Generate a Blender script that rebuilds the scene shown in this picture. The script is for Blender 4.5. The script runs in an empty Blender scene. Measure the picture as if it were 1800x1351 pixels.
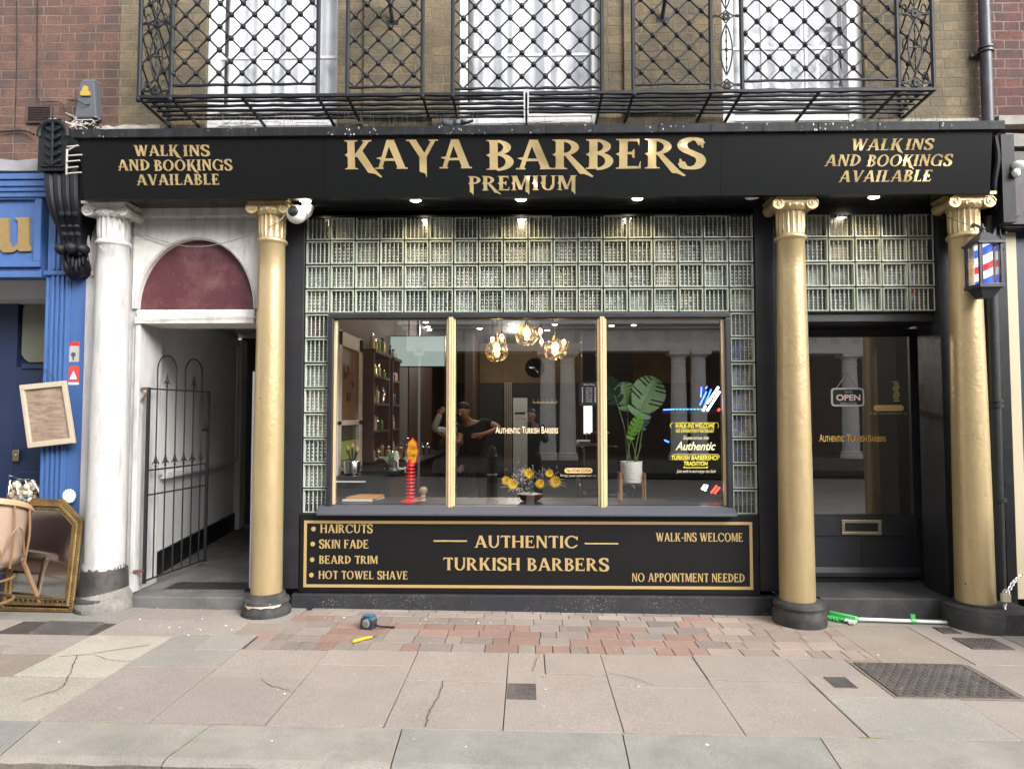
import bpy, bmesh, math, random
from mathutils import Vector, Matrix
R = math.radians
PI = math.pi
random.seed(7)
sc = bpy.context.scene
COL = sc.collection

# ------------------------------------------------------------------ camera
F = 1180.0; CY = -5.41; CZ = 1.546
YAW = math.atan(26 / F); PIT = math.atan(54.5 / F * math.cos(YAW))
cam_d = bpy.data.cameras.new('camera'); cam = bpy.data.objects.new('camera', cam_d); COL.objects.link(cam)
cam_d.sensor_width = 36; cam_d.lens = F / 1800 * 36; cam_d.clip_start = 0.02; cam_d.clip_end = 400
cam.location = (0, CY, CZ); cam.rotation_euler = (PI / 2 + PIT, 0, YAW)
sc.camera = cam
# ------------------------------------------------------------------ world, sun, exposure (bright overcast)
SUN_EL, SUN_AZ = R(33), R(135)
w = bpy.data.worlds.new('World'); sc.world = w; w.use_nodes = True
nt = w.node_tree; nt.nodes.clear()
sky = nt.nodes.new('ShaderNodeTexSky'); sky.sky_type = 'NISHITA'; sky.sun_disc = False
sky.sun_elevation = SUN_EL; sky.sun_rotation = SUN_AZ; sky.dust_density = 3.0; sky.air_density = 1.0
hs = nt.nodes.new('ShaderNodeHueSaturation'); hs.inputs['Saturation'].default_value = 0.08
bg = nt.nodes.new('ShaderNodeBackground'); bg.inputs['Strength'].default_value = 0.15
wo = nt.nodes.new('ShaderNodeOutputWorld')
nt.links.new(sky.outputs[0], hs.inputs['Color']); nt.links.new(hs.outputs[0], bg.inputs['Color']); nt.links.new(bg.outputs[0], wo.inputs[0])
sd = bpy.data.lights.new('sun', 'SUN'); sd.energy = 1.1; sd.angle = R(30); sd.color = (1, .965, .92)
sun = bpy.data.objects.new('sun', sd); COL.objects.link(sun)
# light comes from over the camera's shoulder, slightly from the right
sun.rotation_euler = (Vector((1.25, -1.25, 1.15)).to_track_quat('Z', 'Y')).to_euler()
sc.view_settings.view_transform = 'Standard'; sc.view_settings.look = 'None'
sc.view_settings.gamma = 1; sc.view_settings.use_curve_mapping = False
sc.view_settings.exposure = 1.62
sc.cycles.max_bounces = 8; sc.cycles.diffuse_bounces = 4; sc.cycles.glossy_bounces = 4
sc.cycles.transmission_bounces = 6; sc.cycles.transparent_max_bounces = 16
sc.cycles.caustics_reflective = False; sc.cycles.caustics_refractive = False
sc.cycles.sample_clamp_indirect = 4
sc.cycles.use_denoising = True

# ------------------------------------------------------------------ photo-pixel -> world helpers
def dirn(px, py):
    a = (px - 900) / F; b = -(py - 675.5) / F
    fw = (-math.sin(YAW) * math.cos(PIT), math.cos(YAW) * math.cos(PIT), math.sin(PIT))
    rt = (math.cos(YAW), math.sin(YAW), 0)
    up = (math.sin(YAW) * math.sin(PIT), -math.cos(YAW) * math.sin(PIT), math.cos(PIT))
    return [fw[i] + a * rt[i] + b * up[i] for i in range(3)]
def at(px, py, Y):
    d = dirn(px, py); t = (Y - CY) / d[1]
    return Vector((d[0] * t, Y, CZ + d[2] * t))
def gp(px, py, z0=0.0):
    d = dirn(px, py); t = (z0 - CZ) / (d[2] + 0.01 * d[0])
    return Vector((d[0] * t, CY + d[1] * t, z0 - 0.01 * d[0] * t))
def gz(x): return -0.01 * x
def X(px, Y, py=730): return at(px, py, Y).x
def Z(py, Y, px=926): return at(px, py, Y).z

# ------------------------------------------------------------------ objects
ORG = {}
def thing(name, label, cat, loc=(0, 0, 0), group=None, kind=None):
    o = bpy.data.objects.new(name, None); COL.objects.link(o)
    o.location = loc; o.empty_display_size = .1
    ORG[o.name] = Vector(loc)
    tag(o, label, cat, group, kind)
    return o
def tag(o, label=None, cat=None, group=None, kind=None):
    if label: o['label'] = label
    if cat: o['category'] = cat
    if group: o['group'] = group
    if kind: o['kind'] = kind
    return o
class MB:
    def __init__(s): s.v = []; s.f = []; s.m = []; s.s = []
    def add(s, vs, fs, mi=0, sm=False):
        n = len(s.v); s.v += [tuple(p) for p in vs]
        for f in fs: s.f.append([n + i for i in f]); s.m.append(mi); s.s.append(sm)
        return s
    def box(s, x0, x1, y0, y1, z0, z1, mi=0):
        if x0 > x1: x0, x1 = x1, x0
        if y0 > y1: y0, y1 = y1, y0
        if z0 > z1: z0, z1 = z1, z0
        vs = [(x0,y0,z0),(x1,y0,z0),(x1,y1,z0),(x0,y1,z0),(x0,y0,z1),(x1,y0,z1),(x1,y1,z1),(x0,y1,z1)]
        return s.add(vs, [(3,2,1,0),(4,5,6,7),(0,1,5,4),(1,2,6,5),(2,3,7,6),(3,0,4,7)], mi)
    def hexa(s, b, t, mi=0):   # bottom 4 pts, top 4 pts
        return s.add(list(b) + list(t), [(3,2,1,0),(4,5,6,7),(0,1,5,4),(1,2,6,5),(2,3,7,6),(3,0,4,7)], mi)
    def quad(s, *p, mi=0): return s.add(p, [tuple(range(len(p)))], mi)
    def ring(s, c, u, w, r, n):
        return [Vector(c) + (u * math.cos(2*PI*i/n) + w * math.sin(2*PI*i/n)) * r for i in range(n)]
    def tube(s, pts, r, n=8, mi=0, closed=False, cap=True, sm=True, sq=1.0):
        pts = [Vector(p) for p in pts]; L = len(pts)
        if not hasattr(r, '__len__'): r = [r] * L
        rings = []; prev = None
        for i, p in enumerate(pts):
            a = pts[(i - 1) % L] if (closed or i > 0) else p
            b = pts[(i + 1) % L] if (closed or i < L - 1) else p
            d = (b - a)
            d = d.normalized() if d.length > 1e-9 else Vector((0, 0, 1))
            if prev is None:
                up = Vector((0, 0, 1)) if abs(d.z) < .9 else Vector((1, 0, 0))
                u = d.cross(up).normalized()
            else:
                u = (prev - d * prev.dot(d))
                u = u.normalized() if u.length > 1e-6 else d.orthogonal().normalized()
            prev = u; wv = d.cross(u)
            rings.append([p + (u * math.cos(2*PI*k/n + PI/n) + wv * math.sin(2*PI*k/n + PI/n) * sq) * r[i] for k in range(n)])
        vs = [q for rg in rings for q in rg]; fs = []
        for i in range(L if closed else L - 1):
            j = (i + 1) % L
            for k in range(n):
                k2 = (k + 1) % n
                fs.append((i*n+k, i*n+k2, j*n+k2, j*n+k))
        if cap and not closed:
            fs.append(tuple(range(n))[::-1]); fs.append(tuple((L-1)*n + k for k in range(n)))
        return s.add(vs, fs, mi, sm)
    def lathe(s, prof, c, n=24, mi=0, sm=True, flute=None, cap=True, axis='z'):
        vs = []; fs = []
        for (r, z) in prof:
            for k in range(n):
                a = 2*PI*k/n; rr = r
                if flute and flute[0] <= z <= flute[1] and k % 2: rr = r - flute[2]
                if axis == 'z': vs.append((c[0] + rr*math.cos(a), c[1] + rr*math.sin(a), c[2] + z))
                elif axis == 'y': vs.append((c[0] + rr*math.cos(a), c[1] + z, c[2] - rr*math.sin(a)))
                else: vs.append((c[0] + z, c[1] + rr*math.cos(a), c[2] + rr*math.sin(a)))
        for i in range(len(prof) - 1):
            for k in range(n):
                k2 = (k + 1) % n; fs.append((i*n+k, i*n+k2, (i+1)*n+k2, (i+1)*n+k))
        if cap:
            fs.append(tuple(range(n))[::-1]); fs.append(tuple((len(prof)-1)*n + k for k in range(n)))
        return s.add(vs, fs, mi, sm)
    def ell(s, c, r, n=12, mi=0, rot=None):
        vs = []; fs = []; m = n // 2 + 1
        for i in range(m + 1):
            t = PI * i / m
            for k in range(n):
                a = 2*PI*k/n
                p = Vector((r[0]*math.sin(t)*math.cos(a), r[1]*math.sin(t)*math.sin(a), r[2]*math.cos(t)))
                if rot: p = rot @ p
                vs.append(Vector(c) + p)
        for i in range(m):
            for k in range(n):
                k2 = (k + 1) % n; fs.append((i*n+k2, i*n+k, (i+1)*n+k, (i+1)*n+k2))
        return s.add(vs, fs, mi, True)
    def prism(s, pts, y0, y1, mi=0, plane='xz', sm=False):
        # polygon in a plane extruded between y0 (front, seen) and y1
        n = len(pts)
        ar = sum(pts[i][0]*pts[(i+1) % n][1] - pts[(i+1) % n][0]*pts[i][1] for i in range(n))
        if ar < 0: pts = pts[::-1]
        if plane == 'xz': mk = lambda p, y: (p[0], y, p[1])
        elif plane == 'yz': mk = lambda p, y: (y, p[0], p[1])
        else: mk = lambda p, y: (p[0], p[1], y)
        vs = [mk(p, y0) for p in pts] + [mk(p, y1) for p in pts]
        s.add(vs, [tuple(range(n)), tuple(range(2*n - 1, n - 1, -1))], mi)
        s.add(vs, [(i, n + i, n + (i+1) % n, (i+1) % n) for i in range(n)], mi, sm)
        return s
    def build(s, name, mats, parent=None, bevel=0, tilt=False, recalc=True, seg=2, org=None, sharp=0.6):
        if not isinstance(mats, (list, tuple)): mats = [mats]
        if parent is not None: o0 = ORG[parent.name]
        elif org is not None: o0 = Vector(org)
        else: o0 = Vector((0, 0, 0))
        vs = [(p[0]-o0.x, p[1]-o0.y, p[2]-o0.z + (-0.01*p[0] if tilt else 0)) for p in s.v]
        me = bpy.data.meshes.new(name); me.from_pydata(vs, [], s.f)
        for m in mats: me.materials.append(m)
        me.polygons.foreach_set('material_index', [min(i, len(mats)-1) for i in s.m])
        me.polygons.foreach_set('use_smooth', s.s)
        me.update()
        if recalc:
            bm = bmesh.new(); bm.from_mesh(me)
            bmesh.ops.recalc_face_normals(bm, faces=bm.faces); bm.to_mesh(me); bm.free()
        if any(s.s): me.set_sharp_from_angle(angle=sharp)
        o = bpy.data.objects.new(name, me); COL.objects.link(o)
        if parent is not None:
            o.parent = parent; ORG[o.name] = o0
        else:
            o.location = o0; ORG[o.name] = o0
        if bevel:
            b = o.modifiers.new('bevel', 'BEVEL'); b.width = bevel; b.segments = seg; b.limit_method = 'ANGLE'; b.angle_limit = R(40)
        return o
def lerp(a, b, t): return a + (b - a) * t
def curve_pts(pts, n=8):   # Catmull-Rom through points
    P = [Vector(p) for p in pts]; P = [P[0]*2 - P[1]] + P + [P[-1]*2 - P[-2]]; out = []
    for i in range(1, len(P) - 2):
        for k in range(n):
            t = k / n; a, b, c, d = P[i-1], P[i], P[i+1], P[i+2]
            out.append(.5*((2*b) + (c-a)*t + (2*a-5*b+4*c-d)*t*t + (-a+3*b-3*c+d)*t**3))
    out.append(P[-2]); return out

# ------------------------------------------------------------------ materials
def newmat(name):
    m = bpy.data.materials.new(name); m.use_nodes = True; m.node_tree.nodes.clear(); return m
def N(m, t, **kw):
    n = m.node_tree.nodes.new('ShaderNode' + t)
    for k, v in kw.items():
        if hasattr(n, k): setattr(n, k, v)
        else: n.inputs[k.replace('_', ' ')].default_value = v
    return n
def LK(m, a, b): m.node_tree.links.new(a, b)
def c4(c): return (c[0], c[1], c[2], 1)
def ramp(m, fac, stops):
    r = N(m, 'ValToRGB'); e = r.color_ramp.elements
    while len(e) < len(stops): e.new(.5)
    for i, (p, c) in enumerate(stops): e[i].position = p; e[i].color = c4(c)
    LK(m, fac, r.inputs[0]); return r.outputs[0]
def mix(m, fac, a, b, mode='MIX'):
    x = N(m, 'Mix'); x.data_type = 'RGBA'; x.blend_type = mode; x.clamp_factor = True
    for s, v in ((x.inputs[0], fac), (x.inputs[6], a), (x.inputs[7], b)):
        if isinstance(v, (int, float)): s.default_value = v
        elif isinstance(v, (tuple, list)): s.default_value = c4(v)
        else: LK(m, v, s)
    return x.outputs[2]
def noise(m, scale, det=4, rough=.6, vec=None, dist=0):
    n = N(m, 'TexNoise'); n.inputs['Scale'].default_value = scale; n.inputs['Detail'].default_value = det
    n.inputs['Roughness'].default_value = rough; n.inputs['Distortion'].default_value = dist
    if vec is None: vec = N(m, 'NewGeometry').outputs['Position']
    LK(m, vec, n.inputs['Vector']); return n.outputs['Fac']
def scaled(m, v):
    p = N(m, 'NewGeometry').outputs['Position']; mp = N(m, 'Mapping'); mp.inputs['Scale'].default_value = v
    LK(m, p, mp.inputs[0]); return mp.outputs[0]
def finish(m, col, rough=.5, metal=0, bump=None, bstr=.3, bdist=.01, spec=.5, coat=0, trans=0):
    p = N(m, 'BsdfPrincipled'); o = N(m, 'OutputMaterial')
    if isinstance(col, (tuple, list)): p.inputs['Base Color'].default_value = c4(col)
    else: LK(m, col, p.inputs['Base Color'])
    if isinstance(rough, (int, float)): p.inputs['Roughness'].default_value = rough
    else: LK(m, rough, p.inputs['Roughness'])
    p.inputs['Metallic'].default_value = metal; p.inputs['Specular IOR Level'].default_value = spec
    p.inputs['Coat Weight'].default_value = coat; p.inputs['Coat Roughness'].default_value = .1
    if bump is not None:
        b = N(m, 'Bump'); b.inputs['Strength'].default_value = bstr; b.inputs['Distance'].default_value = bdist
        LK(m, bump, b.inputs['Height']); LK(m, b.outputs[0], p.inputs['Normal'])
    LK(m, p.outputs[0], o.inputs[0]); return m
def paint(name, col, rough=.45, var=.25, dirt=None, dirt_amt=.4, bump=.25, scale=6, metal=0, flecks=None, vert=False, spec=.5):
    m = newmat(name)
    a = noise(m, scale, 5, .65); dk = tuple(c * (1 - var) for c in col)
    c = mix(m, a, dk, col)
    if dirt:
        v = scaled(m, (5, 5, .9)) if vert else None
        d = noise(m, 3.2 if not vert else 2.5, 8, .75, v, .3)
        f = ramp(m, d, [(.47, (0, 0, 0)), (.72, (dirt_amt,)*3)])
        c = mix(m, f, c, dirt)
    if flecks:
        vo = N(m, 'TexVoronoi'); vo.inputs['Scale'].default_value = flecks[1]
        LK(m, scaled(m, (1, 1, .6)), vo.inputs['Vector'])
        f = ramp(m, vo.outputs['Distance'], [(flecks[2], (1,)*3), (flecks[2] + .03, (0,)*3)])
        big = ramp(m, noise(m, 3.0, 3), [(.45, (0,)*3), (.6, (1,)*3)])
        f2 = mix(m, 1, f, big, 'MULTIPLY')
        c = mix(m, f2, c, flecks[0])
    rr = N(m, 'MapRange'); rr.inputs[3].default_value = max(.02, rough - .1); rr.inputs[4].default_value = min(1, rough + .15)
    LK(m, noise(m, scale * 3, 4), rr.inputs[0])
    return finish(m, c, rr.outputs[0], metal, noise(m, scale * 7, 4, .6), bump, .004, spec)
def plain(name, col, rough=.5, metal=0, spec=.5, coat=0, bump=.1): return paint(name, col, rough, .12, None, 0, bump, 9, metal, spec=spec)
def emit(name, col, st):
    m = newmat(name); e = N(m, 'Emission'); e.inputs[0].default_value = c4(col); e.inputs[1].default_value = st
    o = N(m, 'OutputMaterial'); LK(m, e.outputs[0], o.inputs[0]); return m
def brick(name, c1, c2, c3, mortar, bw=.225, bh=.078, mort=.012, stain=(.02, .02, .016), axis='x', mortar2=None, green=None):
    m = newmat(name); g = N(m, 'NewGeometry'); sp = N(m, 'SeparateXYZ'); LK(m, g.outputs['Position'], sp.inputs[0])
    cb = N(m, 'CombineXYZ')
    ad = N(m, 'Math'); ad.operation = 'ADD'; LK(m, sp.outputs[0], ad.inputs[0]); LK(m, sp.outputs[1], ad.inputs[1])
    LK(m, ad.outputs[0], cb.inputs[0]); LK(m, sp.outputs[2], cb.inputs[1])
    # a little waviness in the courses
    wn = N(m, 'TexNoise'); wn.inputs['Scale'].default_value = 5; wn.inputs['Detail'].default_value = 3; LK(m, cb.outputs[0], wn.inputs['Vector'])
    vm = N(m, 'VectorMath'); vm.operation = 'MULTIPLY_ADD'; LK(m, wn.outputs['Color'], vm.inputs[0]); vm.inputs[1].default_value = (.018, .018, 0); LK(m, cb.outputs[0], vm.inputs[2])
    b = N(m, 'TexBrick'); b.offset = .5; b.squash = .55; b.squash_frequency = 2
    b.inputs['Scale'].default_value = 1; b.inputs['Brick Width'].default_value = bw; b.inputs['Row Height'].default_value = bh
    b.inputs['Mortar Size'].default_value = mort * .5; b.inputs['Mortar Smooth'].default_value = .35; b.inputs['Bias'].default_value = 0
    b.inputs['Color1'].default_value = c4(c1); b.inputs['Color2'].default_value = c4(c2); b.inputs['Mortar'].default_value = c4(mortar)
    LK(m, vm.outputs[0], b.inputs['Vector'])
    n1 = noise(m, 4.5, 4, .6); n2 = noise(m, 1.3, 6, .7); n3 = noise(m, 45, 4, .7)
    body = mix(m, ramp(m, n1, [(.42, (0,)*3), (.62, (1,)*3)]), b.outputs['Color'], c3)
    body = mix(m, ramp(m, n3, [(.35, (.55,)*3), (.7, (0,)*3)]), body, tuple(x * .45 for x in c1))
    mo = mix(m, ramp(m, n2, [(.4, (0,)*3), (.6, (1,)*3)]), mortar, mortar2 or tuple(x * .5 for x in mortar))
    c = mix(m, b.outputs['Fac'], body, mo)
    c = mix(m, ramp(m, noise(m, .9, 7, .75), [(.5, (0,)*3), (.75, (.6,)*3)]), c, stain)
    if green: c = mix(m, ramp(m, noise(m, 2.1, 5, .7), [(.52, (0,)*3), (.68, (.5,)*3)]), c, green)
    inv = N(m, 'Math'); inv.operation = 'SUBTRACT'; inv.inputs[0].default_value = 1; LK(m, b.outputs['Fac'], inv.inputs[1])
    ab = N(m, 'Math'); ab.operation = 'MULTIPLY_ADD'; LK(m, n3, ab.inputs[0]); ab.inputs[1].default_value = .6; LK(m, inv.outputs[0], ab.inputs[2])
    return finish(m, c, .9, 0, ab.outputs[0], .8, .012, .2)
def stone(name, c1, c2, c3=None, rough=.85, scale=4, speck=120, bump=.35, sp=.35):
    m = newmat(name)
    c = mix(m, ramp(m, noise(m, scale, 6, .65), [(.35, (0,)*3), (.65, (1,)*3)]), c1, c2)
    if c3: c = mix(m, ramp(m, noise(m, scale * .35, 6, .7), [(.5, (0,)*3), (.7, (.7,)*3)]), c, c3)
    s = noise(m, speck, 3, .7)
    c = mix(m, ramp(m, s, [(.3, (sp,)*3), (.5, (0,)*3)]), c, tuple(x * .4 for x in c1))
    c = mix(m, ramp(m, s, [(.55, (0,)*3), (.75, (sp,)*3)]), c, tuple(min(.8, x * 1.7) for x in c1))
    return finish(m, c, rough, 0, s, bump, .003, .25)
def slab_mat(name, base, var=.22):
    # flagstones: one tone per slab comes from a per-face attribute
    m = newmat(name); at_ = N(m, 'Attribute'); at_.attribute_name = 'tone'
    s = noise(m, 105, 4, .8); big = noise(m, 2.2, 6, .7)
    c = mix(m, ramp(m, big, [(.35, (0,)*3), (.7, (1,)*3)]), tuple(x * (1 - var) for x in base), base)
    c = mix(m, 1, c, at_.outputs['Color'], 'MULTIPLY')
    c = mix(m, ramp(m, s, [(.3, (.7,)*3), (.49, (0,)*3)]), c, tuple(x * .45 for x in base))
    c = mix(m, ramp(m, s, [(.53, (0,)*3), (.7, (.65,)*3)]), c, tuple(min(.8, x * 1.5) for x in base))
    # drips, chewing gum and worn patches
    st = noise(m, 7, 7, .8, None, .5)
    c = mix(m, ramp(m, st, [(.56, (0,)*3), (.75, (.35,)*3)]), c, tuple(x * .5 for x in base))
    vo = N(m, 'TexVoronoi'); vo.inputs['Scale'].default_value = 5.5; LK(m, N(m, 'NewGeometry').outputs['Position'], vo.inputs['Vector'])
    c = mix(m, ramp(m, vo.outputs['Distance'], [(.05, (.55,)*3), (.065, (0,)*3)]), c, (.42, .4, .36))
    return finish(m, c, .8, 0, s, .35, .003, .3)
def schlick(m, f0):
    lw = N(m, 'LayerWeight'); lw.inputs[0].default_value = .5
    p = N(m, 'Math'); p.operation = 'POWER'; LK(m, lw.outputs['Facing'], p.inputs[0]); p.inputs[1].default_value = 5
    a = N(m, 'Math'); a.operation = 'MULTIPLY_ADD'; LK(m, p.outputs[0], a.inputs[0]); a.inputs[1].default_value = 1-f0; a.inputs[2].default_value = f0
    return a.outputs[0]
def clear_glass(name, f0=.1, tint=(1, 1, 1), rough=0.0):
    m = newmat(name); t = N(m, 'BsdfTransparent'); t.inputs[0].default_value = c4(tint)
    g = N(m, 'BsdfGlossy'); g.inputs['Roughness'].default_value = rough
    mx = N(m, 'MixShader'); o = N(m, 'OutputMaterial')
    LK(m, schlick(m, f0), mx.inputs[0]); LK(m, t.outputs[0], mx.inputs[1]); LK(m, g.outputs[0], mx.inputs[2]); LK(m, mx.outputs[0], o.inputs[0])
    return m

M = {}
M['black_paint'] = paint('black_paint', (.017, .018, .023), .42, .3, (.045, .045, .05), .4, .3, 5)
M['satin_black'] = plain('satin_black', (.010, .0105, .012), .33)
m = newmat('fascia_black'); finish(m, mix(m, noise(m, .8, 3), (.0045, .005, .0055), (.008, .009, .0095)), .25, spec=.45); M['fascia_black'] = m
M['sign_black'] = plain('sign_black', (.0055, .0055, .0065), .38, bump=.02, spec=.4)
M['plinth_black'] = paint('plinth_black', (.026, .027, .032), .6, .5, (.06, .058, .055), .5, .8, 9, flecks=((.4, .4, .38), 75, .15))
M['base_black'] = paint('base_black', (.035, .034, .036), .7, .5, (.11, .10, .09), .8, 1.0, 12)
M['iron'] = paint('iron', (.009, .010, .014), .42, .4, (.035, .036, .05), .35, .7, 30, spec=.28)
M['iron_white'] = paint('iron_dropping', (.4, .4, .4), .8)
M['lead'] = paint('lead', (.012, .0125, .015), .55, .4, (.05, .05, .055), .55, .6, 14, vert=True, flecks=((.5, .5, .5), 34, .16), spec=.2)
M['gold_paint'] = paint('gold_paint', (.51, .39, .21), .33, .14, (.33, .25, .14), .5, .8, 4, metal=.45, vert=True, flecks=((.10, .075, .04), 11, .045))
m = newmat('gold_letter'); finish(m, mix(m, noise(m, 3, 3), (.95, .70, .33), (.95, .76, .42)), .2, .72, noise(m, 3.2, 1, .4, None, .6), .8, .05); M['gold_letter'] = m
M['gold_vinyl'] = plain('gold_vinyl', (.60, .43, .19), .38, .35)
M['cream_wood'] = paint('cream_wood', (.62, .48, .27), .4, .15, (.3, .22, .12), .5, .3, 9, vert=True)
M['white_paint'] = paint('white_paint', (.52, .51, .50), .5, .08, (.27, .26, .245), .85, .6, 7, vert=True)
M['white_clean'] = paint('white_clean', (.64, .64, .645), .45, .06, (.55, .55, .54), .3, .2, 7)
M['white_old'] = paint('white_old', (.66, .64, .61), .6, .1, (.27, .24, .21), .7, .7, 8, vert=True)
M['blue'] = paint('blue_paint', (.06, .135, .34), .42, .15, (.035, .07, .2), .5, .35, 6, vert=True)
M['blue_dark'] = paint('blue_dark', (.02, .034, .085), .4, .2, (.01, .014, .03), .4, .3, 6)
M['navy'] = paint('navy', (.012, .022, .05), .4)
M['burgundy'] = paint('burgundy', (.085, .018, .026), .55, .25, (.17, .08, .08), .8, .8, 14, flecks=((.35, .25, .25), 30, .06))
M['brick_brown'] = brick('brick_brown', (.18, .145, .10), (.27, .21, .13), (.135, .118, .095), (.25, .19, .11), mortar2=(.12, .105, .08), green=(.10, .11, .075))
M['brick_red'] = brick('brick_red', (.14, .082, .066), (.20, .108, .082), (.09, .068, .062), (.20, .14, .115), mortar2=(.12, .085, .07), stain=(.06, .05, .045))
M['brick_purple'] = brick('brick_purple', (.13, .065, .062), (.20, .09, .075), (.09, .06, .058), (.26, .22, .19), mortar2=(.14, .12, .11), stain=(.06, .05, .05), green=(.12, .12, .10))
M['stone_light'] = stone('stone_light', (.36, .34, .30), (.48, .46, .42), (.16, .15, .13))
M['portico_stone'] = stone('portico_stone', (.66, .65, .62), (.76, .75, .72), (.5, .49, .47))
M['step'] = stone('step', (.10, .098, .095), (.16, .155, .148), (.05, .05, .05), speck=70, bump=.6)
M['passage_floor'] = stone('passage_floor', (.10, .095, .09), (.17, .16, .15), (.06, .055, .05), speck=60)
M['slab_pink'] = slab_mat('slab_pink', (.325, .278, .248), .15)
M['slab_grey'] = slab_mat('slab_grey', (.30, .278, .25), .15)
M['slab_cream'] = slab_mat('slab_cream', (.40, .37, .305))
M['slab_brown'] = slab_mat('slab_brown', (.27, .225, .185))
M['paver_red'] = slab_mat('paver_red', (.31, .205, .17))
M['paver_grey'] = slab_mat('paver_grey', (.265, .222, .198))
M['joint'] = stone('joint', (.045, .04, .034), (.09, .08, .065))
M['granite'] = stone('granite', (.27, .248, .22), (.34, .312, .272), (.20, .188, .168), speck=190, bump=.5, sp=.6)
M['granite_blue'] = stone('granite_blue', (.232, .225, .208), (.30, .288, .262), (.185, .182, .165), speck=190, bump=.5, sp=.6)
M['kerb_side'] = stone('kerb_side', (.13, .115, .09), (.21, .19, .155), (.07, .065, .055), speck=60, bump=.8, sp=.5)
M['asphalt'] = stone('asphalt', (.20, .19, .18), (.27, .255, .24), (.15, .145, .14), speck=110, bump=.6)
M['moss'] = paint('moss', (.16, .22, .04), .9)
M['cast_iron'] = paint('cast_iron', (.13, .112, .105), .6, .4, (.22, .195, .18), .7, 1.2, 40)
M['glass'] = clear_glass('glass', .30)
M['upper_glass'] = clear_glass('upper_glass', .06)
M['bulb_glass'] = clear_glass('bulb_glass', .08, (.95, .82, .55))
m = M['bulb_glass']; mx_ = [n for n in m.node_tree.nodes if n.type == 'MIX_SHADER'][0]; out_ = [n for n in m.node_tree.nodes if n.type == 'OUTPUT_MATERIAL'][0]
tl_ = N(m, 'BsdfTranslucent'); tl_.inputs[0].default_value = (1, .82, .5, 1); vz = N(m, 'TexVoronoi'); vz.inputs['Scale'].default_value = 55; LK(m, N(m, 'NewGeometry').outputs['Position'], vz.inputs['Vector'])
m2_ = N(m, 'MixShader'); LK(m, ramp(m, vz.outputs['Distance'], [(.15, (.25,)*3), (.4, (.0,)*3)]), m2_.inputs[0]); LK(m, mx_.outputs[0], m2_.inputs[1]); LK(m, tl_.outputs[0], m2_.inputs[2]); LK(m, m2_.outputs[0], out_.inputs[0])
M['pink_glass'] = clear_glass('pink_glass', .08, (.95, .6, .5))
M['wood_dark'] = paint('wood_dark', (.065, .032, .020), .5, .4)
M['wood_mid'] = paint('wood_mid', (.33, .17, .08), .5, .3)
M['wood_pale'] = paint('wood_pale', (.55, .36, .2), .5, .2)
M['wood_plank'] = paint('wood_plank', (.065, .032, .02), .5, .35, scale=12)
M['room_black'] = plain('room_black', (.006, .006, .0065), .7)
M['room_grey'] = plain('room_grey', (.12, .115, .10), .8)
M['room_brown'] = stone('room_brown', (.085, .055, .032), (.15, .10, .055), (.22, .15, .075), scale=1.6, speck=9, sp=.2)
M['room_floor'] = plain('room_floor', (.05, .05, .05), .35)
M['grey_white'] = plain('grey_white', (.5, .49, .46), .6)
M['chrome'] = plain('chrome', (.75, .75, .76), .15, 1)
M['leather'] = plain('leather', (.012, .012, .013), .3)
M['white_plastic'] = plain('white_plastic', (.78, .78, .77), .35)
M['green_plastic'] = plain('green_plastic', (.10, .55, .16), .35)
M['red_plastic'] = plain('red_plastic', (.75, .03, .04), .3)
M['yellow_plastic'] = plain('yellow_plastic', (.85, .50, .02), .35)
M['paper'] = plain('paper', (.75, .75, .74), .8)
M['yellow_vinyl'] = plain('yellow_vinyl', (.75, .66, .06), .5)
M['skin'] = paint('skin', (.52, .30, .20), .5, .25)
M['hair'] = plain('hair', (.02, .012, .008), .6)
M['cloth_black'] = plain('cloth_black', (.010, .010, .012), .9)
M['cloth_white'] = plain('cloth_white', (.62, .63, .62), .9)
M['leaf'] = paint('leaf', (.035, .115, .014), .55, .35, (.03, .09, .015), .5, .4, 14)
M['leaf_dark'] = paint('leaf_dark', (.012, .045, .03), .6, .35, None, 0, .4, 14)
M['leaf_light'] = paint('leaf_light', (.10, .25, .02), .55, .25, (.08, .2, .02), .5, .4, 14)
M['stem'] = plain('stem', (.10, .17, .05), .5)
M['petal'] = plain('petal', (.90, .60, .02), .6)
M['grey_foliage'] = plain('grey_foliage', (.10, .12, .15), .7)
M['white_bloom'] = plain('white_bloom', (.6, .6, .57), .7)
M['rattan'] = paint('rattan', (.28, .16, .08), .5, .4)
M['cushion'] = paint('cushion', (.44, .31, .23), .8, .25, (.26, .16, .11), .7, .5, 12)
M['gilt'] = paint('gilt', (.28, .175, .06), .38, .6, (.03, .018, .008), 1.0, 1.0, 35, metal=.5)
M['mirror'] = plain('mirror', (.75, .75, .74), .03, 1)
M['screen'] = emit('screen', (.36, .43, .40), .42)
M['neon_blue'] = emit('neon_blue', (.03, .10, 1), 5)
M['neon_white'] = emit('neon_white', (.85, .9, 1), 5)
M['neon_red'] = emit('neon_red', (1, .03, .02), 4)
M['lamp_warm'] = emit('lamp_warm', (1, .78, .45), 30)
M['lamp_spot'] = emit('lamp_spot', (1, .88, .68), 14)
M['lamp_cool'] = emit('lamp_cool', (1, .97, .9), 9)

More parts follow.
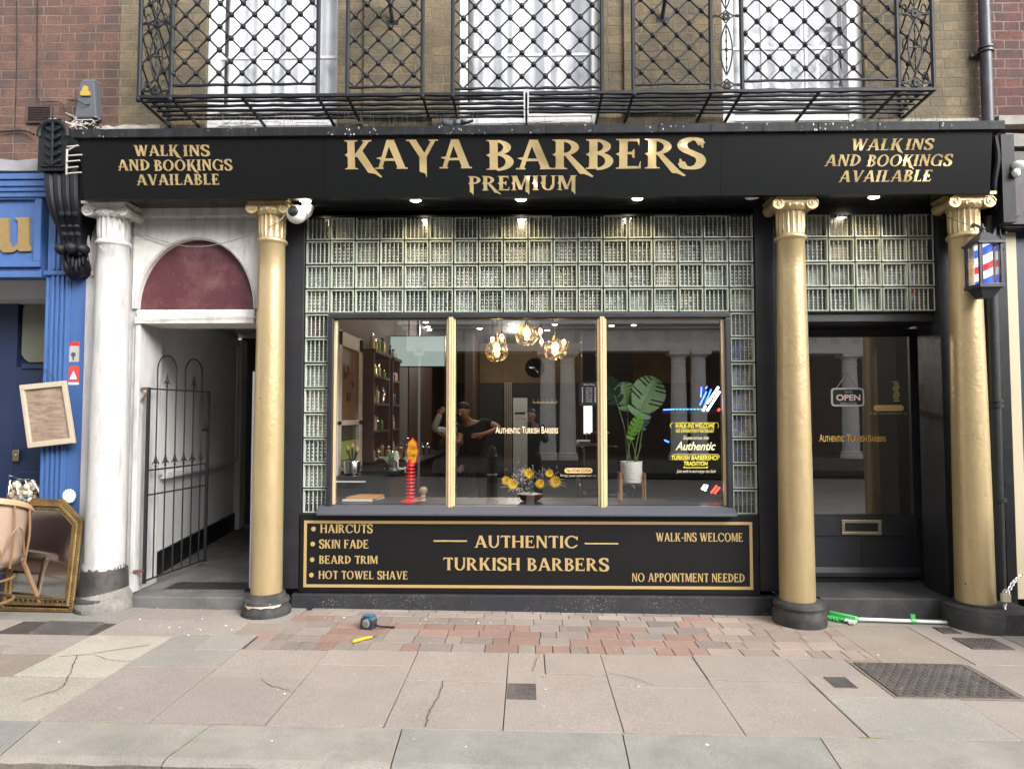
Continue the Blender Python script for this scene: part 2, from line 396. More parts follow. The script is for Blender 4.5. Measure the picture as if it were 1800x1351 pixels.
# ------------------------------------------------------------------ lettering: own serif outlines, cap height 1
class Face:
    def __init__(s, S=.17, T=.075, e=.075, t=.045, b=.06, spur=False, dagger=False):
        s.S, s.T, s.e, s.t, s.b, s.spur, s.dagger = S, T, e, t, b, spur, dagger
    def stem(s, x, w=None, bot=True, top=True, y0=0, y1=1, spur=None, dag=False):
        w = w or s.S; e, t, b = s.e, s.t, s.b; P = []
        spur = s.spur if spur is None else spur
        if dag and s.dagger: P += [(x, y0), (x, y0-.10), (x+w*.45, y0-.13), (x+w*.95, y0-.33), (x+w, y0)]
        elif bot: P += [(x, y0+t+b), (x-e*.3, y0+t), (x-e, y0+t), (x-e, y0), (x+w+e, y0), (x+w+e, y0+t), (x+w+e*.3, y0+t), (x+w, y0+t+b)]
        else: P += [(x, y0), (x+w, y0)]
        if top: P += [(x+w, y1-t-b), (x+w+e*.3, y1-t), (x+w+e, y1-t), (x+w+e, y1), (x-e, y1), (x-e, y1-t), (x-e*.3, y1-t), (x, y1-t-b)]
        else: P += [(x+w, y1), (x, y1)]
        out = [P]
        if spur: out.append([(x+.01, .57), (x-.045, .52), (x-.085, .50), (x-.045, .47), (x+.01, .40)])
        return out
    def diag(s, x0, y0, x1, y1, w): return [[(x0, y0), (x0+w, y0), (x1+w, y1), (x1, y1)]]
    def serif(s, xc, y, h=None):
        h = h or s.S*.5+s.e; t = s.t + .012
        return [[(xc-h, y), (xc+h, y), (xc+h, y+(t if y < .5 else -t)), (xc-h, y+(t if y < .5 else -t))]]
    def arc(s, cx, cy, rx, ry, a0, a1, S=None, T=None, n=14):
        S = S or s.S; T = T or s.T; out = []
        for i in range(n):
            q = [R(lerp(a0, a1, (i+k)/n)) for k in (0, 1)]
            o = [(cx+rx*math.cos(a), cy+ry*math.sin(a)) for a in q]
            i_ = [(cx+(rx-S)*math.cos(a), cy+(ry-T)*math.sin(a)) for a in q]
            out.append([o[0], o[1], i_[1], i_[0]])
        return out
    def bar(s, x0, x1, y, T=None):
        T = T or s.T; return [[(x0, y), (x1, y), (x1, y+T), (x0, y+T)]]
    def tick(s, x, y, dirn, L=.16):
        return [[(x-.055, y), (x, y+dirn*L), (x+.012, y+dirn*L), (x+.012, y)]]
    def stroke(s, pts, wf):
        P = curve_pts([(a, b, 0) for a, b in pts], 6); out = []; prev = None
        for i in range(len(P)):
            d = (P[min(i+1, len(P)-1)] - P[max(i-1, 0)]).normalized(); w = wf(i/(len(P)-1), d) / 2
            nrm = Vector((-d.y, d.x, 0)) * w; c = ((P[i]+nrm).xy, (P[i]-nrm).xy)
            if prev: out.append([tuple(prev[0]), tuple(c[0]), tuple(c[1]), tuple(prev[1])])
            prev = c
        return out
    def glyph(s, ch):
        S, T, e = s.S, s.T, s.e
        if ch == ' ': return [], .30
        if ch == '-': return s.bar(.04, .30, .34, T*1.4), .34
        if ch == 'I': return s.stem(e), S+2*e
        if ch == 'H': return s.stem(e) + s.stem(e+.50) + s.bar(e+S-.01, e+.51, .48), .50+S+2*e
        if ch == 'N':
            w = S*.62
            return s.stem(e, w) + s.diag(e+.46, 0, e, 1, S*1.05) + [[(e+.50-w*.1, 0), (e+.50+w*.9, 0), (e+.50+w*.9, 1), (e+.50-w*.1, 1)]] + s.serif(e+.50+w*.4, 1, w*.5+e), .50+S*.6+2*e
        if ch == 'M':
            w = S*.6
            return s.stem(e, w, dag=False) + s.diag(e+.30, .05, e+.02, 1, S*1.0) + s.diag(e+.34, .05, e+.60, 1, T*1.05) + s.stem(e+.62, S, spur=False, dag=True), .62+S+2*e
        if ch == 'A':
            g = s.diag(.06, 0, .30, 1, T*1.25) + s.diag(.58, 0, .29, 1, S*1.08) + s.bar(.15, .60, .28) + s.serif(.10, 0, .11) + s.serif(.58+S*.55, 0, .14)
            if s.spur: g.append([(.15, .42), (.02, .38), (.11, .33), (.17, .30)])
            return g, .70+S*.4
        if ch == 'V': return s.diag(.31, 0, .05, 1, S*1.05) + s.diag(.37, 0, .62, 1, T*1.15) + s.serif(.10, 1, .13) + s.serif(.66, 1, .10), .76
        if ch == 'W':
            return s.diag(.25, 0, .04, 1, S) + s.diag(.31, 0, .47, 1, T*1.1) + s.diag(.63, 0, .42, 1, S) + s.diag(.70, 0, .90, 1, T*1.1) + s.serif(.10, 1, .13) + s.serif(.50, 1, .09) + s.serif(.94, 1, .10), 1.04
        if ch == 'Y':
            g = s.diag(.30, .40, .02, 1, S*1.05) + s.diag(.38, .42, .62, 1, T*1.3) + s.serif(.10, 1, .13) + s.serif(.66, 1, .12)
            if s.dagger: g += [[(.30, .46), (.30+S, .50), (.30+S, -.32), (.30+S*.8, -.18), (.30+S*.5, -.14), (.30, -.10)]]
            else: g += s.stem(.30, top=False, y1=.45, spur=False)
            return g, .76
        if ch == 'T': return s.stem(.26, top=False, y1=.99) + s.bar(.02, .50+S*.4, 1-T) + [[(.02, 1-T), (.02, 1), (.005, .80), (-.01, .80)], [(.50+S*.4, 1), (.50+S*.4, 1-T), (.53+S*.4, .80), (.515+S*.4, .80)]] + [[(.02, 1), (.11, 1-T), (.0, .80)], [(.50+S*.4, 1), (.40+S*.4, 1-T), (.52+S*.4, .80)]], .54+S*.4
        if ch == 'L': return s.stem(e) + s.bar(e, .55, 0) + s.tick(.54, 0, 1, .24), .58
        if ch in 'EF':
            g = s.stem(e, bot=True) + s.bar(e, .52, 1-T) + s.tick(.51, 1, -1, .22) + s.bar(e+S-.02, .40, .48) + [[(.36, .40), (.40, .36), (.42, .36), (.42, .66), (.40, .66), (.36, .60)]]
            if ch == 'E': g += s.bar(e, .55, 0) + s.tick(.55, 0, 1, .25)
            return g, .60 if ch == 'E' else .55
        if ch == 'D': return s.stem(e) + s.arc(e+S*.5, .5, .54, .5, -90, 90), .54+e+S*.55
        if ch == 'B': return s.stem(e) + s.arc(e+S*.9, .75, .32, .25, -90, 90, S*.95) + s.arc(e+S*.9, .26, .38, .26+T*.5, -90, 90) + s.bar(e+S*.5, e+S, 1-T) + s.bar(e+S*.5, e+S, 0) + s.bar(e+S*.5, e+S, .5), .38+e+S*.95
        if ch in 'PR':
            g = s.stem(e, dag=(ch == 'P')) + s.arc(e+S*.9, .73, .36, .27, -90, 90, S*.95) + s.bar(e+S*.5, e+S, 1-T) + s.bar(e+S*.5, e+S, .46)
            if ch == 'R':
                if s.dagger: g += [[(e+S*1.0, .50), (e+S*1.75, .50), (e+.72, -.08), (e+.86, -.24), (e+.83, -.28), (e+.66, -.17), (e+.55, -.16)]]
                else: g += s.diag(e+.44, 0, e+S*1.1, .48, S*1.05) + s.serif(e+.50+S*.4, 0, .11)
                return g, .60+S*.6
            return g, .36+e+S*.95
        if ch == 'K':
            g = s.stem(e) + s.diag(e+S*.75, .42, .46+e, 1, T*1.5) + s.serif(.50+e, 1, .12)
            if s.dagger: g += [[(e+S*1.05, .52), (e+S*2.0, .66), (e+.66, .05), (e+.88, -.27), (e+.84, -.29), (e+.70, -.17), (e+.52, -.12)]]
            else: g += s.diag(e+.42, 0, e+S*1.15, .57, S*1.1) + s.serif(e+.50+S*.4, 0, .12)
            return g, .58+S*.8
        if ch == 'O': return s.arc(.42, .5, .42, .52, 0, 360, n=30), .86
        if ch == 'C': return s.arc(.42, .5, .42, .52, 42, 318, n=24) + [[(.66, .90), (.78, .98), (.78, .66), (.74, .66), (.66, .80)], [(.66, .10), (.74, .14), (.77, .22), (.72, .28), (.66, .20)]], .80
        if ch == 'G': return s.arc(.42, .5, .42, .52, 42, 300, n=24) + [[(.66, .90), (.78, .98), (.78, .66), (.74, .66), (.66, .80)]] + [[(.62, .02), (.62+S, -.02), (.62+S, .44), (.62, .44)]] + s.serif(.62+S*.5, .44, S*.5+e), .88
        if ch == 'U': return s.stem(e, bot=False, y0=.35) + s.stem(e+.56-S*.3, S*.6, bot=False, y0=.35, spur=False) + s.arc(e+.28+S*.15, .36, .28+S*.15, .38, 180, 360, S*.9), .56+S*.3+2*e
        if ch == 'S':
            wf = lambda t, d: T*1.1 + (S*1.15-T)*(abs(d.y)**.8 if .18 < t < .82 else abs(d.y)*.7)
            return s.stroke([(.52, .80), (.44, .94), (.30, .98), (.13, .90), (.08, .76), (.16, .61), (.32, .50), (.47, .38), (.51, .22), (.43, .06), (.28, .01), (.14, .05), (.06, .20)], wf) + [[(.50, .99), (.55, .99), (.56, .68), (.52, .68), (.47, .86)], [(.03, .01), (.08, .01), (.12, .14), (.06, .32), (.02, .32)]], .58
        return s.stem(e), S+2*e
SIGN = Face(.185, .085, .075, .038, .06, True, True)
FLARE = Face(.165, .085, .035, .018, .12)
PLAINF = Face(.15, .11, .0, .0, .0)
def letters(mb, text, face, px0, px1, pyb, pyc, Y, th=.004, tr=.07, slant=0, yfun=None, mi=0, wavy=None):
    """Fit a line of capitals between two photo columns, baseline and cap line, as raised letters on a plane."""
    a = at(px0, pyb, Y); b = at(px1, pyb, Y); z0 = (a.z + b.z) / 2; H = Z(pyc, Y, (px0+px1)/2) - Z(pyb, Y, (px0+px1)/2)
    gl = []; x = 0
    for ch in text:
        g, wd = face.glyph(ch); gl.append((x, g)); x += wd + tr
    W = x - tr; sx = (b.x - a.x) / W; k = 0
    for gx, g in gl:
        for poly in g:
            pts = [(a.x + (gx + p[0] + slant*p[1]) * sx, z0 + p[1] * H) for p in poly]
            k += 1; off = (k % 7) * .0002
            n = len(pts)
            ar = sum(pts[i][0]*pts[(i+1) % n][1] - pts[(i+1) % n][0]*pts[i][1] for i in range(n))
            if ar < 0: pts = pts[::-1]
            yy = [(yfun(p[1]) if yfun else Y) for p in pts]
            vs = [(p[0], y - th - off, p[1]) for p, y in zip(pts, yy)] + [(p[0], y + .001, p[1]) for p, y in zip(pts, yy)]
            mb.add(vs, [tuple(range(n))] + [(i, n+i, n+(i+1) % n, (i+1) % n) for i in range(n)], mi)
def small_text(mb, text, px0, px1, pyb, pyt, Y, mi=0, shear=0, th=.002, bold=0, caps=False, space=1.0, upper=1.0):
    """Small writing from Blender's built-in letter shapes, fitted into a photo rectangle on plane Y."""
    c = bpy.data.curves.new('t', 'FONT'); c.body = text; c.size = 1; c.shear = shear; c.extrude = 0; c.offset = bold; c.space_character = space
    if caps:
        c.small_caps_scale = .78
        for i, ch in enumerate(text):
            if not (ch.isupper() and (i == 0 or text[i-1] == ' ')): c.body_format[i].use_small_caps = True
    o = bpy.data.objects.new('t', c); me = bpy.data.meshes.new_from_object(o)
    vs = [v.co.copy() for v in me.vertices]
    fs = [tuple(p.vertices) for p in me.polygons]
    if vs:
        x0 = min(v.x for v in vs); x1 = max(v.x for v in vs); y0 = min(v.y for v in vs); y1 = max(v.y for v in vs)
        a = at(px0, pyb, Y); b = at(px1, pyt, Y)
        mb.add([(a.x + (v.x-x0)/(x1-x0)*(b.x-a.x), Y - th, a.z + (v.y-y0)/(y1-y0)*(b.z-a.z)) for v in vs], fs, mi)
    bpy.data.objects.remove(o); bpy.data.curves.remove(c); bpy.data.meshes.remove(me)

# ================================================================== GROUND
def slab_layout():
    """(x0, x1, y0, y1, material, tone): flagstones as they lie, back to front"""
    xs = [-3.0, -2.448, -1.882, -1.30, -.712, -.12, .475, 1.068, 1.664]
    S = []
    PK, GR, CR, BR = 0, 1, 2, 3
    K = -2.035
    # left end of the pavement
    S += [(-5.2,-4.4,-2.035,-1.3,GR,.95),(-4.4,-3.62,K,-1.5,GR,1.0),(-3.62,-3.0,K,-1.49,CR,.86),(-5.2,-4.4,-1.3,-.6,PK,.9),(-4.4,-3.75,-1.5,-1.0,PK,.92),(-3.75,-3.0,-1.49,-1.13,BR,1.0),
          (-3.75,-3.38,-1.13,-.98,GR,.85),(-3.38,-3.0,-1.13,-.98,PK,.95),(-4.4,-3.72,-1.0,-.45,PK,1.0),(-3.72,-3.0,-.98,-.76,PK,.96),(-5.2,-4.4,-.6,.0,PK,.85),(-4.4,-3.5,-.45,0,GR,.8),(-3.5,-3.0,-.48,0,GR,.85),
          (-3.0,-2.42,-.76,-.40,PK,.98),(-3.0,-2.42,-.40,0,PK,.9),
          (-3.0,-2.448,-1.485,-.76,CR,1.08),(-3.0,-2.448,K,-1.485,CR,.92)]
    S += [(-2.448,-1.882,K,-1.31,PK,.93),(-2.448,-1.882,-1.31,-1.0,GR,.97),(-2.448,-2.18,-1.0,-.70,GR,.92),(-2.18,-1.882,-1.0,-.70,GR,1.05),(-2.42,-2.05,-.70,-.42,PK,1.0),(-2.05,-1.75,-.70,-.42,BR,1.1),(-2.42,-2.05,-.42,0,PK,.97),(-2.05,-1.75,-.42,0,GR,1.0)]
    S += [(-1.882,-1.30,K,-1.44,PK,.94),(-1.882,-1.30,-1.44,-.965,PK,1.02)]
    S += [(-1.30,-.712,K,-1.22,PK,.99),(-1.30,-.712,-1.22,-.965,PK,1.04)]
    S += [(-.712,-.12,K,-1.438,PK,1.0),(-.712,-.12,-1.438,-.955,PK,1.03)]
    S += [(-.12,.475,K,-1.30,PK,1.03),(-.12,.11,-1.30,-.95,PK,1.05),(.11,.475,-1.30,-.95,PK,1.0)]
    S += [(.475,1.068,K,-1.475,PK,1.03),(.475,1.068,-1.475,-.945,PK,1.0)]
    S += [(1.068,1.664,K,-1.35,PK,1.02),(1.068,1.664,-1.35,-.94,PK,.98)]
    S += [(1.664,2.40,K,-1.56,GR,1.08),(1.664,2.04,-1.56,-1.25,PK,1.02),(1.664,2.04,-1.25,-.94,PK,.96),(2.40,3.1,K,-1.56,PK,1.03),(2.78,3.4,-1.56,-1.02,PK,.97),(2.04,2.78,-1.56,-1.02,BR,.8),
          (2.26,2.84,-1.02,-.24,BR,1.18),(2.84,3.4,-1.02,-.24,PK,1.02),(3.1,3.9,K,-1.56,PK,.95),(3.4,4.2,-1.56,-.9,GR,.95),(3.9,5.2,K,-1.56,GR,.95),(4.2,5.2,-1.56,-.9,PK,.9),(3.4,4.2,-.9,-.24,GR,.9),(4.2,5.2,-.9,0,PK,.9),(2.26,4.2,-.24,0,GR,.96),(2.04,2.26,-1.02,-.94,BR,1.0)]
    return S
road = MB(); road.quad((-90,-60,-.13),(90,-60,-.13),(90,-2.40,-.13),(-90,-2.40,-.13))
tag(road.build('road', M['asphalt'], tilt=True), kind='structure')
earth = MB(); earth.quad((-120,-120,-1.6),(120,-120,-1.6),(120,120,-1.6),(-120,120,-1.6))
tag(earth.build('ground', M['asphalt']), kind='structure')
pv = MB(); pv.quad((-60,-2.05,-.012),(60,-2.05,-.012),(60,.6,-.012),(-60,.6,-.012), mi=6)
tone = []
def top_slab(mb, x0, x1, y0, y1, mi, tn, g=.0035, dz=0.0, h=.012, jit=.0015, col=(1, 1, 1)):
    wj = lambda: random.uniform(-.0012, .0012)
    a = [(x0+g+wj(), y0+g+wj()), (x1-g+wj(), y0+g+wj()), (x1-g+wj(), y1-g+wj()), (x0+g+wj(), y1-g+wj())]
    b = .0022; z = dz + random.uniform(-jit, jit)
    lo = [(p[0], p[1], z-h) for p in a]; md = [(p[0], p[1], z-b) for p in a]
    tp = [(x0+g+b, y0+g+b, z), (x1-g-b, y0+g+b, z), (x1-g-b, y1-g-b, z), (x0+g+b, y1-g-b, z)]
    n = len(mb.v); f0 = len(mb.f)
    mb.add(lo+md+tp, [(0,1,5,4),(1,2,6,5),(2,3,7,6),(3,0,4,7),(4,5,9,8),(5,6,10,9),(6,7,11,10),(7,4,8,11),(8,9,10,11)], mi)
    tone.extend([(f, (tn*col[0], tn*col[1], tn*col[2])) for f in range(f0, len(mb.f))])
for (x0, x1, y0, y1, mi, tn) in slab_layout(): top_slab(pv, x0, x1, y0, y1, mi, tn, g=.0026, jit=.003)
for x in (-5.2, 5.2):      # slabs carry on beyond the frame
    for i in range(14):
        for j in range(3):
            xa = x + (i if x > 0 else -i-1)*.6; top_slab(pv, xa, xa+.6, -2.035+j*.68, -2.035+(j+1)*.68, (0, 1)[(i+j) % 3 == 0], random.uniform(.85, 1.05))
# block paving strip against the shop: reds and greys in running bond, mixed lengths
rows = [(-.96, -.80), (-.80, -.655), (-.655, -.51), (-.51, -.365), (-.365, -.21), (-.21, -.10), (-.10, 0)]
for j, (y0, y1) in enumerate(rows):
    left = -1.86 + (.02 if j < 3 else .10*(j-2)*.4)
    if j < 2: left = -1.86
    x = left; right = 2.26 if j < 5 else 2.20
    while x < right:
        L = (.115 if j in (0,) else random.choice((.21, .215, .22, .11)))
        if j == 0 and random.random() < .15: L = .22
        x2 = min(x+L, right)
        if x2 - x < .03: break
        mid = (x+x2)/2
        pr = .62 if (-1.4 < mid < 1.25 and j < 4) else (.35 if j < 3 and mid < 1.3 else (.06 if mid < 1.5 else .0))
        if j >= 5: pr = .02
        if mid < -1.45: pr = .3
        if random.random() < pr: top_slab(pv, x, x2, y0, y1, 4, random.uniform(.8, 1.12), g=.0022, jit=.001)
        else:
            t = random.uniform(.85, 1.25)
            top_slab(pv, x, x2, y0, y1, 5, t*(1.22 if (mid > 1.3 or j >= 5) else 1), g=.0022, jit=.001, col=(1.03, .97, .93) if mid > 1.3 else (1, 1, 1))
        x = x2
def crack(mb, pts, w=.004, mi=6, z=.0052):
    P = curve_pts([(a, b, 0) for a, b in pts], 6); prev = None
    rnd = random.Random(len(pts))
    for i in range(len(P)):
        d = (P[min(i+1, len(P)-1)] - P[max(i-1, 0)]).normalized(); ww = w*rnd.uniform(.35, .8)
        off = Vector((-d.y, d.x, 0)); q = P[i] + off*rnd.uniform(-.006, .006); c = (q+off*ww, q-off*ww)
        if prev is not None: mb.add([(prev[0].x, prev[0].y, z), (prev[1].x, prev[1].y, z), (c[1].x, c[1].y, z), (c[0].x, c[0].y, z)], [(0,1,2,3)], mi)
        prev = c
def gxy(px, py): p = gp(px, py); return (p.x, p.y)
def pix_crack(pl, w=.004): crack(pv, [gxy(*p) for p in pl], w)
pix_crack([(105,1154),(160,1150),(200,1143),(262,1134)], 0.0050)
pix_crack([(134,1153),(128,1172),(118,1195),(100,1212),(40,1232)], 0.0044)
pix_crack([(167,1151),(190,1160),(210,1162),(232,1163)], 0.0033)
pix_crack([(780,1196),(773,1220),(757,1248),(748,1277)], 0.0039)
pix_crack([(458,1192),(475,1205),(512,1215)], 0.0028)
pix_crack([(950,1147),(942,1163),(936,1181)], 0.0028)
pix_crack([(1067,1183),(1110,1191),(1150,1206)], 0.0028)
o = pv.build('pavement', [M['slab_pink'], M['slab_grey'], M['slab_cream'], M['slab_brown'], M['paver_red'], M['paver_grey'], M['joint']], tilt=True, recalc=False)
ca = o.data.color_attributes.new('tone', 'FLOAT_COLOR', 'CORNER')
for f, t in tone:
    for li in o.data.polygons[f].loop_indices: ca.data[li].color = (*t, 1)
tag(o, kind='structure')
# kerb: long granite blocks with worn rounded arris
kb = MB(); kx = [-6.5,-5.3,-4.2,-3.35,-2.42,-1.56,-.615,.465,1.42,2.5,3.6,4.7,6.0]
kxf = [x + random.uniform(-.02, .02) for x in kx]; kxf[5] = -1.62; kxf[6] = -.60; kxf[4] = -2.36; kxf[8] = 1.38
for i in range(len(kx)-1):
    a0, a1, b0, b1 = kx[i]+.003, kx[i+1]-.003, kxf[i]+.003, kxf[i+1]-.003
    mi = [0, 1, 0, 1, 0, 0, 1, 1, 0, 1, 0, 1][i]
    prof = [(-2.045, -.02, 0), (-2.045, .002, 0), (-2.36, .0, 0), (-2.385, -.006, .5), (-2.398, -.022, 1), (-2.402, -.06, 1), (-2.402, -.2, 1)]
    n = 10; vs = []; fs = []
    for k in range(n+1):
        t = k/n
        for (y, z, s_) in prof:
            xx = lerp(lerp(a0, a1, t), lerp(b0, b1, t), (-2.045-y)/.357)
            vs.append((xx, y + (random.uniform(-.006, .006) if s_ else 0), z + (random.uniform(-.003, .002) if s_ else 0)))
    m_ = len(prof)
    for k in range(n):
        for q in range(m_-1):
            kb.add([vs[k*m_+q], vs[(k+1)*m_+q], vs[(k+1)*m_+q+1], vs[k*m_+q+1]], [(0,1,2,3)], mi if q < 4 else 2, True)
    for k in (0, n): kb.add([vs[k*m_+q] for q in range(m_)] + [(vs[k*m_][0], -2.045, -.2)], [tuple(range(m_+1))], 2)
o = kb.build('kerb', [M['granite'], M['granite_blue'], M['kerb_side']], tilt=True); tag(o, kind='structure')
# moss in the kerb joints
ms = MB()
def moss_line(a, b, n, r):
    for i in range(n):
        t = random.random(); p = Vector(a).lerp(Vector(b), t)
        ms.ell((p.x + random.uniform(-.006, .006), p.y + random.uniform(-.006, .006), -.002), (r*random.uniform(.5, 1.4), r*random.uniform(.5, 1.2), r*.6), 5)
moss_line((-1.56,-2.06,0), (-1.60,-2.30,0), 60, .006); moss_line((-2.42,-2.04,0), (-1.75,-2.04,0), 90, .004); moss_line((-.8,-2.04,0), (.2,-2.04,0), 60, .003); moss_line((.9,-2.045,0), (1.66,-2.045,0), 60, .004); moss_line((1.62,-2.04,0),(1.72,-2.04,0),30,.008)
tag(ms.build('moss', M['moss'], tilt=True), 'green moss growing in the kerb joints', 'moss', kind='stuff')

def cover(name, pts, label, pat, group=None):
    """cast-iron cover: frame rim and raised tread, on the sloping pavement"""
    c = Vector((sum(p[0] for p in pts)/4, sum(p[1] for p in pts)/4)); loc = (c.x, c.y, gz(c.x))
    t = thing(name, label, 'drain cover', loc, group)
    A, B, C_, D = [Vector((p[0], p[1])) for p in pts]
    q = lambda u, v: A.lerp(B, u).lerp(D.lerp(C_, u), v)
    pl = MB(); corners = [q(0,0), q(1,0), q(1,1), q(0,1)]
    pl.prism([(p.x, p.y) for p in corners], .004, -.01, plane='xy')
    def cell(u0, u1, v0, v1, h=.004, mb=pl):
        ps = [q(u0,v0), q(u1,v0), q(u1,v1), q(u0,v1)]; mb.prism([(p.x, p.y) for p in ps], .004+h, .004, plane='xy')
    if pat == 'tread':
        nu, nv = 22, 12
        for i in range(nu):
            for j in range(nv):
                if (i+j) % 2 == 0: cell((i+.15)/nu, (i+.85)/nu, (j+.38)/nv, (j+.62)/nv)
                else: cell((i+.38)/nu, (i+.62)/nu, (j+.1)/nv, (j+.9)/nv)
    elif pat == 'grid':
        for i in range(9):
            for j in range(6): cell((i+.2)/9, (i+.8)/9, (j+.2)/6, (j+.8)/6)
    elif pat == 'toby':
        random.seed(4)
        for i in range(8):
            for j in range(5):
                if random.random() < .75: cell((i+.12)/8, (i+random.uniform(.5, .9))/8, (j+.15)/5, (j+random.uniform(.5, .85))/5)
    pl.build('plate', M['cast_iron'], t, tilt=False)
    for v in t.children[-1].data.vertices: v.co.z += gz(v.co.x + loc[0]) - gz(loc[0]) - 0 + loc[2]
    fr = MB(); e = .03 if pat == 'tread' else .06
    for (u0, u1, v0, v1) in ((-e*.6, 1+e*.6, -e, 0), (-e*.6, 1+e*.6, 1, 1+e), (-e*.6, 0, 0, 1), (1, 1+e*.6, 0, 1)):
        ps = [q(u0,v0), q(u1,v0), q(u1,v1), q(u0,v1)]; fr.prism([(p.x, p.y) for p in ps], .007, -.01, plane='xy')
    fr.build('rim', M['cast_iron'], t)
    for v in t.children[-1].data.vertices: v.co.z += gz(v.co.x + loc[0]) - gz(loc[0]) + loc[2]
    return t
cover('manhole_cover', [(2.08,-1.525),(2.735,-1.525),(2.735,-1.045),(2.08,-1.045)], 'large worn cast iron manhole cover with raised tread', 'tread')
cover('drain_cover', [(-.10,-1.66),(.045,-1.66),(.045,-1.48),(-.10,-1.48)], 'small square patterned iron cover in the middle flagstone', 'toby')
cover('drain_cover', [(1.775,-1.43),(1.895,-1.43),(1.895,-1.29),(1.775,-1.29)], 'small iron cover beside the large manhole cover', 'grid')
cover('drain_cover', [(-3.45,-.75),(-3.06,-.75),(-3.10,-.49),(-3.50,-.49)], 'dark iron cover in front of the gilt mirror', 'tread')
cover('drain_cover', [(3.02,-.72),(3.28,-.72),(3.28,-.52),(3.02,-.52)], 'dark iron cover in front of the far column', 'grid')
cover('drain_cover', [(3.02,-.40),(3.14,-.40),(3.14,-.28),(3.02,-.28)], 'tiny iron cover nearest the column base beyond the door', 'grid')
# droppings and scraps near the threshold
lt = MB(); random.seed(11)
for (cx, cy, sx, n) in ((-2.35,-.62,.35,40),(-2.7,-.12,.3,16),(-.6,-.28,.25,16),(-.9,-.3,1.2,22),(1.2,-1.0,.8,14),(2.4,-.9,.6,12),(0,-1.5,2.6,50),(-2.3,-.4,.5,30),(0,-2.2,2.4,18)):
    for _ in range(int(n*.38)):
        x = cx + random.gauss(0, sx*.5); y = cy + random.gauss(0, .05 if n < 30 else .12); r = random.uniform(.002, .008)
        if y > -.03 or y < -2.33 or (cy > -1.9 and y < -2.0): continue
        k = random.randint(4, 6); a0 = random.random()*6
        lt.prism([(x + r*random.uniform(.5, 1.4)*math.cos(a0+2*PI*i/k), y + r*random.uniform(.5, 1.3)*math.sin(a0+2*PI*i/k)) for i in range(k)], .0045, .001, plane='xy', mi=random.choice((0, 0, 1, 2)))
tag(lt.build('litter', [M['paper'], M['stone_light'], M['wood_pale']], tilt=True), 'pale scraps and droppings scattered over the pavement', 'litter', kind='stuff')

# ================================================================== THE BARBER SHOP BUILDING
B = thing('barber_shop_building', 'brown brick building over a black and gold barber shop with ironwork above', 'building', (0, 0, 0))
XL, XR = -3.40, 3.66
WIN = [(X(365, .03, 100), X(595, .03, 100)), (X(808, .03, 100), X(1052, .03, 100)), (X(1268, .03, 100), X(1516, .03, 100))]
ZW0 = 3.93; ZW1 = 5.5; ZTOP = 6.3
wb = MB()
def wall_run(mb, x0, x1, z0, z1, holes, y0=0.0, y1=.35, mi=0):
    xs = x0
    for (a, b, c, d) in holes:
        mb.box(xs, a, y0, y1, z0, z1, mi)
        if c > z0: mb.box(a, b, y0, y1, z0, c, mi)
        if d < z1: mb.box(a, b, y0, y1, d, z1, mi)
        xs = b
    mb.box(xs, x1, y0, y1, z0, z1, mi)
wall_run(wb, XL, XR, 3.78, ZTOP, [(a, b, ZW0, ZW1) for a, b in WIN])
# shallow brick piers between the windows
for px0, px1 in ((640, 760), (1097, 1222)):
    wb.box(X(px0, -.02, 100), X(px1, -.02, 100), -.028, -.001, 3.80, ZTOP-.01)
wb.box(XL, XL+.3, .35, 9.5, 3.3, ZTOP); wb.box(XR-.3, XR, .35, 9.5, 3.3, ZTOP)
wb.build('wall', M['brick_brown'], B)
MB().box(XL, XR, .35, 9.5, ZTOP-.2, ZTOP).build('roof', M['lead'], B)
MB().box(XL, XR, .3, 9.5, 3.22, 3.45).build('floor_slab', M['room_grey'], B)
# windows upstairs: box frame, sashes, panes, nets
def sash(x0, x1, mus, bars, side, frames):
    f = MB(); y = .04; zt = ZW1
    fl, fr = frames
    f.box(x0, x0+fl, y, y+.1, ZW0, zt); f.box(x1-fr, x1, y, y+.1, ZW0, zt)
    f.box(x0+fl, x1-fr, y, y+.1, zt-.08, zt)
    zsill = Z(176, .05)
    f.box(x0+fl, x1-fr, y+.012, y+.1, ZW0, zsill - .02)         # lower panel of the frame
    for i in range(3): f.box(x0+fl, x1-fr, y+.004, y+.012, ZW0+.03+i*.06, ZW0+.04+i*.06+.03)
    for m_ in mus: f.box(X(m_, y, 100)-.012, X(m_, y, 100)+.012, y+.03, y+.06, zsill-.02, zt-.08)
    for b_ in bars: f.box(x0+fl, x1-fr, y+.034, y+.056, b_-.013, b_+.013)
    w_ = f.build('window', M['white_clean'], B, bevel=.003)
    g = MB(); g.quad((x0+fl, y+.045, zsill-.02), (x1-fr, y+.045, zsill-.02), (x1-fr, y+.045, zt-.08), (x0+fl, y+.045, zt-.08))
    p = g.build('pane', M['upper_glass'], w_, recalc=False)
    c = MB(); n = 90; prev = None; random.seed(int(x0*10)+50)
    ph = random.random()*6
    for i in range(n+1):
        t = i/n; xx = lerp(x0+fl, x1-fr, t)
        yy = y+.17 + .045*math.sin(t*23+ph+1.5*math.sin(t*5)) + .02*math.sin(t*53+ph*2)
        if prev: c.add([(prev[0], prev[1], zsill-.1), (xx, yy, zsill-.1), (xx, yy+.02, zt), (prev[0], prev[1]+.02, zt)], [(0,1,2,3)], 0, True)
        prev = (xx, yy)
    c.build('net_curtain', M['net'], w_, recalc=False)
    MB().box(x0, x1, .30, .34, ZW0, zt).build('back_panel', M['room_grey'], w_)
M['net'] = plain('net', (.74, .76, .80), .9)
zb = Z(97, .08)
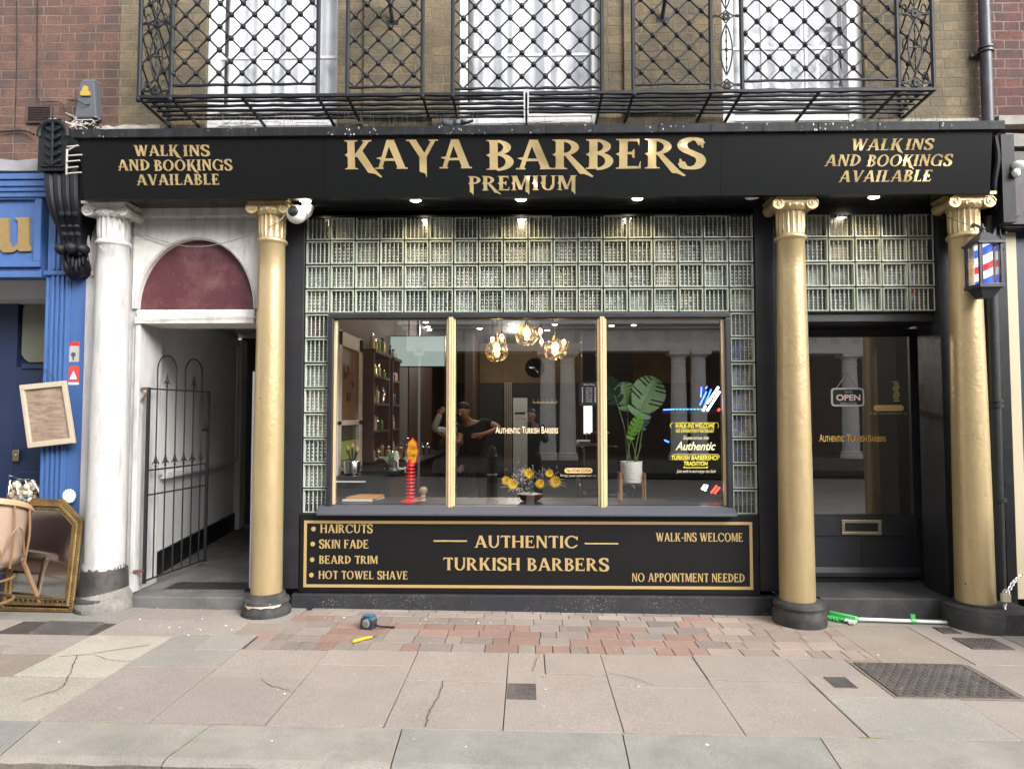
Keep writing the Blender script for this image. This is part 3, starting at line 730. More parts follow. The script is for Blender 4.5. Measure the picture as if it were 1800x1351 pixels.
sash(*WIN[0], [452, 523], [zb, zb+.62], 0, (.095, .02))
sash(*WIN[1], [888, 965], [zb, zb+.62], 0, (.06, .055))
sash(*WIN[2], [1343, 1420], [zb+.03, zb+.65], 0, (.10, .115))
# ledges between shopfront and brickwork
sl = MB()
rng = random.Random(3)
def rough_ledge(mb, x0, x1, y0, y1, z0, z1, n, mi=0, j=.008):
    prev = None
    for i in range(n+1):
        x = lerp(x0, x1, i/n); a = rng.uniform(-j, j); b = rng.uniform(-j, j)
        sec = [(x, y0+b, z0), (x, y0+b, z1+a), (x, y1, z1+a+.01), (x, y1, z0)]
        if prev: mb.add(prev+sec, [(0,1,5,4),(1,2,6,5),(2,3,7,6),(3,0,4,7)], mi)
        else: mb.add(sec, [(0,1,2,3)], mi)
        prev = sec
    mb.add(prev, [(3,2,1,0)], mi)
rough_ledge(sl, X(172, -.05, 215), X(283, -.05, 215), -.055, .02, 3.77, 3.93, 12)
rough_ledge(sl, X(283, -.03, 215), X(362, -.03, 215), -.02, .0, 3.77, 3.90, 10, j=.015)
rough_ledge(sl, X(362, -.1, 215), X(1510, -.1, 215), -.12, .0, 3.77, 3.845, 90, j=.012)
rough_ledge(sl, X(1505, -.05, 215), X(1720, -.05, 215), -.055, .02, 3.77, 3.925, 14, j=.004)
sl.build('stone_ledge', M['stone_light'], B)
# lead-covered cornice over the fascia
YFT, YFB = -.425, -.352; ZFT = (Z(243, YFT, 140)+Z(233, YFT, 1745))/2; ZFB = (Z(352, YFB, 150)+Z(340, YFB, 1737))/2
XF0, XF1 = X(140, YFT, 240), X(1745, YFT, 240)
fl = MB()
fl.box(X(128, -.44, 240), X(1765, -.44, 240), -.455, .0, ZFT+.002, ZFT+.068)
for i in range(16): xx = lerp(XF0+.1, XF1-.1, (i+rng.random()*.4)/16); fl.box(xx-.004, xx+.004, -.459, -.455, ZFT+.002, ZFT+.066)
fl.build('lead_flashing', M['lead'], B, bevel=.006)
# soffit and frieze behind the fascia
so = MB(); so.box(XF0+.03, XF1-.03, YFB+.012, .02, ZFB+.03, ZFB+.06)
so.box(XF0+.03, XF1-.03, .02, .3, 3.17, ZFT)
so.box(X(505, -.02, 240), X(1365, -.02, 240), -.10, .02, ZFB+.018, ZFB+.03)
so.build('soffit', plain('soffit_black', (.012, .012, .014), .2), B)

# stallriser, pilasters and piers of the shopfront
XG0, XG1 = X(534, .02, 640), X(1329, .02, 640); ZG1 = 3.185; ZG0 = .755
pf = MB()
xa, xb = X(498, 0), X(1366, 0)
pf.box(xa, XG0, 0, .32, .16, ZFB+.02)            # black pier beside the first gold column
pf.box(XG1, xb, 0, .32, .16, ZFB+.02)
pf.box(XG0, XG1, .012, .32, .12, ZG0)            # stallriser core
pf.box(XG0, XG1, .02, .2, ZG1, ZFB+.02)
pf.build('shopfront_pier', M['black_paint'], B, bevel=.004)
pl = MB(); pl.box(X(512, -.03, 1055), X(1372, -.03, 1055), -.035, .3, -.15, .125)
pl.build('plinth', M['plinth_black'], B, bevel=.006)

# glass blocks
def glint_mat(i, j, q, cells, tint, name):
    if side_tint and len(cells) == 8: return (7 if q < 3 else 8) if j > 0 else 4     # iridescent tint of the far block column, painted into its facets
    if not side_tint and len(cells) == 8 and j == 0: return 9 if q < 4 else 7  # pink and blue facets paint iridescence into the top block
    return 4 if tint > .3 else 5
side_tint = False
def block_panel(name, cells, cw, chh, xz, label=None):
    """cells: list of (i, j); one mesh: every block has a green glass rim, vertical ribs in front and painted glints at the back"""
    g = MB(); x0, z1 = xz; yF = .022; rnd = random.Random(5)
    for (i, j) in cells:
        a = x0 + i*cw + .004; b = x0 + (i+1)*cw - .004; t = z1 - j*chh - .004; c = z1 - (j+1)*chh + .004
        a += rnd.uniform(-.001, .001); t += rnd.uniform(-.0015, .0015)
        yf = yF + rnd.uniform(-.003, .003); r = .011
        # rim: bevelled square frame
        o_ = [(a, c), (b, c), (b, t), (a, t)]; i1 = [(a+.004, c+.004), (b-.004, c+.004), (b-.004, t-.004), (a+.004, t-.004)]; i2 = [(a+r, c+r), (b-r, c+r), (b-r, t-r), (a+r, t-r)]
        vs = [(p[0], yf+.012, p[1]) for p in o_] + [(p[0], yf, p[1]) for p in i1] + [(p[0], yf+.001, p[1]) for p in i2] + [(p[0], yf+.05, p[1]) for p in i2] + [(p[0], yf+.07, p[1]) for p in o_]
        fs = []
        for k in range(4):
            k2 = (k+1) % 4; fs += [(k, k2, 4+k2, 4+k), (4+k, 4+k2, 8+k2, 8+k), (8+k, 8+k2, 12+k2, 12+k), (k2, k, 16+k, 16+k2)]
        g.add(vs, fs, 0)
        tint = rnd.random()
        nf = 5; W = (b-a-2*r)/nf; nh = rnd.choice((6, 7, 7)); H = (t-c-2*r)/nh
        for q in range(nf+1):        # moulded ribs, rounded; near-white colour paints the highlights on the flute edges
            u = a+r+q*W; rw = .0034*rnd.uniform(.8, 1.3)*(.6 if side_tint else 1) if 0 < q < nf else .003
            pts = [(u-rw, yf+.020), (u-rw*.5, yf+.014), (u+rw*.5, yf+.014), (u+rw, yf+.020)]
            for k in range(3):
                g.add([(pts[k][0], pts[k][1], c+r), (pts[k+1][0], pts[k+1][1], c+r), (pts[k+1][0], pts[k+1][1], t-r), (pts[k][0], pts[k][1], t-r)], [(0,1,2,3)], 1, True)
        g.add([(a+r, yf+.056, c+r), (b-r, yf+.056, c+r), (b-r, yf+.056, t-r), (a+r, yf+.056, t-r)], [(0,1,2,3)], 10 if rnd.random() < .45 else 2)
        top = (name == 'glass_block_panel' and j == 0 and len(cells) > 10)
        sz = rnd.uniform(.55, 1.0)*(.55 if top else 1); skew = rnd.uniform(-.3, .3)
        for q in range(nf):
            for h in range(nh):      # pale facets that paint the glints seen in the glass
                if rnd.random() < .06: continue
                u = a+r+(q+.5+skew*.5)*W; v = c+r+(h+.5)*H; bw2 = W*.42*sz*rnd.uniform(.7, 1.15); bh2 = H*.44*sz*rnd.uniform(.7, 1.15); yy = yf+.050
                g.add([(u-bw2, yy, v), (u, yy, v-bh2), (u+bw2, yy, v), (u, yy, v+bh2), (u+bw2*.2, yy-.008, v+bh2*.15)], [(0,1,4),(1,2,4),(2,3,4),(3,0,4)], glint_mat(i, j, q, cells, tint, name), True)
        g.add([(a+r, yf+.012, c+r), (b-r, yf+.012, c+r), (b-r, yf+.012, t-r), (a+r, yf+.012, t-r)], [(0,1,2,3)], 6)
    # mortar grid behind
    I = max(i for i, j in cells)+1; J = max(j for i, j in cells)+1
    cs = set(cells)
    for (i, j) in cells:
        a = x0 + i*cw; b = a + cw; t = z1 - j*chh; c = t - chh
        g.box(a-.0045, a+.0045, yF+.012, yF+.075, c, t, 3); g.box(b-.0045, b+.0045, yF+.0125, yF+.0745, c, t, 3)
        g.box(a+.0045, b-.0045, yF+.013, yF+.074, t-.0045, t+.0045, 3); g.box(a+.0045, b-.0045, yF+.0135, yF+.0735, c-.0045, c+.0045, 3)
    g.build(name, [M['block_rim'], M['block_flute'], M['block_back'], M['sign_black'], M['glint'], M['glint_warm'], M['block_front'], M['glint_blue'], M['glint_peach'], M['glint_pink'], M['block_back_dark']], B, recalc=False)
def block_mats():
    m = newmat('block_rim'); p = N(m, 'BsdfPrincipled'); p.inputs['Roughness'].default_value = .12
    LK(m, mix(m, noise(m, 5, 3), (.25, .30, .245), (.47, .515, .44)), p.inputs['Base Color'])
    o = N(m, 'OutputMaterial'); LK(m, p.outputs[0], o.inputs[0]); M['block_rim'] = m
    M['block_flute'] = plain('block_flute', (.62, .66, .61), .12, 0, 1.0)
    M['block_front'] = clear_glass('block_front', .07)
    m = newmat('block_back'); p = N(m, 'BsdfPrincipled'); p.inputs['Roughness'].default_value = .15
    LK(m, ramp(m, noise(m, 6, 6, .8), [(.33, (.10, .11, .10)), (.52, (.26, .28, .255)), (.7, (.48, .49, .44))]), p.inputs['Base Color'])
    o = N(m, 'OutputMaterial'); LK(m, p.outputs[0], o.inputs[0]); M['block_back'] = m
    M['block_back_dark'] = paint('block_back_dark', (.15, .165, .15), .15, .5)
    M['glint'] = paint('glint', (.80, .84, .80), .15, .35, None, 0, .1, 5)
    M['glint_blue'] = paint('glint_blue', (.22, .22, .85), .15, .35, None, 0, .1, 5); M['glint_peach'] = paint('glint_peach', (.85, .45, .28), .15, .3, None, 0, .1, 5); M['glint_pink'] = paint('glint_pink', (.85, .30, .38), .15, .3, None, 0, .1, 5)
    M['glint_warm'] = paint('glint_warm', (.82, .76, .60), .15, .35, None, 0, .1, 5)
block_mats()
CW = (XG1-XG0)/18; ZS = (Z(548, .02, 575)+Z(551, .02, 1283))/2; CH = (ZG1-ZS)/4; CH2 = (ZS-ZG0)/8
block_panel('glass_block_panel', [(i, j) for i in range(18) for j in range(4)], CW, CH, (XG0, ZG1))
block_panel('glass_block_panel', [(0, j) for j in range(8)], CW, CH2, (XG0, ZS-.001))
side_tint = True
block_panel('glass_block_panel', [(0, j) for j in range(8)], CW, CH2, (XG1-CW, ZS-.001))
side_tint = False

# big shop window: surround, sill, gold mullions, panes
wx0, wx1 = XG0+CW+.002, XG1-CW-.002; wz0 = ZG0+.03; wz1 = ZS-.004
gx0, gx1 = X(591, .05), X(1270, .05); gz0, gz1 = Z(886, .05), Z(563, .05)
f = MB()
f.box(wx0, wx1, -.02, .12, gz1+.01, wz1); f.box(wx0, gx0-.012, -.02, .12, wz0, gz1+.01); f.box(gx1+.012, wx1, -.02, .12, wz0, gz1+.01)
f.box(wx0, wx1, .0, .12, wz0-.0, gz0-.012)
shopwin = f.build('shop_window', M['black_paint'], B, bevel=.008)
s_ = MB(); s_.prism([(-.085, wz0-.03), (-.085, wz0-.012), (-.012, gz0-.008), (.04, gz0-.004), (.04, wz0-.03)], X(560, -.06), X(1292, -.06), plane='yz')
s_.build('sill', M['sill_grey'] if 'sill_grey' in M else plain('sill_grey', (.065, .068, .085), .45), shopwin, bevel=.004)
tr = MB(); tr.box(gx0-.012, gx0+.004, .012, .045, gz0, gz1); tr.box(gx1-.004, gx1+.012, .012, .045, gz0, gz1)
tr.box(gx0, gx1, .03, .045, gz1, gz1+.008); tr.build('beading', M['cream_wood'], shopwin)
for px in (792, 1059):
    mm = MB(); c = X(px, -.01)
    for dx, yy in ((-.026, .004), (-.009, -.012), (.009, -.012), (.026, .004)):
        mm.tube([(c+dx, yy, gz0-.02), (c+dx, yy, gz1+.02)], .0115, 8)
    mm.box(c-.028, c+.028, .0, .06, gz0-.02, gz1+.02)
    mm.prism([(c-.03, gz0-.02), (c, gz0-.045), (c+.03, gz0-.02)], -.015, .01)
    mm.build('mullion', M['cream_wood'], shopwin)
m1, m2 = X(792, .05), X(1059, .05)
for a, b in ((gx0, m1), (m1, m2), (m2, gx1)):
    MB().quad((a, .05, gz0), (b, .05, gz0), (b, .05, gz1), (a, .05, gz1)).build('pane', M['glass'], shopwin, recalc=False)

# ionic columns
def column(px_top, px_bot, Yc, rt, rb, mat, matc, zb, zt, label=None, ring=.43, style=0):
    xt, xb_ = px_top, px_bot; c = ((xt+xb_)/2, Yc, 0); H = zt
    sh = MB(); prof = []
    zn = zt-.34
    for i in range(13):
        t = i/12; prof.append((lerp(rb, rt, t)+.004*math.sin(PI*t), lerp(zb, zn, t)))
    prof += [(rt+.006, zn+.006), (rt+.016, zn+.014), (rt+.018, zn+.03), (rt+.008, zn+.042), (rt+.002, zn+.05)]
    sh.lathe(prof, c, 32, cap=True)
    sh.lathe([(rt-.001, zn+.05), (rt+.004, zn+.10), (rt+.005, zt-.12), (rt+.004, zt-.10)], c, 36, flute=(zn+.06, zt-.11, .019), sm=False)
    s0 = sh.build('column', mat, B, sharp=.9)
    if label: s0['label'] = label
    cp = MB()
    cp.lathe([(rt+.006, zt-.115), (rt+.022, zt-.10), (rt+.03, zt-.08), (rt+.02, zt-.06)], c, 32)
    for k in range(16):     # egg and dart
        a = 2*PI*k/16; cp.ell((c[0]+(rt+.022)*math.cos(a), c[1]+(rt+.022)*math.sin(a), zt-.085), (.012, .012, .016), 6)
    vx = rt+.026
    for sx in (-1, 1):
        vc = (c[0]+sx*vx, c[1], zt-.068)
        cp.lathe([(.046, -rt-.01), (.050, -rt+.004), (.042, -rt*.5), (.034, 0), (.042, rt*.5), (.050, rt-.004), (.046, rt+.01)], vc, 20, axis='y')
        pts = [(vc[0]+sx*(.043-.0052*k*.5)*math.cos(k*.45)*1.0, c[1]-rt-.012, vc[2]+(.043-.0026*k)*math.sin(k*.45)) for k in range(17)]
        cp.tube(pts, .006, 6)
        cp.ell((vc[0], c[1]-rt-.012, vc[2]), (.011, .008, .011), 8)
    cp.box(c[0]-vx, c[0]+vx, c[1]-rt-.004, c[1]+rt, zt-.062, zt-.034)
    cp.box(c[0]-rt-.06, c[0]+rt+.06, c[1]-rt-.035, c[1]+rt+.035, zt-.022, zt)
    cp.box(c[0]-rt-.045, c[0]+rt+.045, c[1]-rt-.02, c[1]+rt+.02, zt-.034, zt-.022)
    cp.build('capital', matc, s0, bevel=.002)
    bs = MB(); g0 = gz(c[0])-.02
    if style == 0:
        bs.lathe([(rb+.062, g0), (rb+.067, .03), (rb+.066, .06), (rb+.05, .085), (rb+.05, .10), (rb+.058, .115), (rb+.052, .135), (rb+.03, .15), (rb+.02, zb+.005), (rb-.01, zb+.006)], (xb_, Yc, 0), 32)
    else:
        bs.lathe([(rb+.10, g0), (rb+.105, .10), (rb+.10, .125), (rb+.03, .135), (rb+.03, .15), (rb-.01, zb+.004)], (xb_, Yc, 0), 40)
    bo = bs.build('base', M['base_black'] if mat is not M['white_paint'] else M['base_black'], s0)
    return s0
zc = ZFB+.024
YC = -.17
c1 = column(X(478, -.17, 430), X(469, -.17, 1020), -.17, .100, .118, M['gold_paint'], M['gold_paint'], .175, zc, 'gold column with a flaking cream patch on its base')
c2 = column(X(1387, -.19, 430), X(1404, -.19, 1020), -.19, .102, .130, M['gold_paint'], M['gold_paint'], .150, zc)
c3 = column(X(1690, -.20, 430), X(1718, -.20, 1020), -.20, .104, .132, M['gold_paint'], M['gold_paint'], .150, zc, style=1)
c0 = column(X(200, -.12, 430), X(184, -.12, 980), -.12, .115, .142, M['white_paint'], M['white_old'], .34, zc, 'white column with peeling paint over a bare grey foot')
# bare foot of the white column and flaked patches
ft = MB(); ft.lathe([(.150, .02), (.152, .16), (.146, .20), (.1435, .36), (.1435, .375)], (X(184, -.12, 980), -.12, 0), 36)
ft.build('bare_foot', stone('bare_foot', (.10, .095, .095), (.15, .145, .14), (.07, .07, .07), speck=40, bump=.7), c0)
ft = MB(); n = 26
for k in range(n):
    a = R(200+140*k/n); zt_ = .345+.018*math.sin(k*1.3)+.02*math.sin(k*.6); 
    a2 = R(200+140*(k+1)/n); zt2 = .345+.018*math.sin((k+1)*1.3)+.02*math.sin((k+1)*.6)
    cx, cy = X(184, -.12, 980), -.12; r_ = .150
    ft.add([(cx+r_*math.cos(a), cy+r_*math.sin(a), zt_), (cx+r_*math.cos(a2), cy+r_*math.sin(a2), zt2), (cx+r_*math.cos(a2), cy+r_*math.sin(a2), .40), (cx+r_*math.cos(a), cy+r_*math.sin(a), .40)], [(0,1,2,3)])
ft.build('peeling_paint', M['white_paint'], c0, recalc=False)
def patch_on(parent, cx, cy, rad, a0, a1, z0, z1, mat, seed):
    r_ = random.Random(seed); p = MB(); n = 14
    lo = [r_.uniform(0, .4) for _ in range(n+1)]; hi = [r_.uniform(.6, 1) for _ in range(n+1)]; lo[0] = hi[0] = .5; lo[n] = hi[n] = .5
    for k in range(n):
        a = R(lerp(a0, a1, k/n)); b = R(lerp(a0, a1, (k+1)/n))
        P = lambda an, t: (cx+(rad(lerp(z0, z1, t)))*math.cos(an), cy+(rad(lerp(z0, z1, t)))*math.sin(an), lerp(z0, z1, t))
        p.add([P(a, lo[k]), P(b, lo[k+1]), P(b, hi[k+1]), P(a, hi[k])], [(0,1,2,3)])
    p.build('bare_patch', mat, parent, recalc=False)
flk = paint('flaked', (.62, .55, .42), .8, .2)
patch_on(c1, X(469, -.17, 1020), -.17, lambda z: .118+.0555, 225, 330, .088, .128, flk, 2)
patch_on(c0, X(184, -.12, 980), -.12, lambda z: .156, 262, 292, .20, .29, M['white_old'], 3)
# rough stone foot under the white column
ft = MB(); cx = X(184, -.14, 980)
ft.lathe([(.205, gz(cx)-.02), (.212, .05), (.205, .10), (.18, .15), (.165, .18), (.15, .21)], (cx, -.12, 0), 28)
bmat = stone('worn_foot', (.17, .16, .145), (.27, .25, .23), (.06, .06, .058), speck=25, bump=.8)
ft.build('stone_foot', bmat, c0)

# white timber and plaster round the passage entrance
zs = Z(545, -.02); zt_ = zc+.03; xo0, xo1 = X(247, 0), X(452, 0)
fr = MB()
fr.box(X(147, 0), X(168, 0), -.02, .3, .18, zt_-.02)
fr.box(X(168, .0), X(236, .0), .0, .3, .10, zt_-.02)                 # white pilaster behind the column
fr.box(X(236, -.02), xo0, -.035, .3, .13, Z(562, -.02))
fr.box(X(228, -.02), X(238, -.02), -.015, .3, .13, Z(562, -.02))
fr.build('white_pilaster', M['white_paint'], B, bevel=.004)
fr = MB()
fr.box(X(243, -.02, 480), X(450, -.02, 480), -.05, .3, Z(566, -.05), Z(553, -.05))
fr.box(X(245, -.02, 480), X(450, -.02, 480), -.035, .3, Z(553, -.035), Z(542, -.035))
fr.box(X(240, .0, 480), X(452, .0, 480), -.01, .3, Z(385, 0), zt_)
fr.box(X(240, .0, 480), X(452, .0, 480), -.04, -.011, Z(378, 0), Z(362, 0))
# spandrel with semicircular hole
cxa = X(347, .01, 480); rx = X(449, .01, 480)-cxa; zb_ = Z(541, .01); rz = Z(418, .01)-zb_
y0 = -.02; xl, xr = X(236, .0, 480), X(456, .0, 480); zt2 = Z(385, 0)
pts = [(cxa+rx*math.cos(R(a)), zb_+rz*math.sin(R(a))) for a in range(0, 181, 6)]
for i in range(len(pts)-1):
    (ax, az), (bx_, bz) = pts[i], pts[i+1]
    fr.add([(ax, y0, az), (ax, y0, zt2), (bx_, y0, zt2), (bx_, y0, bz)], [(0,1,2,3)])
    fr.add([(ax, y0, az), (bx_, y0, bz), (bx_, y0+.06, bz), (ax, y0+.06, az)], [(0,1,2,3)], 0, True)
fr.quad((xr, y0, zb_), (xr, y0, zt2), (cxa+rx, y0, zt2), (cxa+rx, y0, zb_)); fr.quad((xl, y0, zb_), (xl, y0, zt2), (cxa-rx, y0, zt2), (cxa-rx, y0, zb_))
arch = fr.build('arched_surround', M['white_old'], B, recalc=False)
MB().box(xl, xr, .035, .06, zb_, zt2).build('fanlight', M['burgundy'], arch)
tb = MB()
for k, (w_, yy) in enumerate(((.035, -.028),)):
    tb.tube([(cxa+(rx+.012)*math.cos(R(a)), y0-.002, zb_+(rz+.012)*math.sin(R(a))) for a in range(0, 181, 6)], .007, 6)
tb.build('arch_bead', M['white_paint'], arch)

# passage beyond the gate
XBK, YBK = X(432, 2.9)-.0, 2.9
pa, pb = Vector((X(262, .3), .3, 0)), Vector((-3.66, 3.0, 0))
ps = MB(); zf = .135
ps.box(-5.0, X(452, .3)+.02, .05, 3.4, -.1, zf)
ps.build('passage_floor', M['passage_floor'], B)
def slant_wall(mb, a, b, z0, z1, off=0, th=.03, mi=0):
    d = (b-a).normalized(); nrm = Vector((d.y, -d.x, 0)); p = a+nrm*off; q = b+nrm*off; r_ = b+nrm*(off-th); s2 = a+nrm*(off-th)
    mb.hexa([(p.x,p.y,z0),(q.x,q.y,z0),(r_.x,r_.y,z0),(s2.x,s2.y,z0)], [(p.x,p.y,z1),(q.x,q.y,z1),(r_.x,r_.y,z1),(s2.x,s2.y,z1)], mi)
pw = MB()
M['passage_white'] = paint('passage_white', (.74, .73, .72), .55, .06, (.5, .47, .43), .4, .3, 6)
slant_wall(pw, pa, pb, zf, 2.7, 0, .1, 0)
slant_wall(pw, pa.lerp(pb, .02), pa.lerp(pb, .93), 1.02, 2.40, .035, .034, 0)
slant_wall(pw, pa.lerp(pb, .01), pa.lerp(pb, .955), 2.40, 2.46, .05, .05, 0)
slant_wall(pw, pa.lerp(pb, .93), pa.lerp(pb, .955), 1.0, 2.40, .05, .05, 0)
slant_wall(pw, pa.lerp(pb, .10), pa.lerp(pb, .955), .98, 1.03, .055, .055, 0)
slant_wall(pw, pa.lerp(pb, .42), pa.lerp(pb, .425), 1.03, 2.40, .037, .004, 0)
slant_wall(pw, pa.lerp(pb, .02), pa.lerp(pb, .97), zf, .34, .02, .019, 1)
slant_wall(pw, pa.lerp(pb, .97), pa.lerp(pb, 1.06), zf, 2.5, .07, .07, 0)
pw.build('passage_wall', [M['passage_white'], M['sign_black']], B)
pw = MB(); pw.box(X(452, .3), X(452, .3)+.1, .3, 3.4, zf, 2.7); pw.box(-5, -1.9, .32, 3.4, 2.56, 2.75)
pw.build('bounce_lining', M['passage_white'], B)  # hidden side wall and ceiling, coloured white to bounce light into the passage
MB().box(-3.75, -1.9, 3.3, 3.4, zf, 2.7).build('passage_door', M['room_black'], B)
ps = MB(); ps.box(X(443, .02), X(452, .02), .02, .06, .16, Z(652, .02)); ps.build('gate_post', M['white_clean'], B)
# tiled step
st = MB(); st.box(X(222, -.06), X(452, -.06), -.10, .06, -.1, .118)
st.build('entrance_step', M['step'], B, bevel=.01)
tl = MB()
for i in range(11):
    for j in range(3):
        xa_, xb_3 = lerp(X(292, .1, 1030), X(452, .1, 1030), i/11), lerp(X(292, .1, 1030), X(452, .1, 1030), (i+1)/11); tl.box(xa_+.004, xb_3-.004, .055+j*.08+.004, .055+(j+1)*.08-.004, zf, zf+.004)
tl.build('threshold_tiles', paint('tile_dark', (.035, .035, .038), .5, .5), B)

# ---- recessed shop door on the other side
dY = .45; dx0, dx1 = X(1418, dY), X(1614, dY)
dzb, dzt = .14, Z(578, dY, 1500)
bx = MB(); xr0 = XG1+.06; xr1 = X(1668, -.02)
bx.box(X(1366, 0), X(1366, 0)+.03, .0, dY+.05, .12, 3.2)
bx.box(X(1655, 0), X(1700, 0)+.1, -.02, .3, -.1, ZFB+.02)
bx.box(X(1614, dY)+.0, X(1614, dY)+.14, dY-.02, dY+.10, .12, 3.2)
bx.box(X(1400, dY), dx0, dY-.02, dY+.1, .12, dzt+.1)
bx.add([(X(1614,dY)+.14, dY-.02, .12), (X(1658,0), .0, .12), (X(1658,0), .0, 3.2), (X(1614,dY)+.14, dY-.02, 3.2)], [(0,1,2,3)])
bx.add([(X(1630,dY), dY-.021, .12), (X(1643,.2), .2, .12), (X(1643,.2), .2, 3.2), (X(1630,dY), dY-.021, 3.2)], [(0,1,2,3)])
bx.box(X(1366, 0), X(1660, 0), .06, dY+.1, ZS-.005, ZS-.075)
bx.build('door_recess', M['black_paint'], B, bevel=.003)
kx0, kx1 = X(1408, .05, 460), X(1640, .05, 460)
block_panel('glass_block_panel', [(i, j) for i in range(6) for j in range(4)], (kx1-kx0)/5, CH, (kx0-(kx1-kx0)/5, ZG1))
so = MB(); so.box(X(1640, .05), X(1660, .05), .03, .2, ZS, ZFB+.02); so.build('transom_post', M['black_paint'], B)
dd = MB(); th = .045
gx_0, gx_1 = X(1424, dY), X(1603, dY); gz_0, gz_1 = Z(905, dY, 1500), Z(590, dY, 1500)
dd.box(dx0, gx_0, dY, dY+th, dzb, dzt); dd.box(gx_1, dx1, dY, dY+th, dzb, dzt); dd.box(gx_0, gx_1, dY, dY+th, gz_1, dzt)
dd.box(gx_0, gx_1, dY, dY+th, Z(940, dY), gz_0); dd.box(gx_0, gx_1, dY, dY+th, dzb, Z(1012, dY)); dd.box(gx_0, gx_1, dY+.008, dY+th-.005, Z(1012, dY), Z(940, dY))
dd.box(X(1512, dY)-.01, X(1512, dY)+.01, dY+.002, dY+.008, Z(1012, dY), Z(940, dY))
door = dd.build('shop_door', M['black_paint'], B, bevel=.004)
MB().prism([(dY-.035, dzb+.04), (dY-.035, dzb+.075), (dY-.002, dzb+.115), (dY-.002, dzb+.04)], dx0+.02, dx1-.02, plane='yz').build('weather_bar', M['black_paint'], door)
MB().quad((gx_0, dY+.02, gz_0), (gx_1, dY+.02, gz_0), (gx_1, dY+.02, gz_1), (gx_0, dY+.02, gz_1)).build('pane', clear_glass('door_glass', .30), door, recalc=False)
bd = MB(); e_ = .009
bd.box(gx_0, gx_1, dY-.004, dY+.015, gz_0, gz_0+e_); bd.box(gx_0, gx_1, dY-.004, dY+.015, gz_1-e_, gz_1); bd.box(gx_1-e_, gx_1, dY-.004, dY+.015, gz_0+e_, gz_1-e_); bd.build('beading', M['black_paint'], door)
lb = MB(); a, b, c, d = X(1474, dY), X(1544, dY), Z(937, dY), Z(911, dY)
lb.box(a, b, dY-.012, dY, c, c+.028); lb.box(a, b, dY-.012, dY, d-.028, d); lb.box(a, a+.03, dY-.012, dY, c+.028, d-.028); lb.box(b-.03, b, dY-.012, dY, c+.028, d-.028)
lbo = lb.build('letterbox', paint('tarnished', (.42, .36, .25), .4, .4, (.1, .09, .07), .6, .6, 20, metal=.7), door, bevel=.004)
MB().box(a+.03, b-.03, dY-.003, dY-.001, c+.028, d-.028).build('flap', M['room_black'], door)
st = MB(); st.box(X(1432, -.03), X(1672, -.03), -.055, .50, -.1, .128)
st.build('door_step', M['step_dark'] if 'step_dark' in M else paint('step_dark', (.05, .05, .052), .7, .4, (.11, .11, .11), .7, .7, 9), B, bevel=.012)
# low curved kerb round the last column
cv = MB(); cxx = X(1718, -.2, 1020)
cv.lathe([(.235, -.08), (.24, .10), (.23, .118), (.1, .125)], (cxx, -.2, 0), 40); cv.box(cxx+.02, cxx+.32, -.435, .0, -.1, .118)
cv.build('column_plinth', M['base_black'], B, bevel=.006)
wl = MB()
for i in range(-16, 17): pass
# side walls of the shop interior carried up behind the shopfront
for bx6 in ((X(452, .3)+.1, XG0+.02, .32, .4, 0, 3.3), (XG1-.02, X(1400, .4), .35, .45, 0, 3.3), (X(1400,.4), X(1700,.5), .56, .62, dzt+.1, 3.3), (dx1+.1, 3.66, dY+.1, .62, 0, 3.3)):
    MB().box(*bx6).build('inner_partition', M['room_black'], B)

# ================================================================== SIGNS
FS = thing('fascia_sign', 'long black fascia sign with gold KAYA BARBERS PREMIUM lettering', 'shop sign', (0, -.39, ZFB))
yf = lambda z: lerp(YFB, YFT, (z-ZFB)/(ZFT-ZFB))
fb = MB(); xm = [XF0, X(570, -.4, 240), X(1268, -.4, 240), XF1]
b0 = [X(150, YFB, 240), X(570, -.4, 240), X(1268, -.4, 240), X(1737, YFB, 240)]
for i in range(3):
    g = .0012
    fb.add([(b0[i]+g, YFB, ZFB), (b0[i+1]-g, YFB, ZFB), (xm[i+1]-g, YFT, ZFT), (xm[i]+g, YFT, ZFT), (b0[i]+g, YFB+.02, ZFB), (b0[i+1]-g, YFB+.02, ZFB), (xm[i+1]-g, YFT+.02, ZFT), (xm[i]+g, YFT+.02, ZFT)],
           [(0,1,2,3),(7,6,5,4),(4,5,1,0),(3,2,6,7),(0,3,7,4),(1,5,6,2)])
fb.add([(b0[0], YFB, ZFB), (XF0, YFT, ZFT), (XF0, 0, ZFT), (b0[0], 0, ZFB)], [(0,1,2,3)]); fb.add([(b0[3], YFB, ZFB), (XF1, YFT, ZFT), (XF1, 0, ZFT), (b0[3], 0, ZFB)], [(3,2,1,0)])
fb.box(b0[0], b0[3], YFB+.02, YFB+.05, ZFB, ZFB+.012)
fb.build('board', M['fascia_black'], FS)
L = MB(); kw = dict(yfun=yf, th=.003)
letters(L, 'KAYA', SIGN, 606, 826, 296, 248, -.40, tr=.06, **kw)
letters(L, 'BARBERS', SIGN, 855, 1238, 296, 247, -.40, tr=.05, **kw)
letters(L, 'PREMIUM', SIGN, 823, 1014, 334, 310, -.37, tr=.06, **kw)
L.build('lettering', M['gold_letter'], FS, recalc=False)
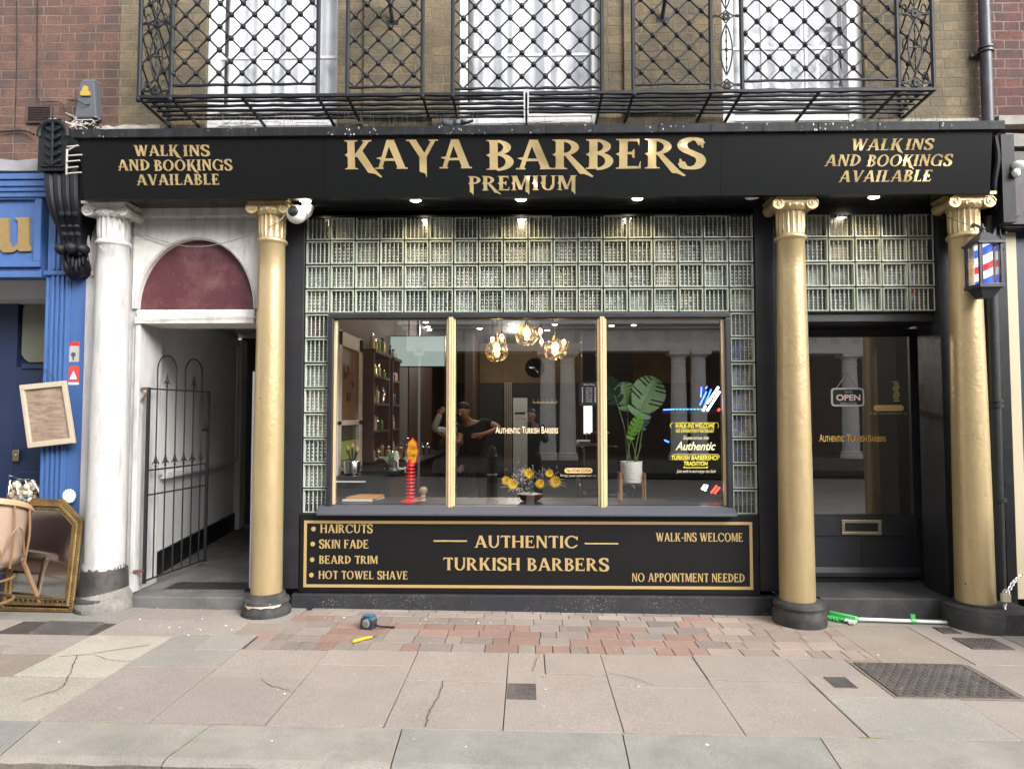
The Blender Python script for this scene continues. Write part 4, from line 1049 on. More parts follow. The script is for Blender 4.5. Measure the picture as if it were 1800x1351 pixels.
for ps in (((237, 315, 275, 257), (323, 369, 275, 257), (206, 262, 299, 281), (270, 407, 299, 281), (237, 383, 323, 305), 0),
           ((1493, 1582, 265, 246), (1589, 1637, 264, 246), (1450, 1512, 291, 272), (1524, 1673, 291, 272), (1477, 1640, 317, 298), .16)):
    L = MB()
    for wd, q in zip(('WALK', 'INS', 'AND', 'BOOKINGS', 'AVAILABLE'), ps): letters(L, wd, SIGN, q[0], q[1], q[2], q[3], -.40, tr=.07, slant=ps[5], **kw)
    L.build('lettering', M['gold_letter'], FS, recalc=False)
PS = thing('panel_sign', 'black panel sign below the window listing haircuts in gold with a gold border', 'shop sign', (0, .012, .14))
pa_ = MB(); px0, px1 = X(525, 0, 975), X(1334, 0, 975); pz0, pz1 = (Z(1039, 0)+Z(1044, 0))/2-.002, ZG0-.002
pa_.box(px0, px1, 0, .0115, pz0, pz1); pa_.build('board', M['sign_black'], PS)
L = MB(); bz0, bz1 = (Z(1029, 0, 533)+Z(1038, 0, 1322))/2, (Z(912, 0, 533)+Z(919, 0, 1322))/2; bx0, bx1 = X(534, 0, 975), X(1323, 0, 975); bw_ = .023
L.box(bx0, bx1, -.0025, 0, bz0, bz0+bw_); L.box(bx0, bx1, -.0025, 0, bz1-bw_, bz1); L.box(bx0, bx0+bw_, -.0025, 0, bz0+bw_, bz1-bw_); L.box(bx1-bw_, bx1, -.0025, 0, bz0+bw_, bz1-bw_)
L.build('border', M['gold_vinyl'], PS)
L = MB()
for txt, q in (('HAIRCUTS', (563, 655, 936, 921)), ('SKIN FADE', (561, 648, 963, 948)), ('BEARD TRIM', (561, 664, 990, 976)), ('HOT TOWEL SHAVE', (560, 717, 1017, 1003)),
               ('AUTHENTIC', (834, 1016, 962, 941)), ('TURKISH BARBERS', (779, 1070, 1002, 980)), ('WALK-INS WELCOME', (1153, 1306, 951, 936)), ('NO APPOINTMENT NEEDED', (1111, 1309, 1022, 1007))):
    letters(L, txt, FLARE, *q, 0, th=.003)
for x, z in ((550.5, 929), (549.5, 955.5), (549, 983), (548, 1010)): L.lathe([(.0185, 0), (.0185, .003)], (X(x, 0, 975), -.003, Z(z, 0, 550)), 20, axis='y')
L.box(X(762, 0, 975), X(821, 0, 975), -.003, 0, Z(952, 0), Z(949.5, 0)); L.box(X(1028, 0, 975), X(1087, 0, 975), -.003, 0, Z(955.5, 0), Z(953, 0))
L.build('lettering', M['gold_vinyl'], PS, recalc=False)

# downlights under the fascia
for i, (px, on) in enumerate(((536, 1), (730, 1), (916, 1), (1121, 1), (1323, 0), (1538, 1))):
    x = X(px, -.25, 354); z = ZFB+.03; y = -.24
    if on: nm = ['beside the white dome camera', 'above the first lit stretch of glass blocks', 'below the word PREMIUM', 'above the second window mullion', '', 'above the recessed shop door'][i]
    t = thing('downlight', ('small lit round downlight ' + nm) if on else 'unlit white downlight between the lit ones, nearest the gold door column', 'downlight', (x, y, z), 'downlights under the fascia')
    r_ = MB(); r_.lathe([(.040, -.006), (.050, -.014), (.054, -.004), (.054, 0)], (x, y, z), 20); r_.build('ring', M['chrome'] if on else M['white_plastic'], t)
    l_ = MB(); l_.lathe([(.041, -.013), (.032, -.020), (.001, -.022)], (x, y, z), 16); l_.build('lamp', M['lamp_spot'] if on else M['white_plastic'], t)
    if on:
        ld = bpy.data.lights.new('downlight_light', 'SPOT'); ld.energy = 4; ld.spot_size = R(110); ld.spot_blend = .6; ld.shadow_soft_size = .025; ld.color = (1, .76, .45)
        lo = bpy.data.objects.new('downlight_light', ld); COL.objects.link(lo); lo.location = (x, y, z-.035); lo.rotation_euler = (R(24), 0, 0)
# dome camera
cc = at(521, 377, -.25); t = thing('security_camera', 'white dome security camera under the fascia beside the gold column', 'security camera', tuple(cc))
b = MB(); rot = Vector((-.35, -.8, -.5)).to_track_quat('Z', 'Y').to_matrix()
b.ell(cc, (.076, .076, .072), 24); b.build('body', M['white_plastic'], t)
b = MB(); ax = Vector((-.05, -.95, .12)).normalized()
b.tube([cc+ax*.05, cc+ax*.072, cc+ax*.080], [.046, .040, .026], 20); b.build('lens', M['satin_black'], t)
b = MB(); b.tube([cc+Vector((.03, .05, .02)), cc+Vector((.05, .08, .05)), cc+Vector((.06, .09, .10))], [.055, .05, .05], 18); b.build('mount', M['white_plastic'], t)

# ================================================================== BALCONY IRONWORK
BR = thing('iron_balcony', 'black wrought iron balcony with diamond lattice panels along the upper windows', 'balcony', (0, -.45, 3.97))
yb = -.45; zf0 = 3.965; ztp = 5.06
def bar(mb, p, q, w, mi=0, n=4): mb.tube([p, q], w*.72, n, mi, sm=False)
xl, xr = X(246, yb, 100), X(1640, yb, 100)
fm = MB(); rr = random.Random(9)
def wob(mb, p, q, w, n=14, a=.004, mi=0):
    p, q = Vector(p), Vector(q)
    mb.tube([p.lerp(q, i/n) + Vector((0, rr.uniform(-a, a)*.5, rr.uniform(-a, a) if 0 < i < n else 0)) for i in range(n+1)], [w*rr.uniform(.62, .85) for _ in range(n+1)], 6, mi, sm=False)
xbr = X(925, yb, 100)
for k, y in enumerate((-.455, -.44, -.36, -.28, -.20, -.12, -.05)):
    z = zf0 + (.012 if k else 0.0)
    xa_, xb2 = xl, xr
    wob(fm, (xa_, y, z+.004), (xbr-.02, y, z-.0), .019 if k > 1 else .023, 30, .003)
    wob(fm, (xbr+.02, y, z+(.006*k if k > 2 else 0)), (xb2, y, z), .019 if k > 1 else .023, 30, .003)
posts = [246, 302, 427, 559, 611, 743, 796, 1058, 1113, 1250, 1304, 1440, 1578, 1640]
for px in posts + [925]:
    x = X(px, yb, 100); fm.tube([(x, yb-.012, zf0), (x, -.2, zf0-.016), (x, .0, zf0-.028)], [.012, .012, .013], 4, sm=False)
fm.build('floor_grating', M['iron'], BR)
pm = MB()
for px in (246, 302, 559, 611, 743, 796, 1058, 1113, 1250, 1304, 1578, 1640):
    x = X(px, yb, 100); pm.tube([(x, yb, zf0-.01), (x, yb, ztp)], .0165, 8, sm=True)
    if px in (743, 796, 302, 246, 1113): pm.ell((x, yb-.006, zf0-.012), (.02, .02, .024), 10)
for x in (xl, xr): pm.tube([(x, -.01, zf0), (x, -.01, ztp)], .012, 8); pm.tube([(x, yb, ztp), (x, -.01, ztp)], .016, 6)
pm.tube([(xl, yb, ztp), (xr, yb, ztp)], .02, 8)
pm.build('post', M['iron'], BR)
def lattice(mb, x0, x1, z0, z1, mk, pitch=.1775, phase=0, knob=True, skip=()):
    h = pitch*.515; hw = pitch/2
    nx0 = int(math.floor(x0/hw))-2; 
    def clip(a, b):
        (ax, az), (bx_, bz) = a, b; t0, t1 = 0, 1
        for p, q in ((-(bx_-ax), ax-x0), (bx_-ax, x1-ax), (-(bz-az), az-z0), (bz-az, z1-az)):
            if abs(p) < 1e-9:
                if q < 0: return None
            else:
                r_ = q/p
                if p < 0: t0 = max(t0, r_)
                else: t1 = min(t1, r_)
        return None if t0 >= t1 else ((ax+(bx_-ax)*t0, az+(bz-az)*t0), (ax+(bx_-ax)*t1, az+(bz-az)*t1))
    H = z1-z0; n = int(H/h)+3; W = x1-x0
    span = int((W+H)/hw)+6
    for s_, yo in ((1, 0), (-1, .008)):
        for i in range(-span, span):
            xb0 = x0 + phase + i*pitch
            a = (xb0, z0 + .0); b = (xb0 + s_*hw*n, z0 + h*n)
            c = clip(a, b)
            if c and math.hypot(c[0][0]-c[1][0], c[0][1]-c[1][1]) > .03:
                p, q = mk(c[0][0], c[0][1], yo), mk(c[1][0], c[1][1], yo)
                mb.tube([p, p.lerp(q, .5)+Vector((rr.uniform(-.002, .002),)*3), q], .0066, 5, sm=False)
    if knob:
        for j in range(n+1):
            for i in range(-span, span):
                x = x0 + phase + (i + (j % 2)*.5)*pitch; z = z0 + j*h
                if x0-.005 <= x <= x1+.005 and z0+.02 < z <= z1: mb.ell(mk(x, z, .004), (.0215, .022, .0215), 8)
mkf = lambda x, z, yo=0: Vector((x, yb+yo, z))
for a, b, zb_, ph in ((302, 559, 149, .09), (611, 743, 153, .045), (796, 1058, 155, .07), (1113, 1250, 148, .14), (1304, 1578, 141, .02)):
    lm = MB(); x0, x1 = X(a, yb, 100), X(b, yb, 100); z0 = Z(zb_, yb, (a+b)/2)
    wob(lm, (x0, yb, z0), (x1, yb, z0), .015, 16, .004)
    lattice(lm, x0+.01, x1-.01, z0, ztp, mkf, pitch=(.1775 if b-a > 200 else (x1-x0-.02)/3.08), phase=ph)
    lm.build('lattice_panel', M['iron'], BR)
lm = MB()
for x in (xl, xr):
    lm = MB(); lattice(lm, -.44, -.02, zf0+.05, ztp, lambda u, z, yo=0, x=x: Vector((x + yo, u, z)), pitch=.21)
    lm.tube([(x, yb, zf0+.06), (x, -.01, zf0+.05)], .012, 6); lm.build('end_lattice', M['iron'], BR)
def ornament(px, w, dense):
    o = MB(); x = X(px, yb, 100); z = zf0+.06; hw = w/2
    zz = [zf0+.02, zf0+.16, zf0+.52, zf0+.64, zf0+1.0]
    def vesica(za, zc_, wd):
        for s_ in (-1, 1):
            pts = [(x + s_*wd*math.sin(PI*k/12)**.8, yb, lerp(za, zc_, k/12)) for k in range(13)]
            o.tube(pts, .0062, 6)
        zm = (za+zc_)/2; o.tube([(x-wd, yb, zm), (x+wd, yb, zm)], .005, 6)
        for k in range(5): o.ell((x, yb, lerp(za+.06, zc_-.06, k/4)), (.008+.006*(k == 2), .008, .018), 6)
        o.tube([(x, yb, za), (x, yb, zc_)], .0045, 5)
    vesica(zz[1]-.03, zz[2], hw*.40); vesica(zz[3], zz[4], hw*.40)
    for zc_ in (zz[0]+.03, (zz[2]+zz[3])/2):       # leaf knots and scrolls
        for k in range(8):
            a = 2*PI*k/8; o.ell((x+.018*math.cos(a), yb-.004, zc_+.018*math.sin(a)), (.013, .01, .016), 6)
        for s_ in (-1, 1):
            o.tube(curve_pts([(x, yb, zc_-.05), (x+s_*hw*.3, yb, zc_-.01), (x+s_*hw*.7, yb, zc_+.012), (x+s_*hw, yb, zc_)], 5), .006, 6)
            o.tube(curve_pts([(x, yb, zc_+.05), (x+s_*hw*.3, yb, zc_+.02), (x+s_*hw*.7, yb, zc_-.0), (x+s_*hw, yb, zc_)], 5), .006, 6)
    if dense:
        for s_ in (-1, 1):
            for k in range(4):
                zc_ = zf0+.08+k*.26; o.tube([(x+s_*hw*.55+.02*math.cos(t*.5), yb, zc_+.05*math.sin(t*.5)+t*.002) for t in range(12)], .005, 5)
    o.build('scroll_panel', M['iron'], BR)
ornament(275, .235, True); ornament(1277, .225, False); ornament(1609, .26, True)
for px, pt, y1 in ((690, 684, 38), (1164, 1173, 33)):
    sb = MB(); a = at(px, y1, -.03); sb.tube([a, a+Vector((-.05 if px < 900 else .05, -.36, .55))], .016, 6, sm=False); sb.box(a.x-.05, a.x+.05, -.03, -.028+.03, a.z-.03, a.z+.01)
    sb.build('stay', M['iron'], BR)
nm = MB(); rr2 = random.Random(21)       # fine netting and twigs caught on the ledge
for i in range(260):
    px = rr2.choice((rr2.uniform(600, 840), rr2.uniform(600, 1230), rr2.uniform(1540, 1720), rr2.uniform(290, 620)))
    a = at(px, rr2.uniform(217, 226), rr2.uniform(-.30, -.1)); nm.tube([a, a+Vector((rr2.uniform(-.02, .02), rr2.uniform(-.03, .03), rr2.uniform(.03, .11)))], .0011, 3, cap=False)
for i in range(40):
    a = at(rr2.uniform(280, 1700), 222, rr2.uniform(-.3, -.1)); nm.tube(curve_pts([a, a+Vector((rr2.uniform(-.1, .1), 0, .03)), a+Vector((rr2.uniform(-.25, .25), .02, rr2.uniform(-.01, .05)))], 4), .002, 4)
tag(nm.build('bird_netting', M['twig'] if 'twig' in M else plain('twig', (.22, .20, .17), .8)), 'thin wires, netting and twigs caught along the ledge above the sign', 'netting', kind='stuff')
# pigeon resting on the ledge
pg = at(797, 219, -.3); t = thing('pigeon', 'grey pigeon with striped tail resting on the ledge over the sign', 'bird', tuple(pg))
b = MB(); b.ell(pg, (.075, .04, .033), 14); b.ell(pg+Vector((-.065, 0, .022)), (.026, .024, .024), 10); b.ell(pg+Vector((-.045, 0, .008)), (.035, .028, .03), 10)
b.tube([pg+Vector((-.088, -.005, .02)), pg+Vector((-.104, -.006, .014))], [.006, .001], 6)
b.tube([pg+Vector((.04, 0, 0)), pg+Vector((.11, -.01, .012)), pg+Vector((.155, -.01, .026))], [.03, .022, .018], 8, sq=.35)
b.build('body', plain('pigeon_grey', (.13, .14, .17), .7), t)
b = MB()
for k in range(4): b.ell(pg+Vector((.015+k*.028, -.034, .004+k*.003)), (.022, .01, .022-k*.003), 8, mi=k % 2)
b.build('wing', [plain('wing_dark', (.02, .02, .022), .7), plain('wing_pale', (.22, .23, .25), .7)], t)

# ================================================================== NEIGHBOURS AND STREET FITTINGS
# left neighbour: red brick over a blue shopfront
LB = thing('blue_shop_building', 'red brick building over a bright blue antique shopfront', 'building', (-5, 0, 0))
zbt = Z(290, -.05, 30); xe = X(78, .0)
b = MB(); b.box(-11, XL-.001, 0.003, .35, zbt+.02, 6.1); b.box(-11, -10.7, .35, 9, zbt, 6.1); b.build('wall', M['brick_red'], LB)
b = MB(); rough_ledge(b, -11, X(66, -.06, 380), -.08, .003, Z(300, -.08, 30), zbt+.035, 40, j=.01); b.build('stone_ledge', stone('grey_ledge', (.2, .2, .21), (.28, .28, .3)), LB)
b = MB(); zt = Z(305, -.09, 30)
for k, (pz, yy) in enumerate(((307, -.11), (318, -.095), (326, -.08), (335, -.065))): b.box(-11, X(82, -.1, 380), yy, .0, Z(pz+10, -.08, 30), Z(pz, -.08, 30))
fz0, fz1 = Z(462, -.02, 30), Z(344, -.02, 30)
b.box(-11, X(78, 0, 380), -.02, .1, Z(488, -.02, 30), Z(345, -.02, 30)); b.box(-11, X(80, 0, 380), -.05, -.02, Z(352, -.03, 30), Z(344, -.03, 30)); b.box(-11, X(80, 0, 380), -.05, -.02, Z(470, -.03, 30), Z(460, -.03, 30)); b.box(X(68, 0, 380), X(80, 0, 380), -.05, -.02, Z(460, -.03, 30), Z(352, -.03, 30))
b.box(-11, X(82, 0, 380), -.045, -.02, Z(488, -.03, 30), Z(478, -.03, 30))
b.build('sign_board', M['blue'], LB, bevel=.004)
b = MB()     # fluted pilaster
b.box(X(78, .0), X(147, 0), -.02, .3, gz(-3.7), Z(350, 0, 120))
for k in range(4): xx = X(84+k*8.5, -.03); b.box(xx, xx+.022, -.038, -.02, .20, Z(484, 0, 100)); b.box(xx, xx+.022, -.038, -.02, Z(476, 0, 100), Z(352, 0, 100))
b.box(X(78, 0), X(83, 0), -.03, -.02, .2, Z(484, 0)); b.box(X(117, 0), X(122, 0), -.032, -.02, .2, Z(352, 0))
b.box(X(76, 0), X(150, 0), -.05, -.02, Z(484, -.03, 100), Z(476, -.03, 100))
b.box(X(72, 0), X(147, 0), -.04, -.02, gz(-3.7), .2)
b.build('pilaster', M['blue'], LB, bevel=.003)
b = MB(); b.box(X(147, 0), X(156, 0), -.015, .3, gz(-3.6), Z(484, 0)); b.build('white_strip', M['white_paint'], LB)
b = MB(); yD = .55; b.box(-11, xe, .3, .34, Z(484, .3), 3.2); b.box(xe-.01, xe+.02, 0, yD, 0, 3.2); b.box(-11, -6, 0, .05, 0, 2.6); b.build('recess', M['blue_dark'], LB)
dl, dr = X(20, yD)-.2, X(75, yD)+.05
b = MB()
dzt_ = Z(515, yD, 60); gx = X(37, yD); 
b.box(dl-1.2, gx-.06, yD, yD+.05, .15, 2.9); b.box(gx-.06, dr+.3, yD, yD+.05, .15, Z(645, yD, 50)); b.box(gx-.06, dr+.3, yD, yD+.05, dzt_, 2.9)
b.box(gx+.0, dr+.3, yD-.02, yD, .25, Z(828, yD, 50)); b.box(gx, dr+.3, yD-.02, yD, Z(648, yD, 50), Z(640, yD, 50)); b.box(gx+.06, dr+.3, yD-.02, yD, Z(735, yD), Z(655, yD))
b.box(-11, dr+.4, yD+.06, yD+.08, .0, 3.2)
bdoor = b.build('door', M['blue_dark'], LB, bevel=.005)
pts = []; xa_, xb_2, za_, zb2 = gx-.05, dr+.3, Z(640, yD, 60), dzt_
b = MB(); r_ = .05
pts = [(xa_+.02, za_+.09), (xa_+.05, za_+.05), (xa_+.09, za_+.02), (xb_2, za_+.02), (xb_2, zb2-.02), (xa_+.12, zb2-.02), (xa_+.10, zb2-.06), (xa_+.05, zb2-.09), (xa_+.02, zb2-.14)]
b.prism(pts, yD+.02, yD+.03); b.build('frosted_pane', paint('frosted', (.20, .21, .16), .4, .4), bdoor)
b = MB(); lk = at(30, 800, yD-.02); b.box(lk.x-.03, lk.x+.03, yD-.04, yD-.02, lk.z-.05, lk.z+.05); b.lathe([(.012, -.02), (.012, .0)], (lk.x, yD-.03, lk.z), 12, axis='y'); b.build('lock_plate', plain('brass', (.5, .42, .25), .35, 1), bdoor, bevel=.003)
b = MB(); p = at(0, 888, .0); b.box(-6, X(50, .0), -.03, .30, Z(905, 0, 20), Z(887, 0, 20)); b.box(-6, X(46, 0), -.0, .3, .0, Z(905, 0, 20)); b.build('window_board', M['blue'], LB, bevel=.005)
# carved u
b = MB(); yl = -.045
def upoly(pp, mb, y, th): mb.prism([(at(px, py, y).x, at(px, py, y).z) for px, py in pp], y-th, y)
upoly([(-4,384),(18,384),(19,425),(22,434),(28,434),(34,428),(35,390),(30,386),(30,383),(54,383),(54,432),(57,438),(57,442),(37,443),(34,439),(26,444),(10,445),(2,438),(0,430),(0,392),(-4,390)], b, yl+.025, .02)
tag(b.build('raised_letter', paint('old_gold', (.36, .25, .10), .5, .35, (.2, .12, .05), .6, .5, 20, metal=.2), org=(X(28, yl), yl, Z(443, yl)), bevel=.002), 'carved gold letter u on the blue sign board', 'letter')
# right neighbour
RB = thing('navy_shop_building', 'purple brick building over a navy shopfront with cream pilaster', 'building', (5, 0, 0))
b = MB(); b.box(XR+.001, 11, .003, .35, Z(243, 0, 1780), 6.2); b.box(10.7, 11, .35, 9, 3, 6.2); b.build('wall', M['brick_purple'], RB)
b = MB(); rough_ledge(b, X(1752, -.06, 260), 11, -.10, .003, Z(222, -.06, 1780), Z(206, -.06, 1780), 40, j=.004); b.build('stone_ledge', M['stone_light'], RB)
b = MB(); rough_ledge(b, X(1760, -.1, 260), 11, -.16, .003, Z(262, -.1, 1780), Z(240, -.1, 1780), 40, j=.012); b.build('cornice', stone('cornice_grey', (.2, .19, .18), (.3, .29, .27)), RB)
b = MB(); b.box(X(1768, -.2, 260), 11, -.14, 0, Z(400, -.14, 1780), Z(266, -.14, 1780)); b.box(X(1772, -.2, 260), 11, -.165, -.14, Z(396, -.14, 1780), Z(385, -.14, 1780))
for k in range(3): b.box(X(1765+k*3.5, -.15, 260), X(1766.5+k*3.5, -.15, 260), -.15, -.14, Z(385, -.14), Z(270, -.14))
b.build('sign_board', paint('brown_board', (.018, .013, .013), .5, .3), RB, bevel=.004)
b = MB(); b.box(X(1766, 0), X(1792, 0), -.03, .2, .12, Z(410, 0, 1780)); b.build('pilaster', M['cream_plain'] if 'cream_plain' in M else paint('cream_plain', (.50, .43, .30), .5, .1, (.4, .3, .2), .4, .3, 8, vert=True), RB, bevel=.004)
b = MB(); b.box(X(1792, 0), 11, .0, .1, -.1, Z(405, 0, 1780)); b.box(XR-.05, X(1768, 0), .02, .3, -.1, 3.6); b.build('shopfront', M['navy'], RB)
for xa_, xb_3 in ((4.25, 5.6), (5.75, 7.1), (7.25, 8.6)):
    b = MB(); b.box(xa_, xb_3, -.03, 0, .75, .80); b.box(xa_, xb_3, -.03, 0, 2.6, 2.66); b.box(xa_, xa_+.05, -.03, 0, .80, 2.6); b.box(xb_3-.05, xb_3, -.03, 0, .80, 2.6); b.box(xa_, xb_3, -.03, 0, .12, .20); b.box(xa_, xb_3, -.03, 0, .60, .66)
    f_o = b.build('window', M['navy'], RB, bevel=.004); MB().box(xa_+.05, xb_3-.05, -.012, -.002, .80, 2.6).build('pane', plain('dark_pane', (.012, .014, .016), .05, spec=.8), f_o)
# party pier (dark) with black downpipe
b = MB(); xx = X(1745, -.1); b.box(X(1752, 0), X(1769, 0), -.06, .2, -.1, Z(410, 0)); b.build('dark_post', M['sign_black'], RB)
t = thing('downpipe', 'black iron downpipe on the brickwork joining the purple brick', 'downpipe', (X(1730, -.06, 100), -.06, 3.7))
b = MB(); xx = X(1733, -.07, 100); b.tube([(xx, -.07, 3.86), (xx, -.07, 6.3)], .042, 16)
for z in (4.46, 4.49, 6.0): b.tube([(xx, -.07, z-.008), (xx, -.07, z+.008)], .055, 16)
b.box(xx-.09, xx+.03, -.035, 0, 4.44, 4.46); b.build('pipe', paint('pipe_paint', (.05, .052, .07), .4, .4, (.2, .2, .2), .5, .4, 12, vert=True), t)
t = thing('downpipe', 'thick black iron pipe running to the pavement beside the cream pilaster', 'downpipe', (X(1748, -.12, 800), -.12, gz(3.7)))
b = MB(); xx = X(1746, -.12, 800); b.tube([(xx, -.12, gz(3.7)), (xx+.02, -.12, 3.1)], .055, 16)
for z in (1.62, 1.66, .9): b.tube([(xx+.01, -.12, z-.012), (xx+.01, -.12, z+.012)], .068, 16)
b.build('pipe', M['satin_black'], t)
# barber pole lantern
lc = at(1729, 466, -.42); t = thing('barber_pole_lantern', 'hanging black lantern with a red, white and blue barber pole inside', 'barber pole', tuple(lc))
hw, hh = .076, .158; b = MB(); x, y, z = lc
for sx in (-1, 1):
    for sy in (-1, 1): b.box(x+sx*hw-.009, x+sx*hw+.009, y+sy*hw-.009, y+sy*hw+.009, z-hh, z+hh)
b.hexa([(x-hw-.014,y-hw-.014,z+hh),(x+hw+.014,y-hw-.014,z+hh),(x+hw+.014,y+hw+.014,z+hh),(x-hw-.014,y+hw+.014,z+hh)], [(x-.03,y-.03,z+hh+.078),(x+.03,y-.03,z+hh+.078),(x+.03,y+.03,z+hh+.078),(x-.03,y+.03,z+hh+.078)])
b.box(x-hw-.022, x+hw+.022, y-hw-.022, y+hw+.022, z+hh-.014, z+hh+.001); b.box(x-hw-.015, x+hw+.015, y-hw-.015, y+hw+.015, z-hh-.02, z-hh+.008)
b.hexa([(x-.04,y-.04,z-hh-.09),(x+.04,y-.04,z-hh-.09),(x+.04,y+.04,z-hh-.09),(x-.04,y+.04,z-hh-.09)], [(x-hw,y-hw,z-hh-.02),(x+hw,y-hw,z-hh-.02),(x+hw,y+hw,z-hh-.02),(x-hw,y+hw,z-hh-.02)])
b.lathe([(.03, 0), (.018, .02), (.022, .035), (.012, .05), (.004, .075)], (x, y, z+hh+.078), 12)
for sx in (-1, 1): b.box(x+sx*hw*.78-.003, x+sx*hw*.78+.003, y-hw-.003, y-hw+.003, z-hh, z+hh)
b.tube([(x, y, z+hh+.12), (x+.03, y+.2, z+hh+.22), (x+.05, 0, z+hh+.2)], .012, 6); b.box(x+.01, x+.09, -.03, 0, z+hh+.1, z+hh+.3)
b.build('case', paint('lantern_black', (.03, .032, .04), .35), t, bevel=.002)
m = newmat('pole_stripes'); tc = N(m, 'TexCoord'); sp = N(m, 'SeparateXYZ'); LK(m, N(m, 'NewGeometry').outputs['Position'], sp.inputs[0])
ax_ = N(m, 'Math'); ax_.operation = 'SUBTRACT'; LK(m, sp.outputs[0], ax_.inputs[0]); ax_.inputs[1].default_value = x
a2 = N(m, 'Math'); a2.operation = 'MULTIPLY'; LK(m, ax_.outputs[0], a2.inputs[0]); a2.inputs[1].default_value = -2.1
a3 = N(m, 'Math'); a3.operation = 'MULTIPLY_ADD'; LK(m, sp.outputs[2], a3.inputs[0]); a3.inputs[1].default_value = 4.3; LK(m, a2.outputs[0], a3.inputs[2])
a4 = N(m, 'Math'); a4.operation = 'FRACT'; LK(m, a3.outputs[0], a4.inputs[0])
rmp = N(m, 'ValToRGB'); rmp.color_ramp.interpolation = 'CONSTANT'; e = rmp.color_ramp.elements
for i, (p_, c_) in enumerate(((0, (.85, .85, .9)), (.24, (.75, .03, .05)), (.46, (.85, .85, .9)), (.74, (.03, .10, .6)))):
    if i >= 2: e.new(p_)
    e[i].position = p_; e[i].color = c4(c_)
LK(m, a4.outputs[0], rmp.inputs[0])
p_ = N(m, 'BsdfPrincipled'); LK(m, rmp.outputs[0], p_.inputs['Base Color']); LK(m, rmp.outputs[0], p_.inputs['Emission Color']); p_.inputs['Emission Strength'].default_value = .55; p_.inputs['Roughness'].default_value = .3
oo = N(m, 'OutputMaterial'); LK(m, p_.outputs[0], oo.inputs[0])
b = MB(); b.tube([(x, y, z-hh), (x, y, z+hh)], .056, 28); b.build('striped_pole', m, t)
b = MB()
for sx, sy in ((0, -1), (1, 0), (-1, 0)):
    if sy: b.quad((x-hw, y-hw, z-hh), (x+hw, y-hw, z-hh), (x+hw, y-hw, z+hh), (x-hw, y-hw, z+hh))
    else: b.quad((x+sx*hw, y-hw, z-hh), (x+sx*hw, y+hw, z-hh), (x+sx*hw, y+hw, z+hh), (x+sx*hw, y-hw, z+hh))
b.build('glass', M['glass'], t, recalc=False)
# second camera and cables on the party line
cc = at(1789, 292, -.3); t = thing('security_camera', 'small white bullet camera on the brown sign board', 'security camera', tuple(cc))
b = MB(); b.ell(cc, (.05, .06, .04), 14); b.ell(cc+Vector((-.03, -.02, -.06)), (.03, .03, .035), 10); b.build('body', M['white_plastic'], t)
b = MB(); b.tube([cc+Vector((-.03, .0, -.03)), cc+Vector((-.04, .02, -.12))], .012, 6); b.build('bracket', M['chrome'], t)
def cable(name, pl, r, mat, label, smooth=6):
    pts = curve_pts([at(px, py, Y) for px, py, Y in pl], smooth); b = MB(); b.tube(pts, r, 6)
    return tag(b.build(name, mat, org=pts[0]), label, 'cable')
console = MB()
def xz(px, py, y): p = at(px, py, y); return p
cable('cable', [(1752, 245, -.2), (1756, 300, -.2), (1762, 345, -.2), (1757, 400, -.15), (1764, 440, -.15)], .008, M['iron'], 'dark cable hanging behind the far end of the sign')
cable('cable', [(1763, 250, -.2), (1767, 330, -.2), (1760, 392, -.2), (1790, 380, -.18)], .006, M['iron'], 'thin dark cable looping under the brown sign board')
cable('cable', [(1700, 395, -.3), (1672, 384, -.34), (1650, 383, -.2)], .003, M['iron'], 'thin wire from the lantern to the column capital')
# dark console at the far end of the fascia
t = thing('console_bracket', 'shadowed black console bracket at the lantern end of the sign', 'bracket', (X(1752, -.2), -.2, 3.0))
b = MB(); b.box(X(1738, -.15, 320), X(1760, -.15, 320), -.30, 0, Z(400, -.15, 1750), Z(236, -.3, 1750)); b.tube(curve_pts([at(1748, 240, -.32), at(1753, 280, -.30), at(1747, 330, -.26), at(1755, 375, -.2)], 5), .022, 8); b.build('bracket', M['iron'], t)
# carved console at the blue shop end
ca = thing('console_bracket', 'black carved scroll bracket with arched top between the blue shop and the sign', 'bracket', (X(100, -.2), -.2, 2.9))
b = MB(); Yc = -.32; u0, u1 = at(66, 300, Yc), at(118, 300, Yc); xm_ = (u0.x+u1.x)/2; hwid = (u1.x-u0.x)/2; zA, zB = at(90, 300, Yc).z, at(90, 236, Yc).z
arc_ = [(xm_+hwid*math.cos(R(a)), zB+hwid*.9*math.sin(R(a))) for a in range(0, 181, 12)]
b.prism([(u0.x, zA), (u1.x, zA)] + arc_, Yc, 0)
ai = [(xm_+hwid*.72*math.cos(R(a)), zB+hwid*.65*math.sin(R(a))) for a in range(0, 181, 12)]
b.build('arched_block', M['iron'], ca, bevel=.008)
b = MB(); b.tube([(xm_+hwid*.95*math.cos(R(a)), Yc-.004, zB+hwid*.88*math.sin(R(a))) for a in range(-10, 191, 10)], .02, 8)
b.tube([(xm_+hwid*.95*math.cos(R(a)), Yc-.004, zB+hwid*.95*math.sin(R(a))) for a in range(-10, 191, 10)], .014, 8, mi=1)
b.build('arched_rim', [M['iron'], M['stone_light']], ca)
b = MB()
for k in range(6):
    zz = lerp(zA+.06, zB+.10, k/5)
    for s_ in (-1, 1): b.ell((xm_+s_*.035, Yc-.008, zz), (.04, .016, .015), 8, rot=Matrix.Rotation(R(-35*s_), 3, 'Y'))
b.tube([(xm_, Yc-.01, zA+.04), (xm_, Yc-.012, zB+.13)], .010, 6); b.box(xm_-hwid*.75, xm_+hwid*.75, Yc-.012, Yc, zA+.03, zA+.045)
b.build('leaf_relief', M['iron'], ca)
b = MB()      # big scroll: ribbed barrels following an S profile
